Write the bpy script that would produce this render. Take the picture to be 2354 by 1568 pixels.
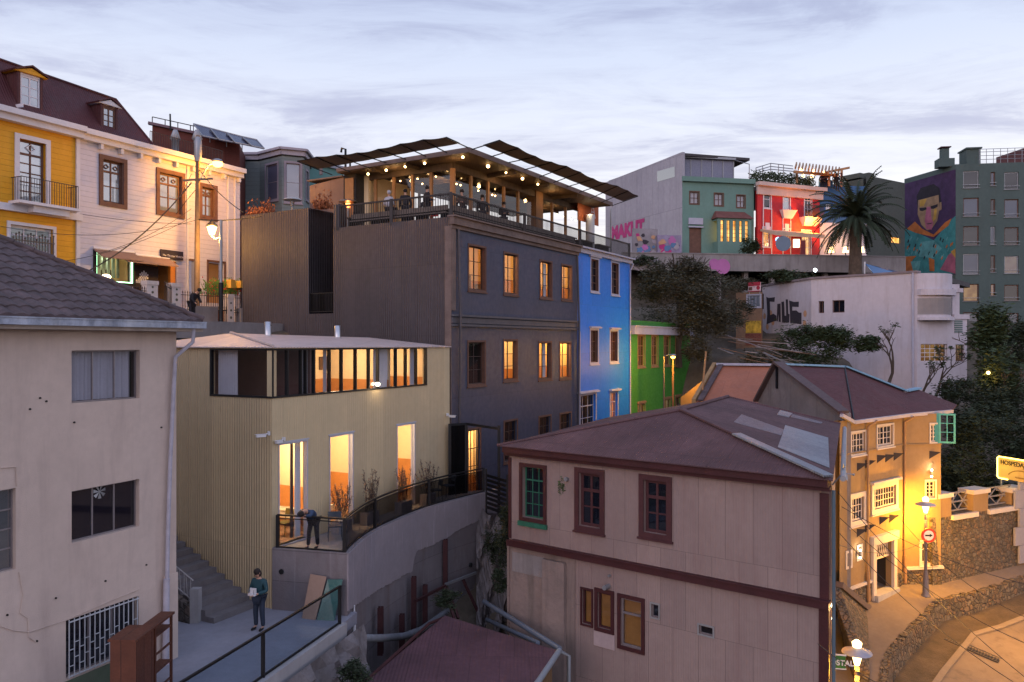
import bpy, bmesh, math, random
from mathutils import Vector, Matrix
random.seed(7)
for o in list(bpy.data.objects): bpy.data.objects.remove(o)
SC = bpy.context.scene; COL = SC.collection
# ---------------------------------------------------------------- camera
CX, CY, FL = 1177.0, 788.0, 1831.0          # photo measured on a 2354 px wide grid
cam = bpy.data.objects.new('camera', bpy.data.cameras.new('camera')); COL.objects.link(cam)
cam.data.sensor_width = 36; cam.data.lens = 28.0; cam.data.clip_start = .1; cam.data.clip_end = 5000
cam.data.shift_y = 0.0017
cam.location = (0, 0, 0); cam.rotation_euler = (math.pi/2, 0, 0)
SC.camera = cam
# ---------------------------------------------------------------- sky
world = bpy.data.worlds.new("World"); SC.world = world; world.use_nodes = True
def build_world():
    nt = world.node_tree; N = nt.nodes; L = nt.links; N.clear()
    out = N.new('ShaderNodeOutputWorld'); bg = N.new('ShaderNodeBackground'); L.new(bg.outputs[0], out.inputs[0])
    tc = N.new('ShaderNodeTexCoord'); sep = N.new('ShaderNodeSeparateXYZ'); L.new(tc.outputs['Generated'], sep.inputs[0])
    def math_(op, a, b=None, clamp=False):
        m = N.new('ShaderNodeMath'); m.operation = op; m.use_clamp = clamp
        for i, v in enumerate((a, b)):
            if v is None: continue
            if isinstance(v, (int, float)): m.inputs[i].default_value = v
            else: L.new(v, m.inputs[i])
        return m.outputs[0]
    def ramp(fac, stops, interp='LINEAR'):
        r = N.new('ShaderNodeValToRGB'); r.color_ramp.interpolation = interp; e = r.color_ramp.elements
        e[0].position, e[0].color = stops[0][0], (*stops[0][1], 1); e[1].position, e[1].color = stops[-1][0], (*stops[-1][1], 1)
        for p, c in stops[1:-1]:
            n = e.new(p); n.color = (*c, 1)
        L.new(fac, r.inputs[0]); return r.outputs[0]
    def mix(f, a, b, mode='MIX'):
        m = N.new('ShaderNodeMix'); m.data_type = 'RGBA'; m.blend_type = mode
        if isinstance(f, float): m.inputs[0].default_value = f
        else: L.new(f, m.inputs[0])
        L.new(a, m.inputs[6]); L.new(b, m.inputs[7]); return m.outputs[2]
    # dusk gradient by elevation: bright east horizon in front, brighter lavender behind the camera to light the facades
    el = sep.outputs[2]
    front = ramp(el, [(0.0, (1.0, .87, .76)), (.08, (.99, .92, .88)), (.19, (.86, .86, .94)), (.33, (.64, .70, .88)), (.5, (.44, .53, .78)), (1.0, (.36, .46, .72))])
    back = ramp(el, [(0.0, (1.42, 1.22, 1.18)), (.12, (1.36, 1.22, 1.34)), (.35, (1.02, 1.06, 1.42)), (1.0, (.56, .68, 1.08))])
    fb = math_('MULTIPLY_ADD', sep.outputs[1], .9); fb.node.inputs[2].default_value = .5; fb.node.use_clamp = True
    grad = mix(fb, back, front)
    # stratus streaks: project direction on a plane overhead, stretched noise
    dz = math_('MAXIMUM', el, .03); 
    px = math_('DIVIDE', sep.outputs[0], dz); py = math_('DIVIDE', sep.outputs[1], dz)
    cmb = N.new('ShaderNodeCombineXYZ'); L.new(px, cmb.inputs[0]); L.new(py, cmb.inputs[1])
    def cloud(rot, sx, sy, scale, det, dist, off=0, rough=.55):
        mp = N.new('ShaderNodeMapping'); mp.inputs['Rotation'].default_value[2] = rot; mp.inputs['Scale'].default_value = (sx, sy, 1); mp.inputs['Location'].default_value = (off, off*.3, 0)
        L.new(cmb.outputs[0], mp.inputs[0]); nz = N.new('ShaderNodeTexNoise'); nz.inputs['Scale'].default_value = scale; nz.inputs['Detail'].default_value = det
        nz.inputs['Distortion'].default_value = dist; nz.inputs['Roughness'].default_value = rough; L.new(mp.outputs[0], nz.inputs[0]); return nz.outputs[0]
    c1 = cloud(math.radians(-32), .62, 1.15, .75, 9, .8, 3.1, .62)
    c2 = cloud(math.radians(-18), .7, 1.3, 2.1, 8, 1.0, 9.0, .66)
    cc = math_('ADD', math_('MULTIPLY', c1, .72), math_('MULTIPLY', c2, .34))
    cf = ramp(cc, [(.45, (0, 0, 0)), (.53, (.25, .25, .25)), (.60, (.75, .75, .75)), (.67, (1, 1, 1))])
    ccol = ramp(el, [(0.0, (.84, .76, .74)), (.09, (.70, .66, .75)), (.22, (.44, .45, .64)), (.40, (.32, .35, .55)), (1.0, (.33, .38, .56))])
    veil = ramp(el, [(0.0, (.12, .12, .12)), (.1, (.5, .5, .5)), (.25, (.8, .8, .8)), (1.0, (.85, .85, .85))])
    f = math_('MULTIPLY', cf, veil)
    sky = mix(f, grad, ccol)
    # a physical twilight sky adds its own tint
    ns = N.new('ShaderNodeTexSky'); ns.sky_type = 'NISHITA'; ns.sun_disc = False; ns.sun_elevation = math.radians(2.0); ns.sun_rotation = math.radians(205); ns.altitude = 50
    nm = mix(.5, ns.outputs[0], ns.outputs[0]); sc = N.new('ShaderNodeVectorMath'); sc.operation = 'SCALE'; L.new(nm, sc.inputs[0]); sc.inputs['Scale'].default_value = .04
    add = mix(1.0, sky, sc.outputs[0], 'ADD')
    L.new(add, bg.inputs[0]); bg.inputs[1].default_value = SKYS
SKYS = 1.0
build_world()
# ---------------------------------------------------------------- weak afterglow from behind the camera
sun = bpy.data.objects.new('sun', bpy.data.lights.new('sun', 'SUN')); COL.objects.link(sun)
sun.data.energy = .5; sun.data.angle = math.radians(25); sun.data.color = (1.0, .74, .70)
sun.rotation_euler = (math.radians(72), 0, math.radians(-25))
SC.view_settings.view_transform = 'Standard'; SC.view_settings.look = 'None'; SC.view_settings.gamma = 1; SC.view_settings.exposure = 0.1
try: SC.view_settings.use_curve_mapping = False
except Exception: pass
SC.render.engine = 'CYCLES'; SC.cycles.max_bounces = 6; SC.cycles.transparent_max_bounces = 12; SC.cycles.diffuse_bounces = 3
SC.cycles.sample_clamp_indirect = 4.0; SC.cycles.caustics_reflective = False; SC.cycles.caustics_refractive = False

# ================================================================ helpers
CR = dict(A=(0, 0, .5083), B=(0, 735.6, .531), C=(521.1, 275.9, .4167), Y=(367.8, 735.6, .5308), E=(1348.6, 306.5, .4271), F=(980.8, 459.8, .43),
          G=(1042.1, 888.9, .4331), H=(1777.7, 613, .6091), J=(183.9, 539.4, .1719), K=(705, 306.5, .1823), L=(1072.8, 392.3, .1798), M=(1716.5, 355.5, .1642),
          N=(539.5, 1072.8, .2736), O=(796.9, 1195.4, .2377), Q=(1440.6, 643.7, .2345), R=(2023, 331, .3753), S=(1869.7, 919.6, .2345), T=(1869.7, 1226.1, .2181),
          U=(521.1, 1256.7, .1986), D=(0, 0, 1))
def q(c, x, y):
    a, b, s = CR[c]; return a+x*s, b+y*s
def W(px, py, Y): return Vector(((px-CX)/FL*Y, Y, (CY-py)/FL*Y))
def Wz(px, py, z):                                      # point on the level z seen at a pixel
    Y = -z*FL/(py-CY); return Vector(((px-CX)/FL*Y, Y, z))
def ray(px, py): return Vector(((px-CX)/FL, 1, (CY-py)/FL))
class Plane:
    def __init__(s, a, b, c): s.p = Vector(a); s.n = (Vector(b)-s.p).cross(Vector(c)-s.p).normalized()
    def at(s, px, py): r = ray(px, py); return r*(s.p.dot(s.n)/r.dot(s.n))
class Face:
    """vertical facade through plan points a, b; u runs a->b, d is outward"""
    def __init__(s, a, b, flip=False):
        s.a = Vector((a[0], a[1])); s.b = Vector((b[0], b[1])); s.len = (s.b-s.a).length; s.d = (s.b-s.a)/s.len
        s.n = Vector((s.d.y, -s.d.x))
        if flip: s.n = -s.n
    def pt(s, u, z, d=0.): p = s.a+s.d*u+s.n*d; return Vector((p.x, p.y, z))
    def uv(s, px, py):
        k = (px-CX)/FL; den = s.d.x-k*s.d.y; u = (k*s.a.y-s.a.x)/den; Y = s.a.y+u*s.d.y
        return u, (CY-py)/FL*Y
    def u(s, px): return s.uv(px, 0)[0]
    def rect(s, c, x0, y0, x1, y1):                   # y measured at mid column
        xa, ya = q(c, x0, y0); xb, yb = q(c, x1, y1); xm = (xa+xb)/2
        return s.u(xa), s.u(xb), s.uv(xm, yb)[1], s.uv(xm, ya)[1]
def col_hit(a, d, px):                                # walk from a along d until image column px
    k = (px-CX)/FL; t = (k*a[1]-a[0])/(d[0]-k*d[1]); return (a[0]+d[0]*t, a[1]+d[1]*t)
def vp(x):                                            # plan direction with vanishing column x
    v = Vector((x-CX, FL)); return tuple(v.normalized())
class MB:
    def __init__(s): s.v = []; s.f = []; s.m = []; s.sm = []; s.cm = 0
    def add(s, vs, fs, smooth=False):
        b = len(s.v); s.v += [Vector(p) for p in vs]
        for f in fs: s.f.append([b+i for i in f]); s.m.append(s.cm); s.sm.append(smooth)
        return s
    def quad(s, a, b, c, d): return s.add([a, b, c, d], [(0, 1, 2, 3)])
    def poly(s, pts): return s.add(pts, [tuple(range(len(pts)))])
    def hexa(s, p): return s.add(p, [(0, 3, 2, 1), (4, 5, 6, 7), (0, 1, 5, 4), (1, 2, 6, 5), (2, 3, 7, 6), (3, 0, 4, 7)])
    def box(s, x0, x1, y0, y1, z0, z1, M=None):
        p = [Vector((x, y, z)) for z in (z0, z1) for x, y in ((x0, y0), (x1, y0), (x1, y1), (x0, y1))]
        if M: p = [M@v for v in p]
        return s.hexa(p)
    def fbox(s, F, u0, u1, z0, z1, d0, d1):
        p = [F.pt(u, z, d) for z in (z0, z1) for u, d in ((u0, d1), (u1, d1), (u1, d0), (u0, d0))]
        return s.hexa(p)
    def prism(s, pts, z0, z1, cap=True):               # footprint polygon (CCW) extruded; z1 may be list
        n = len(pts); zt = z1 if isinstance(z1, (list, tuple)) else [z1]*n; zb = z0 if isinstance(z0, (list, tuple)) else [z0]*n
        vs = [Vector((p[0], p[1], zb[i])) for i, p in enumerate(pts)]+[Vector((p[0], p[1], zt[i])) for i, p in enumerate(pts)]
        fs = [(i, (i+1) % n, n+(i+1) % n, n+i) for i in range(n)]
        if cap: fs += [tuple(range(n, 2*n)), tuple(reversed(range(n)))]
        return s.add(vs, fs)
    def slab(s, pts, t):                               # polygon with thickness t downwards
        n = len(pts); P = [Vector(p) for p in pts]; Bt = [p-Vector((0, 0, t)) for p in P]
        return s.add(P+Bt, [tuple(range(n)), tuple(reversed(range(n, 2*n)))]+[(i, n+i, n+(i+1) % n, (i+1) % n) for i in range(n)])
    def extr(s, pts, vec):                             # planar polygon extruded by vec
        n = len(pts); P = [Vector(p) for p in pts]; Bt = [p+Vector(vec) for p in P]
        return s.add(P+Bt, [tuple(range(n)), tuple(reversed(range(n, 2*n)))]+[(i, n+i, n+(i+1) % n, (i+1) % n) for i in range(n)])
    def tube(s, pts, r, n=8, cap=True):
        P = [Vector(p) for p in pts]; rs = r if isinstance(r, (list, tuple)) else [r]*len(P); rings = []; up = None
        for i, p in enumerate(P):
            t = (P[min(i+1, len(P)-1)]-P[max(i-1, 0)]).normalized()
            if up is None: up = Vector((0, 0, 1)) if abs(t.z) < .9 else Vector((1, 0, 0))
            x = t.cross(up).normalized(); y = x.cross(t).normalized(); up = y
            rings.append([p+(x*math.cos(2*math.pi*k/n)+y*math.sin(2*math.pi*k/n))*rs[i] for k in range(n)])
        vs = [v for R in rings for v in R]; fs = []
        for i in range(len(P)-1):
            for k in range(n): k2 = (k+1) % n; fs.append((i*n+k, i*n+k2, (i+1)*n+k2, (i+1)*n+k))
        s.add(vs, fs, n > 6)
        if cap: s.add(rings[0], [tuple(reversed(range(n)))]); s.add(rings[-1], [tuple(range(n))])
        return s
    def beam(s, a, b, w, h=None):                      # square bar between two points
        a, b = Vector(a), Vector(b); h = h or w; t = (b-a).normalized(); up = Vector((0, 0, 1)) if abs(t.z) < .95 else Vector((0, 1, 0))
        x = t.cross(up).normalized()*w/2; y = x.cross(t).normalized()*h/2
        return s.hexa([a-x-y, a+x-y, a+x+y, a-x+y, b-x-y, b+x-y, b+x+y, b-x+y])
    def lathe(s, prof, c=(0, 0, 0), n=14):             # prof: (r, z)
        c = Vector(c); vs = [c+Vector((r*math.cos(2*math.pi*k/n), r*math.sin(2*math.pi*k/n), z)) for r, z in prof for k in range(n)]
        fs = [(i*n+k, i*n+(k+1) % n, (i+1)*n+(k+1) % n, (i+1)*n+k) for i in range(len(prof)-1) for k in range(n)]
        s.add(vs, fs, True); m = len(prof)
        s.add([vs[k] for k in range(n)], [tuple(reversed(range(n)))]); s.add([vs[(m-1)*n+k] for k in range(n)], [tuple(range(n))]); return s
    def ball(s, c, r, n=10, sc=(1, 1, 1), M=None):
        c = Vector(c); vs = []; h = n//2+1
        for i in range(h+1):
            a = math.pi*i/h
            for k in range(n):
                v = Vector((math.sin(a)*math.cos(2*math.pi*k/n)*sc[0], math.sin(a)*math.sin(2*math.pi*k/n)*sc[1], math.cos(a)*sc[2]))*r
                if M: v = M@v
                vs.append(c+v)
        return s.add(vs, [(i*n+k, (i+1)*n+k, (i+1)*n+(k+1) % n, i*n+(k+1) % n) for i in range(h) for k in range(n)], True)
    def build(s, name, mat, parent=None, off=None, uv=True):
        off = Vector(off) if off is not None else (Vector(OFF.get(parent.name, (0, 0, 0))) if parent else Vector((0, 0, 0)))
        me = bpy.data.meshes.new(name); me.from_pydata([tuple(v-off) for v in s.v], [], s.f); me.validate(verbose=False)
        mats = mat if isinstance(mat, (list, tuple)) else [mat]
        for m in mats: me.materials.append(m)
        if len(me.polygons) == len(s.f):
            for p, mi, sm in zip(me.polygons, s.m, s.sm): p.material_index = mi; p.use_smooth = sm
        me.update()
        if uv:
            lay = me.uv_layers.new(name='UVMap').data; vv = me.vertices
            for p in me.polygons:
                n = p.normal
                if abs(n.z) < .985: t = Vector((-n.y, n.x, 0)).normalized()
                else: t = Vector((1, 0, 0))
                b = n.cross(t)
                for li in p.loop_indices:
                    co = vv[me.loops[li].vertex_index].co; lay[li].uv = (co.dot(t), co.dot(b))
        o = bpy.data.objects.new(name, me); COL.objects.link(o)
        if parent: o.parent = parent; OFF[o.name] = tuple(off)
        return o
OFF = {}
def thing(name, label, cat, loc=(0, 0, 0), rotz=0, group=None, world_coords=True):
    o = bpy.data.objects.new(name, None); COL.objects.link(o); o.empty_display_size = .3
    o.location = loc; o.rotation_euler = (0, 0, rotz); o['label'] = label; o['category'] = cat
    if group: o['group'] = group
    OFF[o.name] = tuple(loc) if world_coords else (0, 0, 0)
    return o
def tag(o, label, cat, group=None):
    o['label'] = label; o['category'] = cat
    if group: o['group'] = group
    return o
def single(name, mb, mat, label, cat, group=None, kind=None):        # one-mesh thing with its origin at its base
    c = sum(mb.v, Vector())/len(mb.v); off = Vector((c.x, c.y, min(v.z for v in mb.v)))
    o = mb.build(name, mat, None, off); o.location = off; tag(o, label, cat, group)
    if kind: o['kind'] = kind
    return o
def struct(name, mb, mat, kind='structure'):
    o = mb.build(name, mat); o['kind'] = kind; return o
def copy_tree(o, loc=None, rotz=None, label=None, group=None, parent=None):
    c = o.copy(); COL.objects.link(c)
    if parent: c.parent = parent
    if loc is not None: c.location = loc
    if rotz is not None: c.rotation_euler = (0, 0, rotz)
    if label: c['label'] = label
    if group: c['group'] = group
    for ch in list(o.children): copy_tree(ch, parent=c)
    return c
# ---------------------------------------------------------------- materials
def s2l(c): return tuple((x/12.92 if x <= .04045 else ((x+.055)/1.055)**2.4) for x in c)
def M(name, col, rough=.85, metal=0., var=.14, vs=.7, rib=0, ribd=.012, clap=0, sheet=None, bump=.0, bs=40, stain=0., stcol=(.10, .08, .07), stone=0, planks=0, spec=.4, alpha=1, trans=0, sheen=0, streak=0):
    m = bpy.data.materials.new(name); m.use_nodes = True; nt = m.node_tree; N = nt.nodes; L = nt.links
    b = N['Principled BSDF']; b.inputs['Roughness'].default_value = rough; b.inputs['Metallic'].default_value = metal
    b.inputs['Specular IOR Level'].default_value = spec
    tc = N.new('ShaderNodeTexCoord')
    def noise(scale, det=5, vec=None, dist=0., rough_=.6):
        n = N.new('ShaderNodeTexNoise'); n.inputs['Scale'].default_value = scale; n.inputs['Detail'].default_value = det; n.inputs['Distortion'].default_value = dist; n.inputs['Roughness'].default_value = rough_
        L.new(vec or tc.outputs['Object'], n.inputs[0]); return n.outputs[0]
    def mapr(v, a, b_, c, d):
        r = N.new('ShaderNodeMapRange'); r.inputs[1].default_value = a; r.inputs[2].default_value = b_; r.inputs[3].default_value = c; r.inputs[4].default_value = d; L.new(v, r.inputs[0]); return r.outputs[0]
    def mth(op, a, b_=None, c=None):
        k = N.new('ShaderNodeMath'); k.operation = op
        for i, v in enumerate((a, b_, c)):
            if v is None: continue
            if isinstance(v, (int, float)): k.inputs[i].default_value = v
            else: L.new(v, k.inputs[i])
        return k.outputs[0]
    def mixc(f, a, c, mode='MIX'):
        k = N.new('ShaderNodeMix'); k.data_type = 'RGBA'; k.blend_type = mode
        for i, v in ((0, f), (6, a), (7, c)):
            if isinstance(v, (int, float)): k.inputs[i].default_value = v
            elif isinstance(v, tuple): k.inputs[i].default_value = (*v[:3], 1)
            else: L.new(v, k.inputs[i])
        return k.outputs[2]
    sep = None; height = None
    def uvs():
        nonlocal sep
        if sep is None: sep = N.new('ShaderNodeSeparateXYZ'); L.new(tc.outputs['UV'], sep.inputs[0])
        return sep
    n1 = noise(vs, 6); f = mapr(n1, .3, .7, 0, 1)
    lo = tuple(max(0, c*(1-var)) for c in col); hi = tuple(min(1, c*(1+var)) for c in col)
    c = mixc(f, lo, hi)
    n2 = noise(vs*9, 4); c = mixc(mapr(n2, .35, .7, 0, .35), c, tuple(x*.82 for x in col))
    if stone:
        vo = N.new('ShaderNodeTexVoronoi'); vo.feature = 'F1'; vo.inputs['Scale'].default_value = stone; wv = N.new('ShaderNodeMix'); wv.data_type = 'VECTOR'
        nn = N.new('ShaderNodeTexNoise'); nn.inputs['Scale'].default_value = stone*.8; L.new(tc.outputs['Object'], nn.inputs[0]); wv.inputs[0].default_value = .12
        L.new(tc.outputs['Object'], wv.inputs[4]); L.new(nn.outputs[1], wv.inputs[5]); L.new(wv.outputs[1], vo.inputs[0])
        vd = N.new('ShaderNodeTexVoronoi'); vd.feature = 'DISTANCE_TO_EDGE'; vd.inputs['Scale'].default_value = stone; L.new(wv.outputs[1], vd.inputs[0])
        hsv = N.new('ShaderNodeSeparateColor'); L.new(vo.outputs['Color'], hsv.inputs[0])
        c = mixc(mapr(hsv.outputs[0], 0, 1, 0, .9), c, tuple(x*.45 for x in col)); c = mixc(mapr(hsv.outputs[1], .5, 1, 0, .6), c, (col[0]*1.3, col[1]*.95, col[2]*.7))
        edge = mapr(vd.outputs[0], 0, .08, 1, 0); c = mixc(mth('MULTIPLY', edge, .7), c, (.05, .045, .04)); height = mapr(vd.outputs[0], 0, .16, 0, 1)
        hd = .06
    if sheet:
        br = N.new('ShaderNodeTexBrick'); L.new(tc.outputs['UV'], br.inputs[0]); br.inputs['Scale'].default_value = 1; br.inputs['Brick Width'].default_value = sheet[0]; br.inputs['Row Height'].default_value = sheet[1]
        br.inputs['Mortar Size'].default_value = sheet[2] if len(sheet) > 2 else .012; br.inputs['Mortar Smooth'].default_value = .4; br.offset = .5 if len(sheet) < 4 else sheet[3]
        br.inputs['Color1'].default_value = (1, 1, 1, 1); br.inputs['Color2'].default_value = (.86, .86, .88, 1); br.inputs['Mortar'].default_value = (.55, .53, .53, 1)
        c = mixc(1.0, c, br.outputs[0], 'MULTIPLY')
    if stain:
        mp = N.new('ShaderNodeMapping'); mp.inputs['Scale'].default_value = (2.2, 2.2, .28); L.new(tc.outputs['Object'], mp.inputs[0])
        st = noise(1.0, 8, mp.outputs[0], .3, .65); c = mixc(mapr(st, .50, .74, 0, stain), c, stcol)
        st2 = noise(.35, 6, None, .5, .6); c = mixc(mapr(st2, .52, .75, 0, stain*.7), c, tuple((x+y)/2.4 for x, y in zip(col, stcol)))
    if streak:
        mp = N.new('ShaderNodeMapping'); mp.inputs['Scale'].default_value = (9, 9, .5); L.new(tc.outputs['Object'], mp.inputs[0])
        st = noise(1.0, 4, mp.outputs[0], .1); c = mixc(mapr(st, .58, .8, 0, streak), c, tuple(min(1, x*1.8+.05) for x in col))
    if rib:
        h = mth('SINE', mth('MULTIPLY', uvs().outputs[0], 2*math.pi/rib)); height = h; hd = ribd
    if clap:
        h = mth('FRACT', mth('DIVIDE', uvs().outputs[1], clap)); height = mth('SUBTRACT', 1, h); hd = .014
        if clap < .5: c = mixc(mapr(h, .0, .10, .55, 0), c, tuple(x*.45 for x in col))
    if planks:
        sp = uvs(); pl = mth('DIVIDE', sp.outputs[0], planks); h = mth('FRACT', pl); idx = mth('FLOOR', pl); wn = N.new('ShaderNodeTexWhiteNoise'); wn.noise_dimensions = '1D'; L.new(idx, wn.inputs['W'])
        c = mixc(mapr(wn.outputs[0], 0, 1, 0, .45), c, tuple(x*.55 for x in col)); c = mixc(mapr(h, .0, .07, .85, 0), c, (.01, .01, .01)); height = mapr(h, 0, .08, 0, 1); hd = .006
    L.new(c, b.inputs['Base Color'])
    nrm = None
    if bump:
        bb = N.new('ShaderNodeBump'); bb.inputs['Strength'].default_value = 1; bb.inputs['Distance'].default_value = bump; L.new(noise(bs, 6), bb.inputs['Height']); nrm = bb.outputs[0]
    if height is not None:
        bb = N.new('ShaderNodeBump'); bb.inputs['Strength'].default_value = 1; bb.inputs['Distance'].default_value = hd; L.new(height, bb.inputs['Height'])
        if nrm: L.new(nrm, bb.inputs['Normal'])
        nrm = bb.outputs[0]
    if nrm: L.new(nrm, b.inputs['Normal'])
    rn = mapr(n2, .3, .7, max(.02, rough-.1), min(1, rough+.08)); L.new(rn, b.inputs['Roughness'])
    if trans: b.inputs['Transmission Weight'].default_value = trans
    return m
def EM(name, col, st, var=0.):
    m = bpy.data.materials.new(name); m.use_nodes = True; nt = m.node_tree; nt.nodes.clear(); o = nt.nodes.new('ShaderNodeOutputMaterial'); e = nt.nodes.new('ShaderNodeEmission')
    e.inputs[0].default_value = (*col, 1); e.inputs[1].default_value = st; nt.links.new(e.outputs[0], o.inputs[0])
    if var:
        tc = nt.nodes.new('ShaderNodeTexCoord'); n = nt.nodes.new('ShaderNodeTexNoise'); n.inputs['Scale'].default_value = 1.4; n.inputs['Detail'].default_value = 3; nt.links.new(tc.outputs['Object'], n.inputs[0])
        r = nt.nodes.new('ShaderNodeValToRGB'); r.color_ramp.elements[0].position = .38; r.color_ramp.elements[0].color = (col[0]*(1-var), col[1]*(1-var)*.75, col[2]*(1-var)*.5, 1)
        r.color_ramp.elements[1].position = .62; r.color_ramp.elements[1].color = (*col, 1); nt.links.new(n.outputs[0], r.inputs[0]); nt.links.new(r.outputs[0], e.inputs[0])
    return m
def GLASS(name, tint=(.9, .92, .95), refl=.12, opaque=0., dark=(.01, .012, .02)):
    m = bpy.data.materials.new(name); m.use_nodes = True; nt = m.node_tree; N = nt.nodes; L = nt.links; N.clear(); o = N.new('ShaderNodeOutputMaterial')
    t = N.new('ShaderNodeBsdfTransparent'); t.inputs[0].default_value = (*tint, 1); g = N.new('ShaderNodeBsdfGlossy'); g.inputs['Roughness'].default_value = .03
    fr = N.new('ShaderNodeFresnel'); fr.inputs[0].default_value = 1.45; ma = N.new('ShaderNodeMath'); ma.operation = 'ADD'; ma.use_clamp = True; L.new(fr.outputs[0], ma.inputs[0]); ma.inputs[1].default_value = refl-.04
    ge = N.new('ShaderNodeNewGeometry'); inv = N.new('ShaderNodeMath'); inv.operation = 'SUBTRACT'; inv.inputs[0].default_value = 1; L.new(ge.outputs['Backfacing'], inv.inputs[1]); mb2 = N.new('ShaderNodeMath'); mb2.operation = 'MULTIPLY'; L.new(ma.outputs[0], mb2.inputs[0]); L.new(inv.outputs[0], mb2.inputs[1]); ma = mb2
    base = t.outputs[0]
    if opaque:
        d = N.new('ShaderNodeBsdfDiffuse'); d.inputs[0].default_value = (*dark, 1); mx = N.new('ShaderNodeMixShader'); mx.inputs[0].default_value = opaque; L.new(base, mx.inputs[1]); L.new(d.outputs[0], mx.inputs[2]); base = mx.outputs[0]
    m2 = N.new('ShaderNodeMixShader'); L.new(ma.outputs[0], m2.inputs[0]); L.new(base, m2.inputs[1]); L.new(g.outputs[0], m2.inputs[2]); L.new(m2.outputs[0], o.inputs[0])
    return m
def lamp(name, loc, power, col, r=.08, parent=None, typ='POINT'):
    l = bpy.data.lights.new(name, typ); l.energy = power; l.color = col; l.shadow_soft_size = r
    o = bpy.data.objects.new(name, l); COL.objects.link(o); o.location = loc
    if parent: o.parent = parent; o.location = Vector(loc)-Vector(OFF.get(parent.name, (0, 0, 0)))
    return o
SODIUM = (1.0, .45, .035); WARM = (1.0, .62, .26)
# palette
gold_glow = EM('window_glow', (1.0, .50, .14), 2.0, .45); glow_pale = EM('pale_glow', (1.0, .66, .30), 1.5, .3)
bulbm = EM('bulb', (1.0, .62, .25), 14); sodium_bulb = EM('sodium_bulb', (1.0, .46, .09), 9); white_bulb = EM('white_bulb', (1.0, .80, .55), 20)
glass = GLASS('clear_glass'); glass_dark = GLASS('dark_glass', (.5, .55, .6), .09, .75); glass_sky = GLASS('reflective_glass', (.4, .45, .5), .42, .7, (.03, .035, .05))
black = M('black_metal', (.012, .012, .014), .5, .3, .1); greym = M('grey_metal', (.30, .31, .33), .5, .6, .1); whitep = M('white_paint', (.62, .62, .64), .6, 0, .08)
concrete = M('concrete', (.26, .235, .235), .9, 0, .22, .5, bump=.01, bs=18, stain=.55)
pale_conc = M('pale_concrete', (.34, .33, .34), .9, 0, .15, .5, bump=.008, bs=20, stain=.3)
wood_brown = M('brown_wood', (.10, .055, .035), .7, 0, .25, 3, bump=.003, bs=30); wood_warm = M('warm_wood', (.34, .17, .07), .55, 0, .2, 3)
wood_grey = M('grey_wood', (.17, .14, .12), .85, 0, .25, 2.5, bump=.004, bs=30)
leafm = M('dark_leaf', (.030, .045, .018), .8, 0, .4, 1.5); leaf2 = M('green_leaf', (.05, .085, .025), .8, 0, .4, 1.5); barkm = M('bark', (.07, .055, .045), .95, 0, .3, 4, bump=.02, bs=20)
curtain_m = M('curtain', (.62, .62, .66), .9, 0, .05, 2)

# ---------------------------------------------------------------- facades
def wall(F, u0, u1, z0, z1, holes, mat, parent, t=.22, name='wall', edges=True):
    us = sorted({u0, u1, *[min(max(h[i], u0), u1) for h in holes for i in (0, 1)]}); zs = sorted({z0, z1, *[min(max(h[i], z0), z1) for h in holes for i in (2, 3)]})
    mb = MB()
    for i in range(len(us)-1):
        for j in range(len(zs)-1):
            a, b, c, d = us[i], us[i+1], zs[j], zs[j+1]; um, zm = (a+b)/2, (c+d)/2
            if b-a < 1e-5 or d-c < 1e-5 or any(h[0] < um < h[1] and h[2] < zm < h[3] for h in holes): continue
            mb.quad(F.pt(a, c), F.pt(b, c), F.pt(b, d), F.pt(a, d)); mb.quad(F.pt(a, c, -t), F.pt(a, d, -t), F.pt(b, d, -t), F.pt(b, c, -t))
    for h in holes:
        a, b, c, d = h[:4]
        mb.quad(F.pt(a, c), F.pt(a, d), F.pt(a, d, -t), F.pt(a, c, -t)); mb.quad(F.pt(b, d), F.pt(b, c), F.pt(b, c, -t), F.pt(b, d, -t))
        mb.quad(F.pt(a, d), F.pt(b, d), F.pt(b, d, -t), F.pt(a, d, -t)); mb.quad(F.pt(b, c), F.pt(a, c), F.pt(a, c, -t), F.pt(b, c, -t))
    return mb.build(name, mat, parent)
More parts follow.
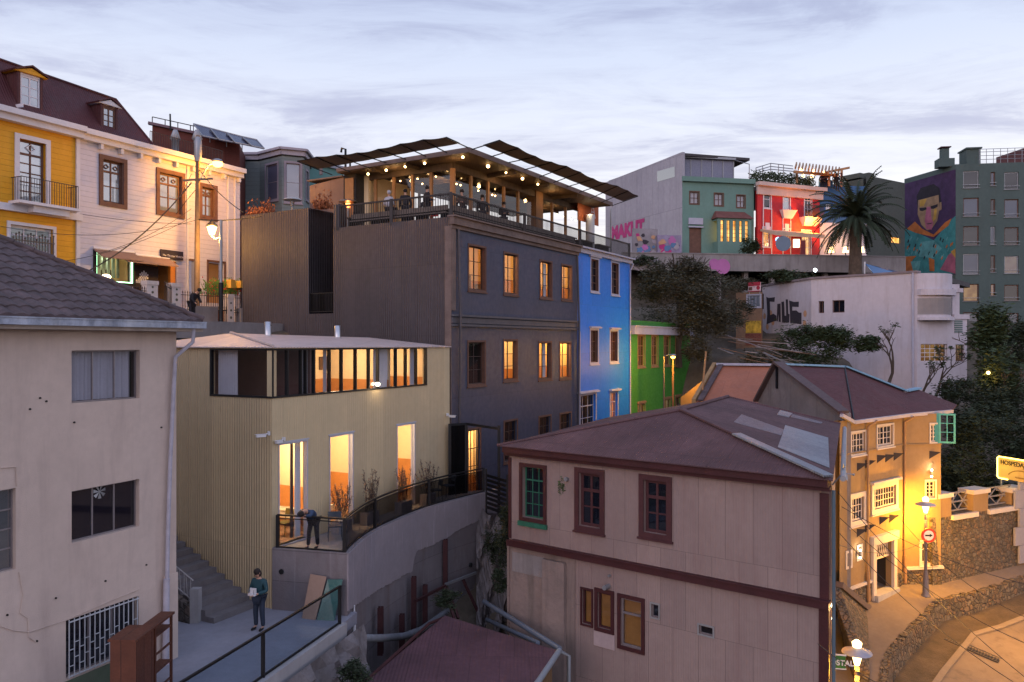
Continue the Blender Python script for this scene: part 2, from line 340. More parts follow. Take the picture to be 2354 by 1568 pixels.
def window(F, parent, r, fmat, gmat=None, cols=2, rows=3, dep=.12, fw=.055, mw=.03, casing=None, cmat=None, sill=0, glow=None, transom=0, lintel=0, curtain=None, name='window', cproj=.03):
    a, b, c, d = r; mb = MB(); z1 = -dep+.05; z0 = -dep
    mb.fbox(F, a+.004, a+fw, c+.004, d-.004, z0, z1); mb.fbox(F, b-fw, b-.004, c+.004, d-.004, z0, z1); mb.fbox(F, a+fw, b-fw, c+.004, c+fw, z0, z1); mb.fbox(F, a+fw, b-fw, d-fw, d-.004, z0, z1)
    ia, ib, ic, idd = a+fw, b-fw, c+fw, d-fw; top = idd
    if transom:
        top = idd-(idd-ic)*transom; mb.fbox(F, ia, ib, top-fw/2, top+fw/2, z0, z1+.01)
    for i in range(1, cols):
        u = ia+(ib-ia)*i/cols; w = fw*.8 if (cols % 2 == 0 and i == cols//2) else mw; mb.fbox(F, u-w/2, u+w/2, ic, idd, z0+.003, z1-.006)
    for j in range(1, rows):
        z = ic+(top-ic)*j/rows; mb.fbox(F, ia, ib, z-mw/2, z+mw/2, z0+.006, z1-.012)
    w_ = mb.build(name, fmat, parent)
    g = MB().quad(F.pt(ia, ic, z0+.02), F.pt(ib, ic, z0+.02), F.pt(ib, idd, z0+.02), F.pt(ia, idd, z0+.02)).build('pane', gmat or glass_dark, w_)
    if glow: MB().quad(F.pt(ia, ic, z0-.08), F.pt(ib, ic, z0-.08), F.pt(ib, idd, z0-.08), F.pt(ia, idd, z0-.08)).build('lit_blind', glow, w_)
    if casing:
        cm = MB(); w = casing; p = cproj
        cm.fbox(F, a-w, a-.002, c-w, d+w, .003, p); cm.fbox(F, b+.002, b+w, c-w, d+w, .003, p); cm.fbox(F, a-.002, b+.002, d+.002, d+w, .003, p); cm.fbox(F, a-.002, b+.002, c-w, c-.002, .003, p)
        cm.build('casing', cmat or fmat, w_)
    if sill: MB().fbox(F, a-casing_or(casing)-.04, b+casing_or(casing)+.04, c-casing_or(casing)-.06, c-casing_or(casing)-.001, .002, sill).build('sill', cmat or fmat, w_)
    if lintel:
        w = casing_or(casing); MB().fbox(F, a-w-.09, b+w+.09, d+w+.002, d+w+.09, .002, lintel).fbox(F, a-w-.04, b+w+.04, d+w+.09, d+w+.13, .002, lintel*.6).build('lintel', cmat or fmat, w_)
    if curtain:
        cm = MB(); n = 14; ua, ub = ia+(ib-ia)*curtain[0], ia+(ib-ia)*curtain[1]; pts = [(ua+(ub-ua)*k/(n*3), .03*math.sin(k*1.3)) for k in range(n*3+1)]
        for (p0, e0), (p1, e1) in zip(pts, pts[1:]): cm.quad(F.pt(p0, ic, z0-.12+e0), F.pt(p1, ic, z0-.12+e1), F.pt(p1, idd, z0-.12+e1), F.pt(p0, idd, z0-.12+e0))
        cm.build('curtain', curtain_m, w_)
    return w_
def casing_or(c): return c or 0
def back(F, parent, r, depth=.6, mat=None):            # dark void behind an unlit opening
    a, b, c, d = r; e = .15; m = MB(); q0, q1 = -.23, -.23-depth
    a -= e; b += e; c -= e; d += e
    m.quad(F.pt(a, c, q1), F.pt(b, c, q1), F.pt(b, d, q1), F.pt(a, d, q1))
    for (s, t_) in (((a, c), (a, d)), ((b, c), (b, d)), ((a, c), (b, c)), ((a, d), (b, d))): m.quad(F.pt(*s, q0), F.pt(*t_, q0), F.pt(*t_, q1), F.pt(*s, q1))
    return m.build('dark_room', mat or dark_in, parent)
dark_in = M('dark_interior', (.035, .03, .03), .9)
room_wall = M('room_wall', (.78, .62, .40), .9, 0, .03); room_wood = M('room_wainscot', (.50, .22, .07), .6, 0, .15, 2); room_floor = M('room_floor', (.22, .13, .08), .7)
def room(F, parent, u0, u1, z0, z1, depth, wz, power, q0=-.225, lz=None, col=WARM, lu=None, ld=None, wmat=None, bmat=None):
    m = MB(); q1 = q0-depth; w = wmat or room_wall
    m.quad(F.pt(u0, wz, q1), F.pt(u1, wz, q1), F.pt(u1, z1, q1), F.pt(u0, z1, q1))
    for u in (u0, u1): m.quad(F.pt(u, z0, q0), F.pt(u, z1, q0), F.pt(u, z1, q1), F.pt(u, z0, q1))
    m.quad(F.pt(u0, z1, q0), F.pt(u1, z1, q0), F.pt(u1, z1, q1), F.pt(u0, z1, q1))
    m.cm = 1; m.quad(F.pt(u0, z0, q1), F.pt(u1, z0, q1), F.pt(u1, wz, q1), F.pt(u0, wz, q1))
    for u, s in ((u0, .012), (u1, -.012)): m.quad(F.pt(u+s, z0, q0), F.pt(u+s, wz, q0), F.pt(u+s, wz, q1), F.pt(u+s, z0, q1))
    m.cm = 2; m.quad(F.pt(u0, z0, q0), F.pt(u1, z0, q0), F.pt(u1, z0, q1), F.pt(u0, z0, q1))
    o = m.build('room', [w, bmat or room_wood, room_floor], parent)
    fu = MB(); R_ = random.Random(int(abs(u0*31+z0*17+power)))
    for k in range(int((u1-u0)/.7)):
        u = u0+.2+k*.7+R_.uniform(0, .3); w_ = R_.uniform(.2, .5); t = R_.random()
        if t < .4: fu.fbox(F, u, u+w_, wz+.35, wz+.35+w_*1.2, q1+.01, q1+.05)
        elif t < .75: fu.fbox(F, u, u+w_, z0, min(z1-.3, z0+R_.uniform(.8, 1.9)), q1+.01, q1+.4)
    if fu.v: fu.build('furniture', wood_brown, o)
    lp = F.pt(lu if lu is not None else (u0+u1)/2, lz if lz is not None else z1-.35, q0-(ld or depth*.5))
    lamp('room_lamp', lp, power, col, .12, o)
    return o
def gutter(F, parent, u0, u1, z, d, r=.07, mat=None):
    return MB().tube([F.pt(u0, z, d), F.pt(u1, z, d)], r, 8).build('gutter', mat or greym, parent)
def wire(pts, r, label, sag=.3, name='cable', mat=None, group='overhead cables'):
    a, b = Vector(pts[0]), Vector(pts[1]); n = 14
    P = [a.lerp(b, i/n)-Vector((0, 0, sag*4*(i/n)*(1-i/n))) for i in range(n+1)]
    return single(name, MB().tube(P, r, 5), mat or black, label, 'cable', group)

# ================================================================ foreground beige house
m_beige = M('beige_stucco', (.58, .465, .40), .95, 0, .08, .5, bump=.012, bs=70, stain=.32, stcol=(.28, .21, .19))
m_tile = M('clay_tile', (.085, .060, .062), .85, 0, .45, 2.2, bump=.008, bs=14, stain=.3, stcol=(.05, .05, .045))
m_peel = M('peeling_gutter_paint', (.30, .33, .40), .7, .2, .5, 3.2, bump=.004, bs=20, stain=.7, stcol=(.60, .62, .66))
cB = (-8.81, 20.9); dB = (.41, .912); aB = col_hit(cB, dB, -300); FB = Face(aB, cB); LB = FB.len
bh = thing('stucco_house', 'pale beige stucco house with a dark clay tile hip roof in the left foreground', 'house', (*cB, -13))
w1 = FB.rect('B', 310, 131, 605, 350); w2 = FB.rect('B', 310, 715, 603, 930); w4 = FB.rect('B', 285, 1248, 600, 1488)
x_, zt = FB.uv(*q('B', 68, 727)); x_, zb = FB.uv(*q('B', 68, 1078)); w3 = (x_-1.6, x_, zb, zt)
EZ = .55; PS = .6
wall(FB, 0, LB, -13, .32, [w1, w2, w3, w4], m_beige, bh, .2)
iB = -FB.n; e1 = FB.b+iB*9; e2 = FB.a+iB*9
MB().add([FB.pt(LB, -13, 0), (*e1, -13), (*e1, .3), FB.pt(LB, .3, 0), (*e2, -13), (*e2, .3), FB.pt(0, -13), FB.pt(0, .3)], [(0, 1, 2, 3), (1, 4, 5, 2), (4, 6, 7, 5)]).build('side_wall', m_beige, bh)
for r in (w1, w2, w3, w4): back(FB, bh, r, 1.6)
alu = M('dull_aluminium', (.25, .22, .23), .5, .5, .15)
window(FB, bh, w1, alu, GLASS('curtain_glass', (.8, .8, .85), .10, .1), cols=3, rows=1, dep=.17, fw=.035, mw=.03, curtain=(0, 1))
ww = window(FB, bh, w2, alu, cols=3, rows=1, dep=.17, fw=.035, mw=.04)
u_, z_ = FB.uv(*q('B', 447, 745)); fan = MB().tube([FB.pt(u_, z_, -.14), FB.pt(u_, z_, -.12)], .03, 8)
for k in range(7):
    a = k*2*math.pi/7; fan.quad(FB.pt(u_, z_, -.125), FB.pt(u_+.17*math.cos(a), z_+.17*math.sin(a), -.14), FB.pt(u_+.17*math.cos(a+.5), z_+.17*math.sin(a+.5), -.12), FB.pt(u_+.05*math.cos(a+.6), z_+.05*math.sin(a+.6), -.125))
fan.build('vent_fan', greym, ww)
window(FB, bh, w3, alu, GLASS('pale_pane', (.5, .55, .6), .3, .5, (.10, .12, .15)), cols=1, rows=4, dep=.15, fw=.035, mw=.03)
wb = window(FB, bh, w4, alu, cols=3, rows=1, dep=.17, fw=.035, mw=.04)
bars = MB(); a, b, c, d = w4
for k in range(15): u = a+.06+(b-a-.12)*k/14; bars.fbox(FB, u-.009, u+.009, c-.02, d+.0, .02, .038)
for k in range(14):
    u = a+.06+(b-a-.12)*(k+.5)/14
    for zz in (c+.25+(k % 2)*.18, c+.62+(k % 2)*.15): bars.fbox(FB, u-(b-a)/32, u+(b-a)/32, zz, zz+.02, .039, .05)
for zz in (c+.02, d-.06): bars.fbox(FB, a+.03, b-.03, zz, zz+.03, .051, .063)
bars.build('security_bars', M('bar_paint', (.45, .47, .50), .6), wb)
mgreen = M('green_base_coat', (.10, .13, .085), .9, 0, .15, .8, stain=.4)
MB().fbox(FB, a-.1, LB-.9, -13, c-.06, .004, .03).build('base_coat', mgreen, bh)
MB().fbox(FB, LB-.42, LB+.012, -13, FB.uv(*q('B', 700, 1112))[1], .004, .05).build('corner_pier', m_beige, bh)
cb = MB()
for pl in ([(80, 1090), (98, 1190), (84, 1268), (118, 1292), (122, 1372), (152, 1392)], [(0, 1325), (60, 1345), (125, 1350), (280, 1300), (500, 1205), (600, 1165)], [(0, 640), (66, 636), (70, 720)]):
    MB().tube([FB.pt(*FB.uv(*q('B', *p)), .02) for p in pl], .011, 5).build('wall_conduit', m_beige, bh)
mb = MB()
for x, y in ((30, 1277), (158, 1390), (240, 1204), (455, 1130), (632, 1060), (320, 443), (172, 338), (199, 352), (128, 386), (697, 465)): MB().tube([FB.pt(*FB.uv(*q('B', x, y)), .002), FB.pt(*FB.uv(*q('B', x, y)), .03)], .022, 7).build('wall_plug', black, bh)
dp = MB().tube([FB.pt(*FB.uv(*q('B', x, y)), d_) for x, y, d_ in ((786, 40, .42), (786, 95, .40), (745, 160, .12), (738, 300, .11), (724, 600, .11), (714, 900, .11), (710, 1125, .11))], .055, 8)
dp.tube([FB.pt(*FB.uv(*q('B', x, y)), .13) for x, y in ((705, 1118), (703, 1300), (700, 1560))], .085, 8).build('downpipe', M('pipe_paint', (.40, .38, .44), .6, 0, .2, 3), bh)
# roof of curved clay tiles
OV = .45; uE = LB+.5; tl = MB(); run = .309; amp = .028
for j in range(15):
    r0, r1 = j*run, j*run+run+.02; z0, z1 = EZ+PS*r0+.035, EZ+PS*r1; ue = uE-r0; us = [(-3.0+k*.05) for k in range(int((ue+3.0)/.05)+1)]
    rnd = random.uniform(-.02, .02)
    for u, v in zip(us, us[1:]):
        wa, wb_ = abs(math.sin(math.pi*(u+rnd)/.3))*amp*1.6, abs(math.sin(math.pi*(v+rnd)/.3))*amp*1.6
        ub, vb = min(u, uE-r1), min(v, uE-r1)
        tl.quad(FB.pt(u, z0+wa, OV-r0), FB.pt(v, z0+wb_, OV-r0), FB.pt(vb, z1+wb_, OV-r1), FB.pt(ub, z1+wa, OV-r1))
        tl.quad(FB.pt(u, z0-.04, OV-r0), FB.pt(v, z0-.04, OV-r0), FB.pt(v, z0+wb_, OV-r0), FB.pt(u, z0+wa, OV-r0))
rf = tl.build('roof', m_tile, bh)
hp = MB()
for k in range(15): hp.tube([FB.pt(uE-k*run, EZ+PS*k*run+.07, OV-k*run), FB.pt(uE-(k+1.06)*run, EZ+PS*(k+1.06)*run+.055, OV-(k+1.06)*run)], [.085, .07], 8)
hp.build('hip_tiles', m_tile, rf)
R = 15*run
MB().add([FB.pt(uE, EZ, OV), FB.pt(uE-R, EZ+PS*R, OV-R), FB.pt(uE, EZ, -9), FB.pt(uE-R, EZ+PS*R, -5), FB.pt(-3, EZ+PS*R, OV-R), FB.pt(-3, EZ+PS*R, -5)], [(0, 1, 3, 2), (1, 4, 5, 3)]).build('back_slope', m_tile, rf)
gm = MB().fbox(FB, -3, uE+.03, EZ-.17, EZ-.005, OV-.05, OV+.07); gm.fbox(FB, -3, uE+.03, EZ-.03, EZ-.0, OV+.071, OV+.085); gm.build('gutter', m_peel, bh)
MB().fbox(FB, -3, uE, EZ-.26, EZ-.18, -.05, OV-.02).build('soffit', M('soffit_board', (.34, .28, .24), .9, 0, .3, 2), bh)

# ---------------------------------------------------------------- wooden cabinet against the house
mcab = M('cabinet_wood', (.11, .035, .018), .6, 0, .3, 2, planks=.35)
c0 = Vector(((313-CX)/FL*17.5, 17.5)); c1 = Vector(((397-CX)/FL*19.3, 19.3)); FC = Face(c0, c1); zt = -6.52
cab = thing('open_cabinet', 'tall reddish brown wooden cabinet with open shelf frame against the beige house', 'cabinet', (*c0, -8.25))
L_ = FC.len
MB().fbox(FC, -.03, L_*.5, zt-.05, zt, -.62, .04).fbox(FC, L_*.5, L_+.03, zt-.05, zt, -.3, .04).build('top', mcab, cab)
MB().fbox(FC, 0, .04, -8.24, zt-.052, -.58, 0).fbox(FC, .04, L_*.5, -8.24, zt-.052, -.58, -.54).fbox(FC, .04, L_*.46, -8.2, zt-.06, -.02, .0).build('side_panel', mcab, cab)
fr = MB().fbox(FC, L_-.06, L_, -8.24, zt-.052, -.05, .0).fbox(FC, L_*.5, L_*.5+.06, -8.24, zt-.052, -.05, .0)
for k in range(4): fr.fbox(FC, L_*.5+.06, L_-.06, -8.1+k*.42, -8.06+k*.42, -.3 if k % 2 else -.05, -.01)
fr.build('shelf_frame', mcab, cab)

# ================================================================ patio, stairs
PZ = -8.25; cY = Vector((-7.45, 24.7)); dY = Vector((.458, .889)).normalized(); dYL = Vector((-.889, .458)).normalized()
m_patio = M('patio_concrete', (.25, .25, .29), .9, 0, .12, .6, bump=.004, bs=30, stain=.15)
rl = lambda Y: Vector((-5.13-(23.2-Y)*.2892, Y))
patio = [tuple(rl(10)+Vector((.1, 0))), tuple(rl(23.3)+Vector((.1, 0))), (-4.75, 24.4), tuple(cY+Vector((.2, .2))), tuple(cY+dYL*3+dY*.2), (-14, 29), (-14, 10)]
struct('patio', MB().prism(patio, -8.6, PZ), m_patio)
ct = MB(); P0, P1 = rl(10), rl(23.35); nr = Vector((.96, -.277))
for a, b, z0, z1 in ((.02, .28, -8.75, PZ+.07),): ct.prism([tuple(P0+nr*a), tuple(P0+nr*b), tuple(P1+nr*b), tuple(P1+nr*a)], z0, z1)
single('concrete_kerb', ct, pale_conc, 'raised concrete kerb along the open edge of the lower patio', 'kerb')
rg = thing('patio_railing', 'black steel railing with glass panels along the edge of the lower patio', 'railing', (*rl(19.5), PZ))
for Y in (15.8, 19.5, 23.2):
    p = rl(Y)+nr*.12; MB().box(p.x-.045, p.x+.045, p.y-.03, p.y+.03, PZ+.06, PZ+1.14).build('post', black, rg)
a, b = rl(10)+nr*.12, rl(23.25)+nr*.12
MB().beam((*a, PZ+1.16), (*b, PZ+1.16), .06, .05).build('handrail', black, rg); MB().beam((*a, PZ+.11), (*b, PZ+.11), .04, .05).build('bottom_rail', black, rg)
for Y0, Y1 in ((10, 15.7), (15.9, 19.4), (19.6, 23.1)):
    a, b = rl(Y0)+nr*.12, rl(Y1)+nr*.12; MB().extr([(*a, PZ+.13), (*b, PZ+.13), (*b, PZ+1.12), (*a, PZ+1.12)], (.008, -.003, 0)).build('glass_panel', GLASS('rail_glass', (.82, .88, .92), .07) if Y0 == 10 else bpy.data.materials['rail_glass'], rg)
# stairs climbing beside the cream building
stm = M('stair_concrete', (.17, .155, .16), .95, 0, .2, 1, bump=.01, bs=20, stain=.4)
st = MB(); outw = -dY; N_ = 13; s0 = 1.1
for k in range(N_):
    t = .55+k*.36; a = cY+dYL*t+outw*.02; wd = 1.75
    p = [a, a+outw*wd, a+outw*wd+dYL*(6.5-t), a+dYL*(6.5-t)]; z = PZ+(k+1)*.165
    st.prism([tuple(p[1]), tuple(p[0]), tuple(p[3]), tuple(p[2])], z-.165 if k else PZ-.2, z)
single('stairs', st, stm, 'worn concrete steps climbing beside the cream corrugated building', 'stairs')
sr = thing('stair_balustrade', 'grey metal balustrade on a stone parapet with a square end post beside the steps', 'balustrade', (*(cY+dYL*.6+outw*1.9), PZ))
pp = lambda t, z, o=1.9: (*(cY+dYL*t+outw*o), z)
MB().box(-.13, .13, -.13, .13, 0, 1.0, Matrix.Translation(pp(1.15, PZ))).build('end_post', pale_conc, sr)
MB().extr([pp(1.2, PZ-.1), pp(6.3, PZ-.1), pp(6.3, PZ+2.75), pp(1.2, PZ+.45)], (outw.x*.2, outw.y*.2, 0)).build('parapet', M('parapet_stone', (.15, .13, .12), .95, 0, .3, 2, stone=4, bump=.02, bs=12), sr)
rb = MB(); whb = M('worn_white_paint', (.40, .38, .38), .7)
for h in (.15, .75): rb.tube([pp(1.15, PZ+.5+h, 2.0), pp(6.2, PZ+2.75+h, 2.0)], .02, 6)
for k in range(36):
    t = 1.25+k*.14; z = PZ+.5+(t-1.15)*.4455; rb.tube([pp(t, z+.15, 2.0), pp(t+.06*(k % 2), z+.75, 2.0)], .010, 5)
rb.build('balusters', whb, sr)
# boards leaning on the terrace wall
tb = lambda t, o, z: (*(Vector((-7.4, 24.62))+Vector((2.43, -.62)).normalized()*t+Vector((-.247, -.969))*o), z)
single('plywood_board', MB().extr([tb(1.25, .45, PZ), tb(1.72, .5, PZ), tb(1.9, .14, PZ+1.2), tb(1.35, .12, PZ+1.24)], (.01, -.03, 0)), M('plywood', (.30, .20, .15), .8, 0, .1, 1), 'pale plywood board leaning on the grey terrace wall', 'board')
single('green_board', MB().extr([tb(1.75, .48, PZ), tb(2.3, .42, PZ), tb(2.42, .12, PZ+1.15), tb(1.93, .13, PZ+1.12)], (.01, -.03, 0)), M('green_glass_board', (.03, .12, .11), .3, 0, .2, 1), 'dark green sheet leaning beside the plywood board', 'board')

# ================================================================ cream corrugated hotel
m_cream = M('cream_corrugated', (.60, .46, .27), .6, .0, .05, .4, rib=.105, ribd=.016, sheet=(1.05, 30, .004))
FYF = Face(cY, cY+dY*10.45); FYL = Face(cY+dYL*6.4, cY); LL = FYL.len; TZ = -6.42
hot = thing('cream_hotel', 'cream corrugated metal hotel with a dark glass band under a thin metal roof', 'building', (*cY, TZ))
uf = lambda x: FYF.u(q('Y', x, 0)[0])
strip_z0 = -1.73; top = -.17
sh = (0.0, uf(1155), strip_z0, top-.02); d1 = FYF.rect('D', 640, 1016, 707, 1240); d2 = FYF.rect('D', 757, 1001, 812, 1200); d3 = FYF.rect('D', 912, 978, 954, 1140)
doors = [(d[0], d[1], TZ+.05, -3.17) for d in (d1, d2, d3)]
wall(FYF, 0, 10.45, -8.4, top, [sh]+doors, M('cream_cladding_front', (.57, .45, .27), .6, 0, .06, .4, rib=.105, ribd=.005, sheet=(1.05, 30, .004), stain=.15, stcol=(.35, .28, .18)), hot, .2)
sl = (FYL.u(483), LL, strip_z0, top-.02); wall(FYL, 0, LL, -8.4, top, [sl], m_cream, hot, .2, 'left_wall')
bk = MB(); B0 = FYL.a; B1 = FYL.a+dY*5; B2 = cY+dY*10.45; B3 = B2-Vector((.9, -.45))*5
for a, b in ((B0, B1), (B1, B3), (B3, B2)): bk.quad((*a, -8.4), (*b, -8.4), (*b, top), (*a, top))
bk.build('back_wall', m_cream, hot)
# floor between storeys and partitions
MB().prism([tuple(cY-dYL*-.2+dY*.2), tuple(B2-dY*.2), tuple(B3), tuple(B1), tuple(B0+dY*.2)], -2.75, -2.6).build('upper_floor', room_floor, hot)
pr = MB(); up = FYF.u(727)
pr.fbox(FYF, up-.06, up, -2.58, top-.03, -3.6, -.21); pr.fbox(FYF, .3, up-.08, -2.58, -.2, -3.7, -3.6)
pr.build('partition', M('dim_brown_wall', (.22, .13, .11), .8), hot)
# rooms
rU = room(FYF, hot, up+.02, FYF.u(905), -2.58, top-.04, 3.0, -1.42, 170, lu=FYF.u(845), ld=1.3, lz=-.75, col=(1, .72, .42))
rU2 = room(FYF, hot, FYF.u(905)+.08, FYF.u(1000), -2.58, top-.04, 3.0, -1.42, 110, ld=1.3, lz=-.8, col=(1, .72, .42))
rooms = [(.22, 2.9), (2.98, 6.0), (6.08, 10.2)]
for (a, b), dd, pw in zip(rooms, doors, (330, 350, 380)): room(FYF, hot, a, b, TZ+.02, -3.0, 3.3, -5.05, pw, lu=(dd[0]+dd[1])/2+.3, ld=1.2, lz=-3.5, col=(1, .72, .42))
# glass band
gb = MB(); blk = black
gb.fbox(FYF, -.03, sh[1], strip_z0, strip_z0+.06, -.12, .03); gb.fbox(FYF, -.03, sh[1], sh[3]-.05, sh[3], -.12, .03)
for x in (487, 552, 612, 632, 668, 735, 787, 848, 905, 945, 1022, 1065, 1110, 1153):
    u = uf(x); gb.fbox(FYF, u-.025, u+.03, strip_z0+.061, sh[3]-.051, -.1, .028)
gb.fbox(FYL, sl[0], LL, strip_z0, strip_z0+.06, -.12, .025); gb.fbox(FYL, sl[0], sl[0]+.06, strip_z0+.061, sh[3]-.051, -.1, .024); gb.fbox(FYL, sl[0], LL-.01, sh[3]-.05, sh[3]-.002, -.12, .024)
band = gb.build('window_band', blk, hot)
g = MB().quad(FYF.pt(.0, strip_z0, -.03), FYF.pt(sh[1], strip_z0, -.03), FYF.pt(sh[1], sh[3], -.03), FYF.pt(.0, sh[3], -.03)); g.quad(FYL.pt(sl[0], strip_z0, -.03), FYL.pt(LL, strip_z0, -.03), FYL.pt(LL, sh[3], -.03), FYL.pt(sl[0], sh[3], -.03))
g.build('pane', GLASS('band_glass', (.85, .85, .88), .07), band)
def drape(F, u0, u1, z0, z1, d, parent, mat=None, n=8, amp=.04, name='curtain'):
    cm = MB(); K = n*4; P = [(u0+(u1-u0)*k/K, amp*math.sin(2*math.pi*k/4+.3)) for k in range(K+1)]
    for (p0, e0), (p1, e1) in zip(P, P[1:]): cm.add([F.pt(p0, z0, d+e0), F.pt(p1, z0, d+e1), F.pt(p1, z1, d+e1*.8), F.pt(p0, z1, d+e0*.8)], [(0, 1, 2, 3)], True)
    return cm.build(name, mat or curtain_m, parent)
drape(FYL, FYL.u(486), FYL.u(530), strip_z0-.6, sh[3], -.3, band); drape(FYF, uf(637), uf(668), -2.5, sh[3], -.3, band, n=5); drape(FYF, uf(950), uf(1012), -2.5, sh[3], -.3, band, n=9); drape(FYF, uf(735), uf(750), -2.5, sh[3], -.3, band, n=3); drape(FYF, uf(1112), uf(1135), -2.5, sh[3], -.35, band, n=3)
mfr = M('door_frame_pale', (.45, .45, .5), .5)
for i, dd in enumerate(doors):
    a, b, c, d = dd; f = MB().fbox(FYF, a, a+.04, c, d, -.12, .02).fbox(FYF, b-.05, b, c, d, -.12, .02).fbox(FYF, a+.04, b-.05, d-.05, d, -.12, .02).fbox(FYF, a-.05, b+.05, d+.001, d+.05, .002, .035).fbox(FYF, a, b, c-.04, c, -.18, .03)
    dr = f.build('glass_door', mfr, hot)
    if i == 0: drape(FYF, b-.30, b-.02, c, d-.06, -.3, dr, curtain_m, 4, .05); drape(FYF, b-.42, b-.30, c+.02, d-.1, -.36, dr, M('dark_lining', (.05, .045, .06), .9), 3, .05)
    if i: f2 = MB().fbox(FYF, b-.17, b-.13, c, d-.05, -.09, -.03).build('sliding_leaf', mfr, dr)
# roof
m_zinc = M('pale_zinc_roof', (.62, .52, .50), .5, .25, .08, .8, rib=.14, ribd=.02, sheet=(1.2, 40, .01))
C0 = Vector((-7.36, 24.52, -.13)); RR = Vector((-2.58, 34.0, -.16)); Pk = W(530, 766, 31); P2_ = W(848, 776, 34.2); PLf = Vector((*(cY+dYL*6.5+outw*.15), -.13))
rfm = MB()
for tri in ((C0, RR, P2_), (C0, P2_, Pk), (C0, Pk, PLf)): rfm.slab(tri, .03)
rfo = rfm.build('roof', m_zinc, hot)
MB().tube([C0+Vector((0, 0, .03)), Pk+Vector((0, 0, .03))], .05, 6).build('ridge_flashing', M('flashing', (.55, .45, .42), .5, .4), rfo)
for px, py, Y, h in ((616, 768, 31.2, .48), (776, 772, 33, .42)):
    p = W(px, py, Y); f = MB().lathe([(.13, -.15), (.13, h), (.10, h+.005)], p, 12); f.build('flue', M('galvanised_flue', (.5, .5, .52), .35, .9) if px == 616 else bpy.data.materials['galvanised_flue'], rfo)
def seccam(loc, ang, label):
    t = thing('security_camera', label, 'camera', loc, ang, 'white security cameras on the cream building', False)
    MB().box(-.05, .05, -.06, .0, -.06, .06).tube([(0, -.05, 0), (0, -.14, -.03)], .02, 6).build('bracket', whitep, t)
    MB().box(-.045, .045, -.42, -.12, -.10, -.02).box(-.055, .055, -.46, -.10, -.018, -.01).build('camera_body', whitep, t)
def onF(F, px, py, d): u, z = F.uv(px, py); return F.pt(u, z, d)
seccam(onF(FYL, *q('Y', 480, 490), .05), math.radians(-55), 'white security camera nearest the corner on the left wall of the cream building')
seccam(onF(FYF, *q('Y', 533, 515), .05), math.radians(-20), 'white security camera just above the open door at the corner of the cream building')
seccam(onF(FYF, *q('Y', 1238, 410), .05), math.radians(60), 'white security camera at the right end of the cream wall beside the dark building')
wl = MB().lathe([(.06, 0), (.09, .05), (.06, .12)], onF(FYF, *q('Y', 935, 285), .08), 10)
wlt = thing('wall_spotlight', 'small lit spotlight under the glass band of the cream building', 'lamp', onF(FYF, *q('Y', 935, 300), .05))
wl.build('bulb', white_bulb, wlt); lamp('spot_light', onF(FYF, *q('Y', 935, 290), .3), 6, (1, .75, .45), .05, wlt)
# beds behind the doors
def bed(u, dp, z, label, lin, rot=0):
    p = FYF.pt(u, z, dp); ang = math.atan2(dY.y, dY.x)
    t = thing('bed', label, 'bed', p, ang, None, False)
    MB().box(-.95, .95, -1.0, 1.0, .15, .3).build('base', wood_warm, t)
    def soft(x0, x1, y0, y1, z0, z1, m, nm):
        s = MB(); nx, ny = 8, 8; g = [[Vector((x0+(x1-x0)*i/nx, y0+(y1-y0)*j/ny, z1-.08*(abs(2*i/nx-1)**4+abs(2*j/ny-1)**4)+random.uniform(-.02, .02))) for j in range(ny+1)] for i in range(nx+1)]
        for i in range(nx):
            for j in range(ny): s.add([g[i][j], g[i+1][j], g[i+1][j+1], g[i][j+1]], [(0, 1, 2, 3)], True)
        s.box(x0+.02, x1-.02, y0+.02, y1-.02, z0, z1-.12); return s.build(nm, m, t)
    soft(-.93, .93, -.98, .98, .3, .62, lin, 'blanket'); wl_ = M('linen', (.7, .66, .58), .9) if 'linen' not in bpy.data.materials else bpy.data.materials['linen']
    soft(.35, .9, -.85, -.1, .55, .88, wl_, 'pillow'); soft(.35, .9, .1, .85, .55, .9, wl_, 'pillow')
bed(doors[1][0]+.75, -2.1, TZ+.02, 'unmade white bed seen through the middle tall door', M('white_linen', (.68, .62, .50), .9, 0, .2, 6))
bed(doors[2][0]+.95, -2.0, TZ+.02, 'bed with dark grey blanket and white pillows seen through the far tall door', M('grey_blanket', (.10, .09, .09), .9))

# ================================================================ terrace and its retaining wall
def catmull(P, n=6):
    out = []
    for i in range(len(P)-1):
        p0, p1, p2, p3 = P[max(i-1, 0)], P[i], P[i+1], P[min(i+2, len(P)-1)]
        for k in range(n):
            t = k/n; out.append(tuple(.5*((2*b)+(-a+c)*t+(2*a-5*b+4*c-d)*t*t+(-a+3*b-3*c+d)*t**3) for a, b, c, d in zip(p0, p1, p2, p3)))
    out.append(tuple(P[-1])); return out
TW = [(-4.97, 24.05), (-4.62, 27.0), (-3.25, 30.7), (-1.15, 33.8), (-.6, 34.5)]
TC = catmull(TW, 6); TF = Vector((-7.42, 24.64))
def offs(P, o):
    out = []
    for i, p in enumerate(P):
        a, b = Vector(P[max(i-1, 0)]), Vector(P[min(i+1, len(P)-1)]); t = (b-a).normalized(); out.append((p[0]+t.y*o, p[1]-t.x*o))
    return out
m_ret = M('cast_concrete', (.19, .17, .18), .9, 0, .2, .45, bump=.012, bs=14, stain=.65, stcol=(.12, .085, .075), sheet=(40, .95, .012), streak=.35)
m_coat = M('smooth_render_coat', (.27, .24, .26), .9, 0, .12, .5, bump=.004, bs=20, stain=.35, stcol=(.20, .16, .17), streak=.5)
rw = thing('retaining_wall', 'curved grey concrete retaining wall carrying the hotel terrace', 'retaining wall', (-4.97, 24.05, -14))
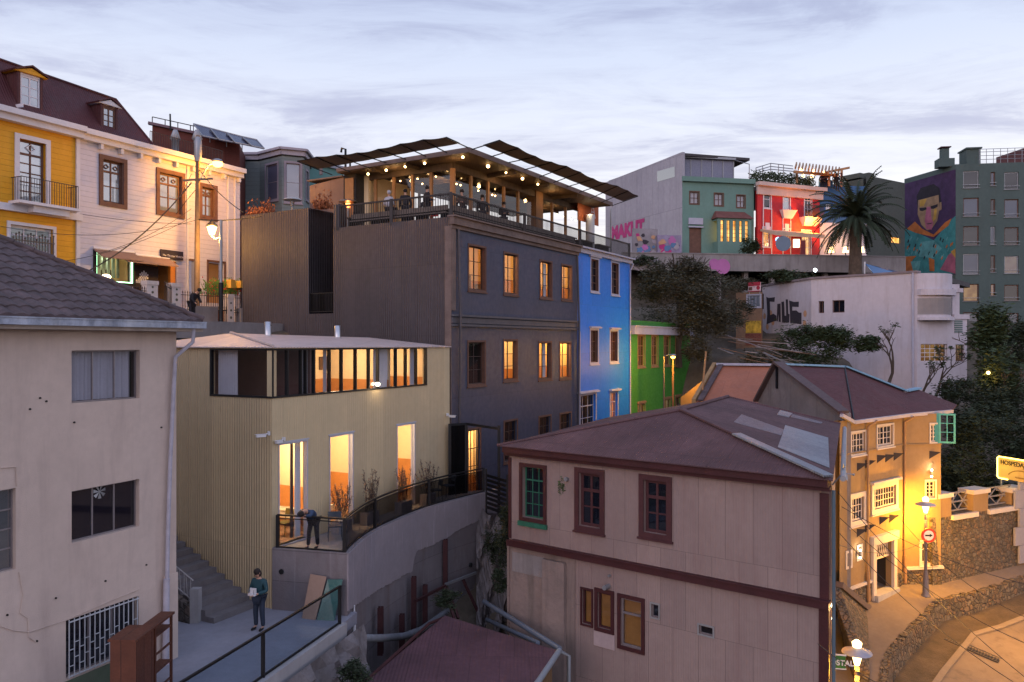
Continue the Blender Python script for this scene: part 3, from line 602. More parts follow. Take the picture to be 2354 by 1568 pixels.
inn = offs(TC, -.3); foot = [(-7.42, 24.64)]+TC+list(reversed(inn))+[(-5.2, 24.35), (-7.45, 24.92)]
m = MB(); P = [tuple(TF)]+TC; I = [(-7.40, 24.95), (-5.22, 24.38)]+inn[1:]
for i in range(len(P)-1):
    a, b = P[i], P[i+1]; c, d = I[i+1] if i+1 < len(I) else I[-1], I[i]
    m.hexa([(*a, -14), (*b, -14), (*c, -14), (*d, -14), (*a, TZ+.07), (*b, TZ+.07), (*c, TZ+.07), (*d, TZ+.07)])
m.build('wall', m_ret, rw)
def tw_hit(px, off=0.):                                  # point of the curved wall under an image column
    O = offs(TC, off); k = (px-CX)/FL; best = None
    for i in range(len(O)-1):
        a, b = Vector(O[i]), Vector(O[i+1]); fa, fb_ = a.x-k*a.y, b.x-k*b.y
        if fa*fb_ <= 0: t = fa/(fa-fb_+1e-9); return a.lerp(b, t)
    return Vector(O[0]) if px < 990 else Vector(O[-1])
def TWp(px, py, off=0.): p = tw_hit(px, off); return Vector((p.x, p.y, (CY-py)/FL*p.y))
# render coat on the upper part with an uneven lower edge
O = offs(TC, .03); lim = [(1263, 0)]; cmb_ = MB(); bl = [(800, 1405), (860, 1362), (925, 1325), (952, 1312), (954, 1268), (990, 1255), (1024, 1238), (1060, 1215), (1115, 1190)]
def lowz(p):
    px = CX+p[0]/p[1]*FL
    for (x0, y0), (x1, y1) in zip(bl, bl[1:]):
        if x0 <= px <= x1: y = y0+(y1-y0)*(px-x0)/(x1-x0); return (CY-y)/FL*p[1]
    return (CY-1400)/FL*p[1] if px < 900 else (CY-1180)/FL*p[1]
for i in range(len(TC)-3):
    for k in range(4):
        a = Vector(O[i]).lerp(Vector(O[i+1]), k/4); b = Vector(O[i]).lerp(Vector(O[i+1]), (k+1)/4); ai = Vector(TC[i]).lerp(Vector(TC[i+1]), k/4)-Vector((.01, 0)); bi = Vector(TC[i]).lerp(Vector(TC[i+1]), (k+1)/4)-Vector((.01, 0))
        za, zb = lowz(a)+random.uniform(-.03, .03), lowz(b)+random.uniform(-.03, .03)
        cmb_.hexa([(*a, za), (*b, zb), (*bi, zb), (*ai, za), (*a, TZ+.05), (*b, TZ+.05), (*bi, TZ+.05), (*ai, TZ+.05)])
cmb_.build('render_coat', m_coat, rw)
hl = MB()
for px, py in ((1332, 1299),): p = TWp(*q('N', 1975, 825), .02); hl.tube([p, p+Vector((.08, -.03, 0))], .09, 10)
p = Vector(tb(.32, .01, -7.05)); hl.tube([p, p+Vector((-.02, -.04, 0))], .08, 10)
hl.build('weep_pipe', M('black_hole', (.01, .01, .012), 1), rw)
tf = [(-7.38, 24.95)]+[(-5.22, 24.38)]+inn[1:]+[tuple(cY+dY*10.9)]+[tuple(cY+dY*.1)]
struct('terrace_floor', MB().prism(tf, TZ-.25, TZ), M('terrace_screed', (.30, .27, .25), .9, 0, .15, .8, stain=.25))
tr = thing('terrace_railing', 'black steel terrace railing with smoked glass on top of the curved wall', 'railing', (-4.97, 24.05, TZ))
R_ = offs(TC, -.14); smoked = GLASS('smoked_glass', (.6, .58, .58), .05, .12, (.02, .02, .022))
posts = [(-7.27, 24.72), (-5.08, 24.15)]
for px in (862, 986, 1112): p = tw_hit(px, -.14); posts.append((p.x, p.y))
for p in posts: MB().box(p[0]-.05, p[0]+.05, p[1]-.05, p[1]+.05, TZ+.0, TZ+1.08).build('post', black, tr)
path = [(-7.27, 24.72), (-5.08, 24.15)]+[p for p in R_ if p[1] > 24.6 and p[1] < 33.9]
hr = MB(); lr = MB()
for a, b in zip(path, path[1:]): hr.beam((*a, TZ+1.08), (*b, TZ+1.08), .07, .05); lr.beam((*a, TZ+.09), (*b, TZ+.09), .05, .05); hr.beam((*a, TZ+.98), (*b, TZ+.98), .03, .03)
hr.build('handrail', black, tr); lr.build('bottom_rail', black, tr)
gl = MB()
for a, b in zip(path[1:], path[2:]): gl.extr([(*a, TZ+.12), (*b, TZ+.12), (*b, TZ+.96), (*a, TZ+.96)], (.006, -.004, 0))
gl.build('glass_panel', smoked, tr)
MB().extr([(*path[0], TZ+.12), (*path[1], TZ+.12), (*path[1], TZ+.96), (*path[0], TZ+.96)], (.002, -.008, 0)).build('glass_panel', glass, tr)
# steel posts, struts, pipes against the wall
mrust = M('maroon_primer', (.055, .018, .020), .7, .2, .3, 2)
for i, (x, y0, y1, o) in enumerate(((1770, 612, 1000, .14), (1505, 925, 1345, .3), (1600, 995, 1330, .3), (1225, 1180, 1420, .3), (1405, 1240, 1400, .3))):
    a = TWp(*q('N', x, y0), o); b = TWp(*q('N', x, y1+160), o); m = MB(); m.box(a.x-.09, a.x+.09, a.y-.10, a.y-.085, b.z, a.z); m.box(a.x-.09, a.x+.09, a.y+.085, a.y+.10, b.z, a.z); m.box(a.x-.01, a.x+.01, a.y-.084, a.y+.084, b.z, a.z)
    single('steel_post', m, mrust, ['tallest maroon steel post standing against the curved concrete wall', 'maroon steel post left of the wall struts, second tallest', 'short maroon steel post just left of the tall one', 'low maroon steel post nearest the corner of the curved wall', 'stub of a maroon steel post between two others above the big grey pipe'][i], 'post', 'maroon steel posts against the concrete wall')
for i, (a, b, oa, ob, lab) in enumerate((((1520, 1130), (1770, 1000), .45, .5, 'maroon crossbar between the steel posts of the concrete wall'), ((1770, 990), (2080, 872), .45, .4, 'thin grey pipe running level along the foot of the curved wall'),
    ((1760, 1010), (1845, 1280), .5, 1.3, 'left maroon strut leaning on the tall steel post'), ((1785, 1020), (1880, 1275), .5, 1.4, 'right maroon strut leaning on the tall steel post'), ((1915, 940), (2095, 1330), .4, 1.5, 'long maroon strut leaning on the wall near the gully'), ((2045, 915), (2100, 1310), .4, 1.3, 'thin maroon strut nearest the hanging vines'))):
    A_, B_ = TWp(*q('N', *a), oa), TWp(*q('N', *b), ob); single('steel_strut', MB().beam(A_, B_, .09), mrust if i != 1 else greym, lab, 'strut', 'struts and bars against the concrete wall')
gp = [TWp(*q('N', x, y), o) for x, y, o in ((945, 1440, .2), (1050, 1442, .5), (1250, 1440, .7), (1420, 1425, .8), (1560, 1375, .8), (1680, 1290, .6), (1790, 1210, .5))]
m_pvc = M('grey_drain_pipe', (.16, .17, .19), .5, 0, .2, 3)
single('drain_pipe', MB().tube(gp, .12, 10), m_pvc, 'big grey drain pipe sagging along the foot of the curved wall', 'pipe')
a = TWp(*q('N', 2130, 385), -.1); single('standpipe', MB().tube([a+Vector((0, .3, .1)), a, TWp(*q('N', 2110, 800), .1), TWp(*q('N', 2096, 1100), .3)], .07, 8), M('pale_pipe', (.30, .28, .33), .6), 'pale vertical pipe in the corner between curved wall and vines', 'pipe')
m_gp = M('blue_grey_pipe', (.14, .17, .22), .5, .2, .2)
pa, pb = W(*q('O', 1330, 790), 30), W(*q('O', 2060, 1245), 24.9)
single('gully_pipe', MB().tube([pa, pb], .09, 8), m_gp, 'upper grey pipe dropping across the gully to the red shed corner', 'pipe', 'pipes across the gully')
single('gully_pipe', MB().tube([pa+Vector((.1, .2, -.75)), W(*q('O', 1850, 1190), 25.6)], .08, 8), m_gp, 'lower grey pipe under the other one across the gully', 'pipe', 'pipes across the gully')
pcl = [TWp(*q('N', x, y), .06) for x, y in ((1005, 1165), (1003, 1350), (990, 1568))]
single('white_pipe', MB().tube(pcl+[pcl[-1]-Vector((0, 0, 2))], [.02, .06, .06, .06], 7), whitep, 'thin whitish pipe at the corner of the curved wall', 'pipe')

# ================================================================ dark house with roof restaurant
cD = Vector((-2.615, 34.2)); dR = Vector((.504, .864)).normalized(); dL = Vector((-dR.y, dR.x))
def RT(a, b, z): p = cD+dR*a+dL*b; return Vector((p.x, p.y, z))
endR = Vector(col_hit(cD, dR, 1328)); FDR = Face(cD, endR); LR = FDR.len
aL = Vector(col_hit(cD, dL, 555)); FDL = Face(aL, cD); LLD = FDL.len
m_darkL = M('lamp_tinted_corrugated', (.070, .060, .069), .55, .1, .12, .5, rib=.12, ribd=.02, sheet=(.9, 3.1, .01, 0), stain=.25, stcol=(.05, .04, .038))  # street lamp's brownish cast put into the left face colour
m_darkR = M('sky_tinted_corrugated', (.056, .070, .118), .55, .1, .1, .5, rib=.085, ribd=.012, sheet=(1.6, 3.3, .010), stain=.2, stcol=(.05, .048, .055))  # bluish cast of the sky put into the right face colour
m_trim = M('weathered_trim', (.16, .115, .10), .85, 0, .3, 2, bump=.004, bs=20, stain=.4); m_case = M('window_casing_brown', (.13, .065, .045), .75, 0, .25, 3)
dk = thing('corrugated_house', 'tall dark grey corrugated house with lit windows under the roof restaurant', 'house', (*cD, -9))
ZD = 5.42; DK = 5.28; sz = 1.39; us_, ue_ = FDL.u(710), FDL.u(766)
wall(FDL, ue_, LLD, -9, ZD, [], m_darkL, dk, .2, 'left_wall')
wall(FDL, 0, us_, -9, 6.5, [], m_darkL, dk, .2, 'left_wall'); wall(FDL, us_, ue_, -9, sz, [], m_darkL, dk, .2, 'left_wall')
nm = MB()
nm.quad(FDL.pt(us_, sz, -.0), FDL.pt(us_, sz, -3), FDL.pt(us_, 6.5, -3), FDL.pt(us_, 6.5, 0)); nm.quad(FDL.pt(ue_, sz, -.2), FDL.pt(ue_, sz, -3), FDL.pt(ue_, ZD, -3), FDL.pt(ue_, ZD, -.2)); nm.quad(FDL.pt(us_, sz, -3), FDL.pt(ue_, sz, -3), FDL.pt(ue_, ZD, -3), FDL.pt(us_, ZD, -3)); nm.quad(FDL.pt(us_, sz, -.0), FDL.pt(ue_, sz, -.0), FDL.pt(ue_, sz, -3), FDL.pt(us_, sz, -3))
nm.build('light_well', m_darkL, dk)
# roof of the left block and the deck
MB().prism([tuple(FDL.pt(us_, 0, -.02).xy), tuple(FDL.pt(us_, 0, -6).xy), tuple(FDL.pt(0.02, 0, -6).xy), tuple(FDL.pt(.02, 0, -.02).xy)][::-1], 6.2, 6.42).build('side_roof', m_darkL, dk)
nr_ = MB()
for u in (us_, 0.0): nr_.quad(FDL.pt(u, -9, -.0), FDL.pt(u, -9, -6), FDL.pt(u, 6.45, -6), FDL.pt(u, 6.45, 0))
nr_.build('side_wall', m_darkL, dk)
bS = LLD-ue_-.05; dN = Vector(col_hit(cD, dR, 1448)); LB2 = (dN-cD).length
MB().prism([tuple(RT(.05, .05, 0).xy), tuple(RT(LB2, .05, 0).xy), tuple(RT(LB2, 9, 0).xy), tuple(RT(3.2, 9, 0).xy), tuple(RT(3.2, bS, 0).xy), tuple(RT(.05, bS, 0).xy)], 5.05, DK).build('deck', M('deck_boards', (.10, .075, .06), .8, 0, .2, 2, planks=.14), dk)
rows = [[(225, 250, 312, 480), (415, 290, 485, 500), (607, 330, 667, 520), (723, 352, 774, 530)], [(222, 760, 310, 985), (413, 752, 482, 960), (600, 762, 664, 955), (712, 764, 769, 950)]]
low = [(415, 1182, 482, 1300), (601, 1158, 662, 1270), (713, 1142, 770, 1250)]
R1 = [[FDR.rect('F', *w) for w in r] for r in rows]; R3 = [FDR.rect('F', *w) for w in low]; RD = FDR.rect('F', 222, 1226, 285, 1437)
RD = (RD[0], RD[1], -7.2, RD[3]); lw2 = []
for r in R3: lw2.append((r[0], r[1], r[3]-1.9, r[3]))
wall(FDR, 0, LR, -9, ZD-.35, R1[0]+R1[1]+lw2+[RD], m_darkR, dk, .24, 'front_wall')
bb = MB(); q1, q2, q3 = RT(LB2, 0, 0).xy, RT(LB2, 9, 0).xy, RT(4, 12.3, 0).xy
for a, b in ((q1, q2), (q2, q3)): bb.quad((*a, -9), (*b, -9), (*b, 5.2), (*a, 5.2))
bb.build('back_wall', m_darkR, dk)
frm = M('window_frame_dark', (.05, .028, .022), .6)
def lining(F, r, mat, parent, dep=.24):
    a, b, c, d = r; m = MB(); e = .012
    m.fbox(F, a+.001, a+e, c, d, -dep, -.002); m.fbox(F, b-e, b-.001, c, d, -dep, -.002); m.fbox(F, a+e, b-e, d-e, d-.001, -dep, -.002); m.fbox(F, a+e, b-e, c+.001, c+e, -dep, -.002)
    return m.build('reveal', mat, parent)
for i, row in enumerate(R1):
    for j, r in enumerate(row):
        w = window(FDR, dk, r, frm, GLASS('room_glass', (.95, .95, .95), .07) if 'room_glass' not in bpy.data.materials else bpy.data.materials['room_glass'], cols=2, rows=3 if i == 0 else 3, dep=.2, fw=.05, mw=.028, casing=.085, cmat=m_case, sill=.07, curtain=((0, .22), None, (.72, 1), (0, .3), None, (0, .25), (.7, 1), None)[i*4+j])
        lining(FDR, r, m_case, w)
for r in lw2: w = window(FDR, dk, r, frm, cols=2, rows=4, dep=.14, casing=.085, cmat=m_case, sill=.06); back(FDR, dk, r, 1)
w = window(FDR, dk, RD, frm, bpy.data.materials['room_glass'], cols=3, rows=4, dep=.12, fw=.07, name='glazed_door', casing=.08, cmat=m_case)
m1 = (R1[0][1][1]+R1[0][2][0])/2
zf1, zc1 = R1[0][0][2]-.45, ZD-.5; zf2, zc2 = R1[1][1][2]-.45, R1[0][0][2]-1.2
orange_w = M('orange_wall', (.72, .48, .20), .9, 0, .04)
room(FDR, dk, .3, m1, zf1, zc1, 2.6, zf1+1.25, 300, q0=-.245, lz=zc1-.5, wmat=orange_w); room(FDR, dk, m1+.05, LR-.25, zf1, zc1, 2.6, zf1+1.15, 290, q0=-.245, lz=zc1-.5, wmat=orange_w)
m2 = (R1[1][0][1]+R1[1][1][0])/2; back(FDR, dk, R1[1][0], 2)
room(FDR, dk, m2, m1, zf2, zc2, 2.6, zf2+.9, 240, q0=-.245, lz=zc2-.5); room(FDR, dk, m1+.05, LR-.25, zf2, zc2, 2.6, zf2+.9, 380, q0=-.245, lz=zc2-.9, lu=(R1[1][3][0]+R1[1][3][1])/2, ld=.8, wmat=orange_w)
room(FDR, dk, RD[0]-.2, RD[1]+.3, RD[2]-.1, RD[3]+.1, 2.0, RD[2]+1.1, 150, q0=-.245)
# cornice, belt, corner board, pipes
tm = MB().fbox(FDR, -.12, LR, ZD-.34, ZD-.02, .0, .22).fbox(FDR, -.16, LR, ZD-.02, ZD+.05, -.1, .32).fbox(FDR, -.06, LR, ZD-.5, ZD-.341, .0, .1)
tm.build('cornice', m_trim, dk)
MB().fbox(FDR, -.03, .26, 1.4, ZD-.51, .003, .07).fbox(FDL, LLD-.3, LLD+.03, -6, ZD-.4, .003, .05).build('corner_board', m_trim, dk)
zb_ = FDR.uv(1040, 722)[1]
MB().fbox(FDR, -.02, LR, zb_-.1, zb_, .003, .16).fbox(FDR, -.02, LR, zb_-.38, zb_-.14, .003, .09).fbox(FDR, -.02, LR, zb_-.52, zb_-.42, .003, .13).build('belt_course', M('slate_trim', (.085, .08, .09), .7, 0, .2, 1.5), dk)
pm = M('dark_pipe', (.07, .065, .075), .5, .3)
MB().tube([FDR.pt(.42, ZD-.5, .09), FDR.pt(.42, zb_+.02, .2), FDR.pt(.42, zb_-.5, .2), FDR.pt(.40, -8, .09)], .055, 8).build('downpipe', pm, dk)
MB().tube([FDR.pt(LR-.22, ZD-.5, .09), FDR.pt(LR-.22, zb_+.02, .2), FDR.pt(LR-.22, zb_-.5, .2), FDR.pt(LR-.2, -8, .09)], .055, 8).build('downpipe', pm, dk)
wr = MB(); zz = sz+1.0
wr.fbox(FDL, us_, ue_, zz-.04, zz, -.1, -.05).fbox(FDL, us_, ue_, sz+.08, sz+.12, -.1, -.05)
for k in range(16): u = us_+(ue_-us_)*(k+.5)/16; wr.fbox(FDL, u-.012, u+.012, sz+.12, zz-.04, -.09, -.06)
wr.build('well_railing', black, dk)

# ---------------------------------------------------------------- blue house
m_blue = M('blue_cladding', (.010, .19, .74), .5, 0, .06, .6, rib=.085, ribd=.006, sheet=(1.3, 2.8, .006), stain=.10, stcol=(.02, .12, .35))
FBU = Face(endR, dN); LBu = FBU.len; bl_ = thing('blue_house', 'bright blue three storey house with narrow pale framed windows', 'house', (*endR, -9))
m_pale = M('lavender_trim', (.40, .40, .48), .7, 0, .1, 2)
B1 = [FBU.rect('F', *w) for w in ((878, 318, 918, 486), (988, 338, 1026, 503))]; B2 = [FBU.rect('F', *w) for w in ((876, 697, 915, 868), (982, 702, 1020, 862))]; B3 = [FBU.rect('F', *w) for w in ((813, 1042, 903, 1235), (982, 1030, 1020, 1190))]
wall(FBU, 0, LBu, -9, ZD-.3, B1+B2+B3, m_blue, bl_, .2, 'front_wall')
for i, r in enumerate(B1):
    w = window(FBU, bl_, r, m_case, cols=2, rows=4, dep=.18, casing=.1, cmat=m_pale, sill=.08, curtain=(.1, .5)); lining(FBU, r, m_case, w, .2); back(FBU, bl_, r, 1)
    a, b, c, d = r; z0 = d+.12; MB().extr([FBU.pt(a-.28, z0, .01), FBU.pt(b+.28, z0, .01), FBU.pt(b+.28, z0+.1, .01), FBU.pt((a+b)/2, z0+.42, .01), FBU.pt(a-.28, z0+.1, .01)], FBU.n.to_3d()*.12).build('pediment', m_pale, w)
amber = GLASS('amber_glass', (.8, .5, .3), .2, .55, (.10, .045, .02))
for r in B2: w = window(FBU, bl_, r, m_case, amber, cols=2, rows=3, dep=.18, casing=.12, cmat=m_pale, sill=.08, lintel=.2); lining(FBU, r, m_case, w, .2); back(FBU, bl_, r, 1)
for i, r in enumerate(B3): w = window(FBU, bl_, r, m_pale, amber if i else None, cols=3 if i == 0 else 2, rows=2, dep=.18, casing=.12, cmat=m_pale, lintel=.22, glow=None if i == 0 else gold_glow, transom=.3); back(FBU, bl_, r, 1)
MB().fbox(FBU, 0, LBu+.1, ZD-.29, ZD-.04, .0, .16).fbox(FBU, 0, LBu+.14, ZD-.04, ZD+.05, -.1, .34).build('cornice', m_pale, bl_)
MB().tube([FBU.pt(LBu-.12, ZD-.3, .3), FBU.pt(LBu-.12, ZD-.75, .08), FBU.pt(LBu-.12, -8, .08)], .05, 8).build('downpipe', m_pale, bl_)
MB().tube([FBU.pt(.1, zb_-.6, .08), FBU.pt(.1, -8, .08)], .05, 8).build('downpipe', m_pale, bl_)

# ---------------------------------------------------------------- green house
m_green = M('green_cladding', (.055, .25, .03), .55, 0, .08, .6, rib=.085, ribd=.006, sheet=(1.4, 2.6, .006), stain=.12, stcol=(.03, .09, .02))
gA = Vector(col_hit(cD+dR*.0, dR, 1451)); gB = Vector(col_hit(gA, dR, 1586.5)); FG = Face(gA, gB); LG = FG.len
gh = thing('green_house', 'green clad house with four tall narrow windows and a white cornice', 'house', (*gA, -10))
ZG = FG.uv(1452, 736)[1]; G1 = [FG.rect('F', *w) for w in ((1130, 724, 1165, 888), (1204, 726, 1235, 884), (1269, 727, 1300, 882), (1330, 728, 1356, 880))]
G2 = [FG.rect('F', *w) for w in ((1130, 1092, 1165, 1240), (1267, 1067, 1303, 1180), (1329, 1054, 1355, 1150))]
wall(FG, 0, LG, -10, ZG, G1+G2, m_green, gh, .2, 'front_wall')
tanf = M('tan_frame', (.30, .17, .08), .7, 0, .15, 2)
for r in G1: window(FG, gh, r, tanf, GLASS('brown_pane', (.5, .35, .25), .12, .8, (.13, .06, .025)) if 'brown_pane' not in bpy.data.materials else bpy.data.materials['brown_pane'], cols=2, rows=3, dep=.12, casing=.1, cmat=tanf, sill=.08, lintel=.1); back(FG, gh, r, 1)
for i, r in enumerate(G2): window(FG, gh, r, tanf, cols=4 if i == 0 else 2, rows=1, dep=.12, casing=.08, cmat=tanf, glow=(glow_pale, glow_pale, None)[i], lintel=.08); back(FG, gh, r, 1)
zc_ = FG.uv(1452, 749)[1]; MB().fbox(FG, .0, LG+.3, zc_-.55, zc_-.04, .003, .25).fbox(FG, .0, LG+.35, zc_-.04, zc_+.03, .003, .32).build('cornice', m_pale, gh)
g3, g4 = gB+dL*7, gA+dL*7; m = MB()
for a, b in ((gB, g3), (g3, g4), (g4, gA)): m.quad((*a, -10), (*b, -10), (*b, ZG), (*a, ZG))
m.poly([(*gA, ZG-.3), (*gB, ZG-.3), (*g3, ZG-.3), (*g4, ZG-.3)]); m.build('side_wall', m_green, gh)

# ---------------------------------------------------------------- street lamps: bulb, head, arm, pole
def arm_lamp(base, top_z, arm, label, power, mpole=None, r=.07):
    t = thing('street_lamp', label, 'street lamp', base); b = Vector(base); tz = Vector((b.x, b.y, top_z)); e = tz+Vector(arm)
    MB().tube([b, tz], [r*1.1, r*.6], 8).build('pole', mpole or pm, t)
    mid = tz.lerp(e, .5)+Vector((0, 0, .1)); MB().tube([tz-Vector((0, 0, .3)), tz, mid, e], .03, 6).build('arm', greym, t)
    MB().ball(e+Vector((0, 0, .03)), .2, 12, (1, 1, .45)).build('lamp_head', greym, t)
    MB().ball(e-Vector((0, 0, .07)), .15, 12, (1, 1, .7)).build('bulb', sodium_bulb, t)
    if power: lamp('lamp_light', e-Vector((0, 0, .25)), power, SODIUM, .12, t)
    return t
pb = FBU.pt(LBu-.25, -9, 2.4)
lz = (CY-822)/FL*46.2
arm_lamp((pb.x, pb.y, -9), lz, (.35, -1.1, .05), 'sodium street lamp glowing between the blue and the green house', 950)
single('wooden_pole', MB().tube([(pb.x+.55, pb.y-.1, -9.5), (pb.x+.55, pb.y-.1, -.95)], .07, 8), wood_brown, 'short brown wooden pole in front of the green house', 'pole')

# ================================================================ restaurant pavilion on the deck
pv = thing('roof_pavilion', 'glazed timber pavilion with flat awning roof on the dark house terrace', 'pavilion', tuple(RT(2.4, 1.6, DK)))
FPL = Face(RT(2.4, 9.0, 0).xy, RT(2.4, 1.6, 0).xy); FPR = Face(RT(2.4, 1.6, 0).xy, RT(19, 1.6, 0).xy); RZ = 8.42
m_ceil = M('timber_ceiling', (.11, .07, .045), .7, 0, .25, 1.5, planks=.3); m_roofdk = M('dark_roof', (.05, .045, .05), .8)
rz = MB(); pts = [RT(1.2, -.1, RZ+.2), RT(17.2, -.1, RZ+.2), RT(17.2, 7.0, RZ+.1), RT(1.2, 7.6, RZ+.1)]
MB().slab(pts, .2).build('roof', [m_ceil], pv)
MB().extr([RT(1.16, -.14, RZ+.21), RT(17.2, -.14, RZ+.21), RT(17.2, -.14, RZ-.02), RT(1.16, -.14, RZ-.02)], tuple((-dL*.03).to_3d())).extr([RT(1.16, -.14, RZ+.21), RT(1.16, 7.6, RZ+.11), RT(1.16, 7.6, RZ-.05), RT(1.16, -.14, RZ-.02)], tuple((-dR*.03).to_3d())).build('fascia', m_trim, pv)
for px in (862, 904, 947, 990): u = FPL.u(px); MB().fbox(FPL, u-.07, u+.07, DK, RZ-.35, -.12, .0).build('post', wood_warm, pv)
MB().fbox(FPL, FPL.len-.1, FPL.len+.1, DK, RZ-.3, -.14, .04).build('post', wood_warm, pv)
for px in (1084.7, 1123.7, 1160, 1193, 1271, 1302, 1334): u = FPR.u(px); MB().fbox(FPR, u-.08, u+.08, DK, RZ-.35, -.12, .0).build('post', wood_warm, pv)
u1, u2 = FPR.u(1229), FPR.u(1245); MB().fbox(FPR, u1, u2, DK, RZ-.02, -.5, .1).build('pillar', M('pillar_wood', (.20, .10, .045), .7, 0, .2, 2), pv)
bm = MB().fbox(FPL, FPL.u(820), FPL.len, RZ-.35, RZ-.01, -.12, .02).fbox(FPR, .1, FPR.u(1340), RZ-.35, RZ-.01, -.12, .02).fbox(FPL, FPL.u(820), FPL.len, DK, DK+.12, -.12, .02).fbox(FPR, .1, u1, DK, DK+.12, -.12, .02)
for a_ in (5.5, 9, 12.5): bm.beam(RT(a_, 0, RZ-.08), RT(a_, 7, RZ-.12), .1, .2)
for b_ in (3.5, 5.5): bm.beam(RT(1.4, b_, RZ-.1), RT(17, b_, RZ-.1), .1, .18)
for a_ in (6, 9.5, 13): bm.beam(RT(a_, 6.2, DK), RT(a_, 6.2, RZ-.1), .14)
bm.build('beams', m_ceil, pv)
pg = GLASS('pavilion_glass', (.88, .86, .82), .09)
MB().quad(FPL.pt(FPL.u(850), DK+.12, -.06), FPL.pt(FPL.len, DK+.12, -.06), FPL.pt(FPL.len, RZ-.35, -.06), FPL.pt(FPL.u(850), RZ-.35, -.06)).quad(FPR.pt(0, DK+.12, -.06), FPR.pt(u1, DK+.12, -.06), FPR.pt(u1, RZ-.35, -.06), FPR.pt(0, RZ-.35, -.06)).build('glazing', pg, pv)
# closed service block on the left with the sodium-lit metal wall
ub0, ub1, ub2 = FPL.u(711), FPL.u(790), FPL.u(848)
FS = Face(RT(1.7, 20, 0).xy, RT(1.7, 1.6, 0).xy)
s0, s1, s2 = FS.u(712), FS.u(790), FS.u(850)
sv = thing('service_block', 'brown metal clad service block at the left end of the roof restaurant', 'annex', tuple(FS.pt(s1, DK)))
m_sb = M('copper_panels', (.20, .125, .10), .6, .1, .12, .6, sheet=(1.7, 5, .012))
MB().hexa([FS.pt(s0, DK-1, 0), FS.pt(s1, DK-1, 0), FS.pt(s1, DK-1, -5), FS.pt(s0, DK-1, -5), FS.pt(s0, 8.02, 0), FS.pt(s1, 8.22, 0), FS.pt(s1, 8.22, -5), FS.pt(s0, 8.02, -5)]).build('wall', m_sb, sv)
MB().fbox(FS, s0-.1, s1, 8.23, 8.3, -5, .1).build('flashing', m_trim, sv)
MB().fbox(FS, s1+.01, s2-.9, DK, RZ-.05, -3, -.01).build('dark_wall', M('charcoal_wall', (.03, .028, .028), .8), sv)
MB().fbox(FS, s2-1.55, s2-1.0, DK, RZ-.3, -.0, .05).build('timber_panel', wood_warm, sv)
MB().fbox(FS, s2-.88, s2-.6, DK, RZ-.1, -4, -.6).build('cream_wall', room_wall, sv)
MB().tube([FS.pt(s2-2.0, 8.3, -.5), FS.pt(s2-2.0, 9.75, -.5), FS.pt(s2-2.25, 9.82, -.5), FS.pt(s2-2.3, 9.62, -.5)], .06, 7).tube([FS.pt(s2-1.7, 8.3, -.5), FS.pt(s2-1.7, 9.35, -.5)], .05, 6).build('flue', black, sv)
# awnings
m_aw = M('awning_cloth', (.12, .10, .11), .9, 0, .15, 1.2)
def awning(name_lab, inner, outer, n, zi, zo, wob, lab):
    t = thing('awning', lab, 'awning', tuple(inner(0))); m = MB(); K = n*6
    def P(i, s):
        k = i/K; a, b = Vector(inner(k)), Vector(outer(k)); p = a.lerp(b, s); ph = (i % 6)/6
        sag = -.05*math.sin(math.pi*ph)*(.3+.7*s); p.z = zi(k)*(1-s)+zo(k)*s+sag+wob(k)*s; return p
    g = [[P(i, s/3) for s in range(4)] for i in range(K+1)]
    for i in range(K):
        for s in range(3):
            m.add([g[i][s], g[i+1][s], g[i+1][s+1], g[i][s+1]], [(0, 1, 2, 3)], True)
            m.add([v+Vector((0, 0, .02)) for v in (g[i][s], g[i][s+1], g[i+1][s+1], g[i+1][s])], [(0, 1, 2, 3)], True)
    m.build('cloth', m_aw, t)
    for i in range(0, K+1, 6):
        a, b = P(i, 0), P(i, 1); a0 = a+(a-b).normalized()*.75; MB().beam(a0-Vector((0, 0, .03)), b-Vector((0, 0, .03)), .035, .04).build('bar', black, t)
    return t
awning('', lambda k: RT(.5, -.12+k*8.3, 0), lambda k: RT(-.5, -.12+k*8.7, 0), 7, lambda k: RZ+.24-.2*k, lambda k: RZ+.28-.02*k, lambda k: .06*math.sin(k*9), 'left grey fabric awning over the roof terrace, facing the white house')
awning('', lambda k: RT(1.3+k*16, -.8, 0), lambda k: RT(1.2+k*16.3, -1.7, 0), 10, lambda k: RZ+.24, lambda k: RZ+.28+.3*k, lambda k: .06*math.sin(k*16+1), 'long grey fabric awning over the terrace above the blue house')
# string of bulbs
FB1 = Face(RT(1.55, 9, 0).xy, RT(1.55, 0, 0).xy); FB2 = Face(RT(1, .35, 0).xy, RT(18, .35, 0).xy); FB3 = Face(RT(4.2, 9, 0).xy, RT(4.2, 0, 0).xy); FB4 = Face(RT(2, 4.0, 0).xy, RT(18, 4.0, 0).xy)
def bulb(F, x, y, label, r=.06, c='C'):
    px, py = q(c, x, y); u, z = F.uv(px, py); z = min(z, RZ-.12); p = F.pt(u, z); r *= .8; t = thing('hanging_bulb', label, 'bulb', p, 0, 'string light bulbs under the pavilion roof')
    MB().ball(p, r, 8).build('bulb', bulbm, t); MB().tube([p+Vector((0, 0, r*.9)), (p.x, p.y, max(RZ-.02, z+.1))], .012, 5).build('cord', black, t); return p
names = ['leftmost', 'second', 'third', 'fourth']
for k, (x, y) in enumerate(((780, 298), (880, 277), (985, 257), (1092, 235))): bulb(FB1, x, y, '%s of the four bulbs under the left eave, counted from the copper service block' % names[k], .075)
n2 = ['at the corner itself', 'biggest and brightest', 'smallest', 'second brightest', 'farthest right']
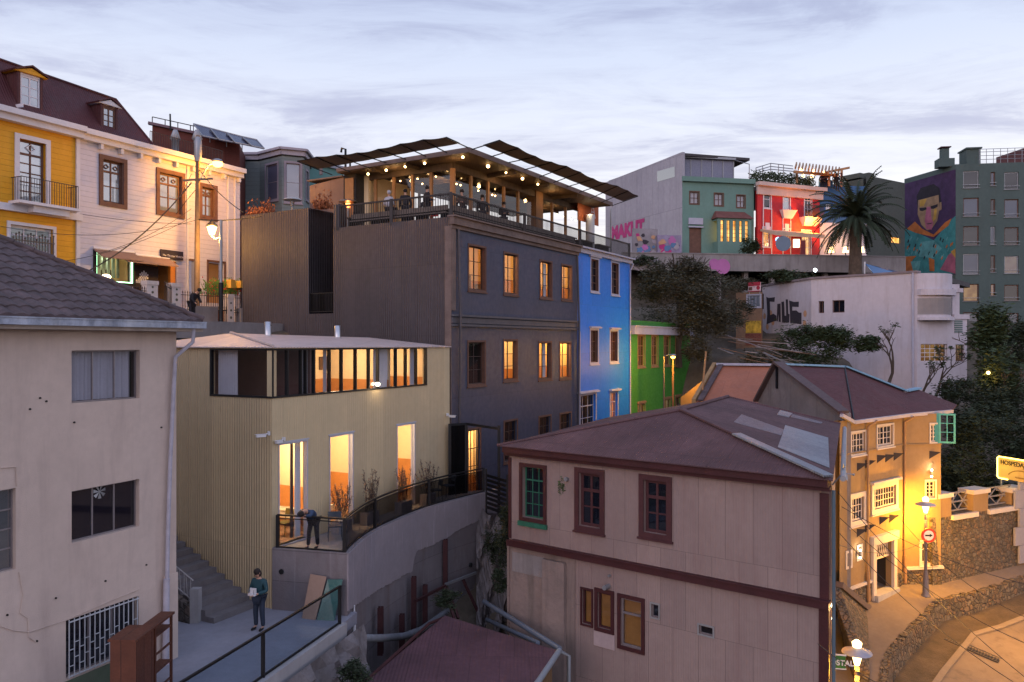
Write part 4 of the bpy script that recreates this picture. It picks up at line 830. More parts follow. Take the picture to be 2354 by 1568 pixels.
for k, (x, y) in enumerate(((1303, 193), (1442, 240), (1541, 275), (1632, 306), (1717, 336))): bulb(FB2, x, y, 'bulb under the right eave of the pavilion, %s' % n2[k], (.075, .1, .06, .09, .07)[k])
n3 = ['left of the first glass post', 'between first and second posts', 'between second and third posts', 'nearest the corner post of the left glass', 'low between third and corner posts']
for k, (x, y) in enumerate(((865, 322), (958, 300), (1053, 276), (1154, 254), (1079, 352))): bulb(FB3, x, y, 'small bulb inside behind the left glazing, '+n3[k], .05)
n4 = ['first', 'second', 'third', 'fourth', 'fifth', 'sixth', 'seventh', 'eighth', 'ninth']
for k, (x, y) in enumerate(((1268, 274), (1290, 276), (1388, 307), (1465, 376), (1481, 335), (1822, 430), (1855, 425), (1902, 452), (1925, 447))): bulb(FB4, x, y, '%s small bulb from the left behind the right hand glazing' % n4[k], .055)
for p, e in ((RT(1.8, 4.5, RZ-.45), 16), (RT(1.9, 1.0, RZ-.45), 13), (RT(6, .9, RZ-.45), 17), (RT(11, .8, RZ-.4), 15), (RT(5, 4, RZ-.5), 22), (RT(10, 4, RZ-.5), 18), (RT(15, 3, RZ-.6), 24)): lamp('bulb_light', p, e, (1, .60, .24), .1, pv)
# railing round the deck
bL = (Vector(col_hit(cD, dL, 776))-cD).length
rr = thing('deck_railing', 'dark baluster railing along the whole edge of the roof terrace', 'railing', tuple(RT(0, 0, DK)))
mdk = M('dark_rail', (.03, .024, .024), .6)
def rail_run(P, Q, n, par):
    m = MB(); m.beam(P+Vector((0, 0, 1.14)), Q+Vector((0, 0, 1.14)), .09, .07); m.build('handrail', mdk, par); m = MB().beam(P+Vector((0, 0, .1)), Q+Vector((0, 0, .1)), .05, .06); m.build('bottom_rail', mdk, par)
    m = MB()
    for k in range(1, n): p = P.lerp(Q, k/n); m.box(p.x-.014, p.x+.014, p.y-.014, p.y+.014, p.z+.131, p.z+1.104)
    m.build('balusters', mdk, par)
rail_run(RT(.05, .05, DK), RT(.05, bL, DK), 48, rr); rail_run(RT(.05, .05, DK), RT(13.0, .05, DK), 94, rr); rail_run(RT(13.0, .05, DK), RT(LB2, .05, DK), 60, rr)
for a_, b_ in ((.05, .05), (.05, bL), (13, .05), (LB2, .05), (.05, 3.3), (6.5, .05)): p = RT(a_, b_, DK); MB().box(p.x-.07, p.x+.07, p.y-.07, p.y+.07, DK, DK+1.2).build('post', mdk, rr)
MB().fbox(Face(RT(.0, bL+.25, 0).xy, RT(0, 0, 0).xy), 0, .35, ZD-.1, DK+1.25, -.5, .0).build('end_panel', m_darkL, rr)
bn_ = MB().beam(RT(.32, .4, DK+.62), RT(.32, bL-.6, DK+.62), .06, .22).beam(RT(.32, .4, DK+.40), RT(.32, bL-.6, DK+.40), .3, .06)
single('long_bench', bn_, wood_grey, 'long wooden bench behind the left terrace railing', 'bench')
bn_ = MB().beam(RT(.6, .3, DK+.62), RT(12.6, .3, DK+.62), .06, .22).beam(RT(.6, .3, DK+.40), RT(12.6, .3, DK+.40), .3, .06)
single('long_bench', bn_, wood_grey, 'very long wooden bench behind the right terrace railing', 'bench')
# planked tables, benches and chairs
mb_t = M('table_wood', (.14, .10, .075), .8, 0, .2, 3)
def table(a_, b_, along, L_, label, proto=[None]):
    ang = math.atan2(dR.y, dR.x)+(0 if along == 'R' else math.pi/2)
    if proto[0] is None:
        t = thing('terrace_table', label, 'table', (0, 0, 0), 0, 'wooden tables on the roof terrace', False)
        MB().box(-.9, .9, -.35, .35, .70, .76).build('table_top', mb_t, t)
        for s in (-.7, .7): MB().box(s-.04, s+.04, -.3, .3, 0, .70).build('leg', black, t)
        proto[0] = t; t.location = RT(a_, b_, DK); t.rotation_euler = (0, 0, ang); return t
    return copy_tree(proto[0], RT(a_, b_, DK), ang, label)
def chair(loc, rot, label, group, mat=None, proto={}):
    key = (mat or black).name
    if key not in proto:
        m = mat or black; t = thing('chair', label, 'chair', loc, rot, group, False)
        MB().box(-.22, .22, -.22, .22, .43, .47).build('seat', m, t)
        s = MB()
        for k in range(5):
            x0 = -.22+k*.088; s.add([(x0, -.20-.03*math.sin(k), .62), (x0+.088, -.20, .62), (x0+.088, -.25, .86), (x0, -.25, .86), (x0, -.23, .62), (x0+.088, -.23, .62), (x0+.088, -.28, .86), (x0, -.28, .86)], [(0, 1, 2, 3), (7, 6, 5, 4), (3, 2, 6, 7), (0, 4, 5, 1)])
        s.build('backrest', m, t)
        for x in (-.2, .2):
            MB().tube([(x, .2, .44), (x*1.1, .23, 0)], .014, 6).build('leg', m, t); MB().tube([(x, -.26, .84), (x, -.2, .44), (x*1.1, -.25, 0)], .014, 6).build('leg', m, t)
        proto[key] = t; return t
    return copy_tree(proto[key], loc, rot, label, group)
tl_ = [(1.3, 1.9, 'L', 'dark table by the left railing nearest the corner post'), (1.3, 4.0, 'L', 'dark table by the left railing where the hooded guest sits'), (1.2, 5.9, 'L', 'dark table by the left railing beside the lit heater')]
pos = ['first', 'second', 'third', 'fourth', 'fifth', 'sixth', 'seventh']
for k in range(7): tl_.append((2.6+k*2.45, .75, 'R', '%s table from the terrace corner along the right railing' % pos[k]))
for a_, b_, d_, lab in tl_: table(a_, b_, d_, 1.8, lab)
gC = 'dark chairs on the roof terrace'
angR = math.atan2(dR.y, dR.x); redc = M('red_chair', (.45, .02, .02), .5)
ch = [(.75, 1.3, angR-1.57, 'red chair', 1)]
for k in range(7):
    for s in (-1, 1):
        lab = 'dark chair at the %s end of the %s table along the right railing' % ('near' if s < 0 else 'far', pos[k])
        isr = k == 3 and s > 0
        chair(RT(2.6+k*2.45+s*.55, 1.25, DK), angR+math.pi+s*.2, lab if not isr else 'bright red chair among the dark ones on the right side of the terrace', gC, redc if isr else None)
chair(RT(1.9, 2.4, DK), angR+1.57, 'bright red chair at the left railing table nearest the corner', gC, redc)
for k, (a_, b_) in enumerate(((.6, 5.6), (1.9, 5.4), (.6, 3.4))): chair(RT(a_, b_, DK), angR-1.57+(3.14 if a_ > 1 else 0), ['dark chair at the left railing beside the heater', 'dark chair close to the cream wall behind the heater', 'dark chair at the left railing between two tables'][k], gC)
def heater(loc, label, lit):
    t = thing('patio_heater', label, 'heater', loc); p = Vector(loc)
    MB().lathe([(.22, 0), (.22, .5), (.06, .55)], p, 12).build('base', greym, t); MB().tube([p+Vector((0, 0, .5)), p+Vector((0, 0, 1.75))], .035, 8).build('pole', greym, t)
    MB().lathe([(.09, 1.72), (.12, 1.95)], p, 10).build('burner', EM('burner_glow', (1, .3, .08), 6) if lit else greym, t)
    MB().lathe([(.48, 2.0), (.40, 2.07), (.12, 2.14)], p, 18).build('reflector', M('heater_steel', (.55, .5, .45), .35, .8) if lit else bpy.data.materials['heater_steel'], t)
    if lit: lamp('heater_light', p+Vector((0, 0, 1.9)), 12, (1, .45, .12), .1, t)
p = FPL.pt(FPL.u(825), DK-.35, .8); heater(p, 'lit mushroom patio heater with glowing burner beside the timber panel', True)
p = W(672, 457, 40.5); heater((p.x, p.y, 5.25), 'unlit mushroom patio heater standing above the left dark block', False)
# sign column and banner at the far end
FE = Face(RT(14, .6, 0).xy, RT(20, .6, 0).xy); ua, ub = FE.u(1356), FE.u(1371)
sc_ = FE.pt((ua+ub)/2, DK, -.2); single('column', MB().lathe([(.27, 0), (.27, 2.5)], sc_, 16), whitep, 'pale round column lit from above at the far end of the terrace', 'column'); lamp('column_light', sc_+Vector((-.1, -.45, 2.55)), 9, (1, .8, .5), .05)
m_ban = M('orange_banner', (.42, .10, .03), .8)
bn = thing('banner', 'orange banner with a white emblem behind the pale column', 'banner', tuple(FE.pt(FE.u(1352), DK+.9)))
u0, z0 = FE.uv(*q('L', 1535, 640)); u1_, z1_ = FE.uv(*q('L', 1795, 435)); MB().fbox(FE, u0, u1_, z0+.1, z1_+.05, -.62, -.58).build('cloth', m_ban, bn)
em = MB(); cu, cz = (FE.u(q('L', 1722, 0)[0])), FE.uv(*q('L', 1722, 505))[1]
for k in range(12):
    a = math.pi*k/12; b = math.pi*(k+1)/12; r0, r1 = .14, .2; em.quad(*[FE.pt(cu+r*math.cos(t_), cz+r*1.3*math.sin(t_), -.575) for r, t_ in ((r0, a), (r1, a), (r1, b), (r0, b))])
for s in (-1, 1): em.quad(*[FE.pt(cu+x, cz+z, -.575) for x, z in ((s*.14, 0), (s*.2, 0), (s*.42, -.42), (s*.33, -.45))])
em.quad(*[FE.pt(cu+x, cz+z, -.575) for x, z in ((-.14, -.05), (.14, -.05), (.14, -.1), (-.14, -.1))]); em.build('emblem', whitep, bn)
p = FE.pt(FE.u(1401), DK, .1); single('steel_post', MB().tube([p, (p.x, p.y, RZ+.2)], .06, 8), greym, 'grey steel post holding the far end of the long awning', 'post')

# ================================================================ upper left: yellow and white row
CR['P'] = (0, 294.2, .2033)
def text(F, u, z, d, size, s, mat, parent, name='lettering', ext=.006, slant=0, align='LEFT', bold=0):
    cu = bpy.data.curves.new('txt', 'FONT'); cu.body = s; cu.size = size; cu.extrude = ext; cu.align_x = align; cu.shear = slant; cu.offset = bold; to = bpy.data.objects.new('txt', cu); COL.objects.link(to)
    dg = bpy.context.evaluated_depsgraph_get(); me = bpy.data.meshes.new_from_object(to.evaluated_get(dg)); bpy.data.objects.remove(to)
    off = Vector(OFF.get(parent.name, (0, 0, 0))) if parent else Vector(); X = F.d.to_3d(); Z = F.n.to_3d(); O_ = F.pt(u, z, d)-off
    for v in me.vertices: v.co = O_+X*v.co.x+Vector((0, 0, 1))*v.co.y+Z*v.co.z
    me.materials.clear(); me.materials.append(mat); o = bpy.data.objects.new(name, me); COL.objects.link(o)
    if parent: o.parent = parent
    return o
cV = Vector(((552-CX)/FL*45, 45)); dV = Vector((923, 1831)).normalized(); aV = Vector(col_hit(cV, dV, -150)); FV = Face(aV, cV); LV = FV.len; uS = FV.u(183)
m_yel = M('yellow_clapboard', (.66, .31, .008), .6, 0, .06, .6, clap=.24, stain=.08, stcol=(.3, .15, .02)); m_wht = M('white_clapboard', (.55, .52, .58), .6, 0, .05, .6, clap=.24, stain=.12, stcol=(.45, .36, .36))
m_maroon = M('maroon_roof', (.075, .016, .018), .6, 0, .12, .7, rib=.12, ribd=.008, sheet=(.8, 2.4, .01), stain=.2); trimw = M('white_trim', (.62, .60, .64), .6, 0, .06, 1)
ZC = FV.uv(0, 256)[1]; ZB = 1.2
yh = thing('yellow_house', 'yellow clapboard house with white framed doors and a small iron balcony', 'house', tuple(FV.pt(0, ZB)))
wh = thing('white_house', 'long white clapboard house with brown windows above a neon lit shop', 'house', tuple(FV.pt(uS, ZB)))
def R_(c, x0, y0, x1, y1): return FV.rect(c, x0, y0, x1, y1)
yd = R_('P', 215, 150, 515, 850); yl = R_('P', 112, 1120, 595, 1560)
wallz = ZC-.35
wall(FV, 0, uS, ZB-2, wallz, [yd, yl], m_yel, yh, .22)
sky_gl = GLASS('bright_curtained_glass', (.5, .55, .6), .38, .8, (.26, .30, .36))
w = window(FV, yh, yd, m_case, sky_gl, cols=2, rows=5, dep=.2, fw=.09, mw=.05, transom=.2, casing=.2, cmat=trimw, name='balcony_door', cproj=.06)
tr_ = MB(); ud, zd = (yd[0]+yd[1])/2, yd[3]-.3
def dia(F, u, z, s, d=-.12):
    return [(F.pt(u-s, z, d), F.pt(u, z+s*.8, d)), (F.pt(u, z+s*.8, d), F.pt(u+s, z, d)), (F.pt(u+s, z, d), F.pt(u, z-s*.8, d)), (F.pt(u, z-s*.8, d), F.pt(u-s, z, d))]
for a, b in dia(FV, ud, zd, .2, -.13): tr_.beam(a, b, .03)
tr_.build('tracery', trimw, w)
w = window(FV, yh, yl, trimw, cols=3, rows=5, dep=.16, fw=.1, mw=.05, casing=.14, cmat=trimw, cproj=.06)
gr_ = MB(); a, b, c, d = yl; zt_ = FV.uv(*q('P', 350, 1260))[1]
for k in range(15):
    u = a+.05+(b-a-.1)*k/14; z = zt_+.22*abs(math.sin(k*math.pi/4)); gr_.tube([FV.pt(u, c-.3, .14), FV.pt(u, z, .14)], .02, 6); gr_.ball(FV.pt(u, z, .14), .045, 6)
gr_.fbox(FV, a, b, zt_-.12, zt_-.08, .12, .16); gr_.build('window_grille', M('old_iron', (.10, .08, .07), .7, .3), w)
zbal = FV.uv(*q('P', 450, 880))[1]; b0, b1 = FV.u(q('P', 120, 0)[0]), FV.u(q('P', 765, 0)[0])
bal = MB().fbox(FV, 0, uS+.02, zbal-.42, zbal-.12, .0, .2).fbox(FV, b0-.1, b1+.1, zbal-.12, zbal, .0, .8).fbox(FV, b0+.6, b1-.3, zbal-.40, zbal-.121, .2, .6)
balo = bal.build('balcony', trimw, yh)
rb = MB(); mi = M('balcony_iron', (.05, .04, .04), .6, .4)
rb.fbox(FV, b0, b1, zbal+.98, zbal+1.01, .72, .75)
for u in (b0, b1-.03): rb.fbox(FV, u, u+.03, zbal+.98, zbal+1.01, .02, .72)
for k in range(24): u = b0+(b1-b0)*k/23; rb.fbox(FV, u-.008, u+.008, zbal, zbal+.98, .727, .743)
for u in (b0, b1-.03):
    for k in range(6): rb.fbox(FV, u+.005, u+.021, zbal, zbal+.98, .1+k*.11, .116+k*.11)
rb.build('balcony_railing', mi, balo)
MB().fbox(FV, uS-.2, uS-.02, ZB, wallz, .0, .08).build('corner_board', trimw, yh)
# cornices
MB().fbox(FV, 0, uS, ZC-.35, ZC-.08, .0, .35).fbox(FV, 0, uS, ZC-.08, ZC+.16, -.2, .55).build('cornice', trimw, yh)
# white house
wins = [R_('P', 1160, 375, 1390, 850), R_('P', 1800, 525, 2050, 960), R_('A', 912, 850, 968, 980)]
door1, door2 = R_('J', 1445, 350, 1530, 900), R_('J', 1715, 372, 1925, 915)
shopw = R_('J', 205, 240, 700, 640); porch = R_('J', 715, 330, 1290, 900)
wall(FV, uS, LV, ZB-2, wallz-.02, wins+[door1, door2, shopw, porch], m_wht, wh, .22)
for r in wins:
    w = window(FV, wh, r, m_case, sky_gl, cols=2, rows=2, dep=.2, fw=.09, mw=.05, transom=.24, casing=.2, cmat=m_case, cproj=.07); lining(FV, r, m_case, w, .22)
    t_ = MB(); a, b, c, d = r
    for s in (.27, .73):
        for p_, q_ in dia(FV, a+(b-a)*s, d-.3, .13, -.14): t_.beam(p_, q_, .03)
    t_.build('tracery', m_case, w)
MB().fbox(FV, uS, LV, ZC-.37, ZC-.12, .0, .3).fbox(FV, uS, LV, ZC-.12, ZC+.12, -.2, .5).build('cornice', trimw, wh)
for k in range(9): u = uS+.9+k*(LV-uS-1.2)/8; MB().fbox(FV, u, u+.14, ZC-.62, ZC-.371, .0, .24).build('bracket', trimw, wh)
for px in (428, 522, 538): u = FV.u(px); MB().fbox(FV, u, u+.1, ZB, wallz-.03, .0, .07).build('corner_board' if px < 530 else 'downpipe', trimw, wh)
MB().fbox(FV, LV-.02, LV, ZB-2, wallz, -8, 0).build('side_wall', m_wht, wh)
# shop front
neon = EM('green_neon', (.45, 1.0, .55), 5); a, b, c, d = shopw
pt = MB().fbox(FV, a-.12, a, c-.12, d+.1, .002, .1).fbox(FV, a, b, c-.12, c, .002, .1).fbox(FV, b, b+.1, c-.12, d+.1, .002, .1)
sw = pt.build('shop_window', black, wh)
MB().fbox(FV, a+.02, a+.05, c+.02, d-.05, .02, .05).fbox(FV, a+.05, b-.09, c+.02, c+.06, .02, .05).fbox(FV, b-.09, b-.02, c+.02, d-.05, .02, .05).build('neon_tube', neon, sw)
room(FV, wh, a-.1, b+.1, c-.3, d+.1, 1.6, c+.2, 26, q0=-.225, col=(.85, 1, .75), wmat=M('shop_wall', (.5, .5, .36), .8, 0, .3, 2))
dr = MB()
for k in range(7): u = a+.2+(b-a-.4)*k/6; dr.fbox(FV, u, u+.14, c+.3, d-.1, -.9, -.84)
dr.build('display', M('hanging_goods', (.25, .27, .22), .8, 0, .5, 2), sw)
sh_l = MB().ball(FV.pt(*FV.uv(*q('J', 405, 562)), -.3), .22, 10, (1, 1, .6)); sh_l.build('shop_lamp', EM('shop_lamp_glow', (1, .72, .4), 9), sw)
a, b, c, d = porch; back(FV, wh, porch, 1.4, M('ochre_porch', (.42, .27, .13), .8))
bd = R_('J', 720, 410, 1100, 700); bo = thing('chalkboard_sign', 'dark menu board with pale lettering in a column beside the neon window', 'sign', tuple(FV.pt(bd[0], bd[2], -.3)))
MB().fbox(FV, *bd, -.35, -.3).build('panel', M('board_brown', (.030, .018, .016), .7), bo)
for k in range(8):
    wd = [.12, .35, .55, .4, .55, .5, .75, .95][k]; s = ['o', 'ooo', 'mono', 'xno', 'mmmx', 'nnxm', 'mnonmn', 'monmoxmn'][k]
    zz = bd[3]-.35-k*(bd[3]-bd[2]-.5)/7.5; mm = MB()
    for j in range(len(s)): u = (bd[0]+bd[1])/2-.1*(k > 4)-wd/2+wd*j/len(s); mm.fbox(FV, u, u+wd/len(s)*.7, zz, zz+.09, -.299, -.29)
    mm.build('lettering', trimw, bo)
MB().fbox(FV, porch[1]-.35, porch[1]-.05, porch[2], porch[3], -.2, -.02).build('door_post', M('orange_wood', (.45, .17, .03), .6), wh)
for nm_, pts in (('left', ((165, 165), (710, 230))), ('right', ((490, 255), (1180, 310)))):
    u0, z0 = FV.uv(*q('J', *pts[0])); u1, z1 = FV.uv(*q('J', *pts[1])); z = max(z0, z1)-.05 if nm_ == 'left' else (z0+z1)/2
    aw = thing('shop_awning', 'brown folded awning over the neon lit shop window' if nm_ == 'left' else 'longer brown awning over the shop porch, lit underneath', 'awning', tuple(FV.pt(u0, z)))
    MB().extr([FV.pt(u0, z, .05), FV.pt(u0, z-.42, .75), FV.pt(u0, z-.47, .75), FV.pt(u0, z-.07, .05)], (FV.d*(u1-u0)).to_3d()).build('cloth', M('awning_brown', (.22, .14, .11), .9, 0, .1, 1) if nm_ == 'left' else bpy.data.materials['awning_brown'], aw)
    MB().tube([FV.pt(u0, z+.0, .06), FV.pt(u1, z+.0, .06)], .07, 8).build('roller', trimw, aw)
ds = R_('J', 1060, 240, 1360, 300); sg = thing('shop_sign', 'black shop sign with old style white lettering over the shop porch', 'sign', tuple(FV.pt(ds[0], ds[2], .1)))
MB().fbox(FV, ds[0], ds[1], ds[2]-.12, ds[3]+.1, .05, .12).build('panel', M('sign_black', (.03, .022, .03), .6), sg); text(FV, ds[0]+.08, ds[2]+.0, .121, (ds[1]-ds[0])/9.2, 'The Thomas Victorian Place', trimw, sg, slant=.2)
for r, gm_ in ((door1, M('dark_door', (.05, .025, .02), .6)), (door2, M('ochre_door', (.40, .22, .09), .7))):
    MB().fbox(FV, r[0]-.1, r[0], r[2], r[3]+.1, .002, .05).fbox(FV, r[1], r[1]+.1, r[2], r[3]+.1, .002, .05).fbox(FV, r[0], r[1], r[3], r[3]+.1, .002, .05).build('door_frame', m_case, wh)
    MB().fbox(FV, r[0], r[1], r[2]-.5, r[3], -.5, -.4).build('door', gm_, wh)
# mansard roof
zR = ZC+.14; topR = FV.uv(305, 238)[1]+.25; uE_ = FV.u(306)+.2; uM = FV.u(350)+.1
A0, A1 = FV.pt(-.5, zR, .1), FV.pt(uM, zR, .1); B0_, B1_ = FV.pt(-.5, topR+.55, -1.5), FV.pt(uE_, topR+.2, -1.5); C0_, C1_ = FV.pt(-.5, topR+.95, -7), FV.pt(uE_, topR+.6, -7)
mr = MB().quad(A0, A1, B1_, B0_).quad(B0_, B1_, C1_, C0_).quad(A1, FV.pt(uM+.0, zR, -8), C1_, B1_).build('roof', m_maroon, wh)
MB().tube([B0_, B1_], .07, 6).tube([B1_, A1], .06, 6).build('roof_edge', m_maroon, mr)
MB().fbox(FV, uM-.02, LV, zR-.35, zR-.02, -8, -.05).build('flat_roof', m_roofdk, wh)
tr2 = MB().fbox(FV, uM, LV-1.0, zR+.85, zR+.88, -.3, -.27)
for k in range(46): u = uM+(LV-1.0-uM)*k/45; tr2.fbox(FV, u-.01, u+.01, zR, zR+.85, -.295, -.275)
tr2.build('roof_railing', mi, wh)
def dormer(c, r, ped, fm, par, cm):
    u0, u1, z0, z1 = FV.rect(c, *r); t = MB(); d0 = .0
    F2 = Face(FV.pt(u0, 0, -.25).xy, FV.pt(u1, 0, -.25).xy)
    t.fbox(FV, u0-.12, u0, z0-.1, z1+.1, -1.6, -.2).fbox(FV, u1, u1+.12, z0-.1, z1+.1, -1.6, -.2).fbox(FV, u0, u1, z0-.35, z0, -.9, -.2)
    o = t.build('dormer', cm, par); um = (u0+u1)/2
    MB().extr([FV.pt(u0-.3, z1+.1, -.1), FV.pt(u1+.3, z1+.1, -.1), FV.pt(um, z1+.36, -.1)], (FV.n*-1.6).to_3d()).build('pediment', ped, o)
    MB().extr([FV.pt(u0-.28, z1+.12, -.02), FV.pt(um, z1+.42, -.02), FV.pt(um, z1+.49, -.02), FV.pt(u0-.31, z1+.18, -.02)], (FV.n*-1.8).to_3d()).extr([FV.pt(u1+.28, z1+.12, -.02), FV.pt(um, z1+.42, -.02), FV.pt(um, z1+.49, -.02), FV.pt(u1+.31, z1+.18, -.02)], (FV.n*-1.8).to_3d()).build('hood', m_maroon, o)
    window(F2, o, (0, u1-u0, z0, z1), fm, sky_gl, cols=2, rows=3, dep=.04, fw=.08, mw=.04, casing=.09, cmat=fm)
dormer('A', (105, 345, 195, 480), m_yel, trimw, yh, m_maroon); dormer('A', (478, 485, 535, 580), trimw, m_case, wh, m_maroon)
single('roof_lamp', MB().fbox(FV, FV.u(40), FV.u(44), FV.uv(42, 248)[1], FV.uv(42, 240)[1], -.2, .3), trimw, 'small white lamp sticking out at the foot of the maroon roof', 'lamp')
# ---------------------------------------------------------------- front yard: low wall, posts, fence
FN = Face(Vector(col_hit(FV.pt(0, 0, 3.2).xy, dV, 150)), Vector(col_hit(FV.pt(0, 0, 3.2).xy, dV, 553))); gz = 1.35
m_yard = M('street_concrete', (.24, .22, .22), .9, 0, .15, .8, stain=.3)
def fp(x, y, c='J'): return FN.uv(*q(c, x, y))
fence = thing('iron_fence', 'dark iron spear fence in front of the neon lit shop', 'fence', tuple(FN.pt(0, gz)))
def fence_run(x0, y0, x1, y1, h, n, par):
    u0, z0 = fp(x0, y0); u1, z1 = fp(x1, y1); m = MB(); m.beam(FN.pt(u0, z0-.1), FN.pt(u1, z1-.1), .03); m.beam(FN.pt(u0, z0-h+.15), FN.pt(u1, z1-h+.15), .03)
    for k in range(n+1):
        u = u0+(u1-u0)*k/n; z = z0+(z1-z0)*k/n; m.tube([FN.pt(u, z-h), FN.pt(u, z)], .014, 5); m.lathe([(.03, 0), (.002, .12)], FN.pt(u, z), 5)
    m.build('fence_panel', mi, par)
fence_run(30, 560, 330, 660, .8, 12, fence); fence_run(480, 700, 890, 725, 1.0, 14, fence); fence_run(1135, 650, 1225, 700, 1.3, 5, fence); fence_run(1340, 775, 1960, 805, .95, 20, fence); fence_run(2050, 820, 2180, 825, 1.0, 5, fence)
m_post = M('painted_post', (.60, .52, .48), .7, 0, .08, 2, stain=.2)
def pillar(x0, y0, x1, y1, lab):
    u0, z1 = fp(x0, y0); u1, z0 = fp(x1, y1); t = thing('gate_pillar', lab, 'pillar', tuple(FN.pt(u0, z0)), 0, 'white pillars of the shop fence')
    MB().fbox(FN, u0, u1, z0-.5, z1-.18, -.3, .06).fbox(FN, u0-.03, u1+.03, z1-.18, z1, -.33, .09).build('shaft', m_post, t)
    for k in range(3): z = z0+(z1-z0)*(.2+.25*k); MB().tube([FN.pt((u0+u1)/2, z, .055), FN.pt((u0+u1)/2, z, .075)], .07-.01*k, 8).build('tile_dot', M('dot_paint', (.10, .10, .07), .6) if 'dot_paint' not in bpy.data.materials else bpy.data.materials['dot_paint'], t)
pillar(885, 612, 1030, 900, 'rounded white pillar in front of the dark menu board'); pillar(1225, 645, 1335, 930, 'white pillar between the iron gate and the bent walker'); pillar(1968, 795, 2045, 1190, 'white pillar beside the red geraniums, right of the lamp post'); pillar(390, 660, 480, 760, 'low white pillar under the round shop lamp')
def blk(x0, y0, x1, y1, lab, mat=m_yard, nm_='low_wall', cat='wall', grp='grey wall blocks along the upper street'):
    u0, z1 = fp(x0, y0); u1, z0 = fp(x1, y1); return single(nm_, MB().fbox(FN, u0, u1, z0-(.1 if nm_ == 'ochre_wall' else 1.2), z1, -.2, .15), mat, lab, cat, grp)
blk(1505, 950, 1815, 1190, 'grey wall block between the bent walker and the lamp post'); blk(2125, 985, 2200, 1190, 'narrow grey wall block beside the dark corrugated house'); blk(960, 905, 1250, 1000, 'low grey wall block below the iron gate')
yb = M('ochre_planter', (.55, .30, .05), .7); blk(1990, 600, 2052, 690, 'ochre box wall behind the geraniums, left piece', yb, 'ochre_wall', 'wall', 'ochre wall pieces behind the geraniums'); blk(2118, 617, 2176, 690, 'ochre box wall behind the geraniums, right piece', yb, 'ochre_wall', 'wall', 'ochre wall pieces behind the geraniums')
fl = MB().fbox(FN, fp(1820, 0)[0], fp(2090, 0)[0], fp(0, 1120)[1]-.3, fp(1820, 1060)[1]+.2, -.35, -.25); single('striped_board', fl, M('red_ochre_board', (.5, .14, .03), .7, 0, .6, 3), 'red and yellow painted board behind the lower railing', 'board')
fence_run(1255, 935, 1330, 940, .9, 4, fence); fence_run(1822, 985, 2080, 985, 1.5, 10, fence)
# poles and lamps
def pole(px, y0, y1, Y, r, name, lab, mat, lean=0):
    a, b = W(px, y1, Y), W(px+lean, y0, Y); t = thing(name, lab, 'pole', tuple(a)); MB().tube([a-Vector((0, 0, 1.5)), b], [r*1.25, r*.8], 8).build('shaft', mat, t); return t, b
up, tp = pole(452, 312, 705, 40, .13, 'utility_pole', 'weathered wooden utility pole carrying the cables before the white house', M('pole_wood', (.20, .13, .08), .9, 0, .3, 2, bump=.01, bs=12), 3)
MB().lathe([(.16, -1.3), (.2, -1.0), (.2, -.3), (.10, -.05)], tp-Vector((0, 0, .0)), 8).build('transformer', greym, up); MB().beam(tp+Vector((-.8, .2, -2.2)), tp+Vector((.8, -.2, -2.2)), .09).build('crossarm', wood_grey, up)
sl_ = W(500, 376, 40.6)
t = thing('street_lamp', 'bright orange sodium lamp on an arm high on the wooden pole', 'street lamp', tuple(sl_)); MB().tube([W(455, 425, 40), W(478, 380, 40.3), sl_+Vector((0, 0, .1))], .035, 6).build('arm', greym, t); MB().ball(sl_+Vector((0, 0, .12)), .26, 12, (1, 1, .5)).build('lamp_head', greym, t); MB().ball(sl_, .27, 12, (1, 1, .75)).build('bulb', sodium_bulb, t); lamp('lamp_light', sl_-Vector((-.1, .1, .35)), 850, (1, .40, .04), .2, t)
lb = W(508, 744, 38.6); lt = W(508, 545, 38.6); t = thing('street_lamp', 'short lantern lamp on a dark based grey post in front of the white house', 'street lamp', tuple(lb)); lh = W(487, 528, 38.9)
MB().tube([lb, W(508, 650, 38.6)], .11, 8).build('pole_base', black, t); MB().tube([W(508, 650, 38.6), W(508, 505, 38.6)], .075, 8).build('pole', greym, t); MB().tube([lt, W(495, 549, 38.9), lh-Vector((0, 0, .3))], .03, 6).build('arm', greym, t)
MB().lathe([(.12, -.25), (.24, .12), (.05, .22)], lh, 10).build('lantern', EM('lantern_glow', (1, .60, .18), 9), t); MB().lathe([(.3, .2), (.1, .38), (.03, .5)], lh, 10).build('lamp_cap', black, t); lamp('lamp_light', lh+Vector((0, -.05, -.4)), 520, (1, .52, .12), .15, t)
# cables
wm = M('cable_black', (.02, .018, .02), .6)
ends = [((440, 420), (185, 632), 40, 33, .5, 'thick black cable sagging from the wooden pole across the white facade', .03), ((440, 515), (0, 455), 40, 34, .25, 'thin level cable from the pole across both facades to the left edge', .012), ((440, 480), (215, 585), 40, 36, .3, 'thin cable running down left toward the shop awning', .012), ((440, 500), (150, 600), 40, 34, .3, 'lowest thin cable crossing to the yellow house', .012), ((458, 390), (560, 488), 40, 38.5, .2, 'cable from the pole down to the brown corrugated house', .02), ((455, 430), (350, 570), 40, 42.2, -.1, 'taut cable dropping from the pole to the shop sign', .014), ((455, 505), (600, 497), 40, 37.5, .1, 'short black cable from the pole to the brown parapet', .03), ((440, 400), (395, 490), 40, 42.3, .05, 'short cable to the middle brown window', .012), ((470, 500), (0, 520), 40, 33, .6, 'faint sagging cable low across the yellow house', .012)]
for a, b, Ya, Yb, s, lab, r in ends: wire((W(*a, Ya), W(*b, Yb)), r, lab, s, mat=wm)

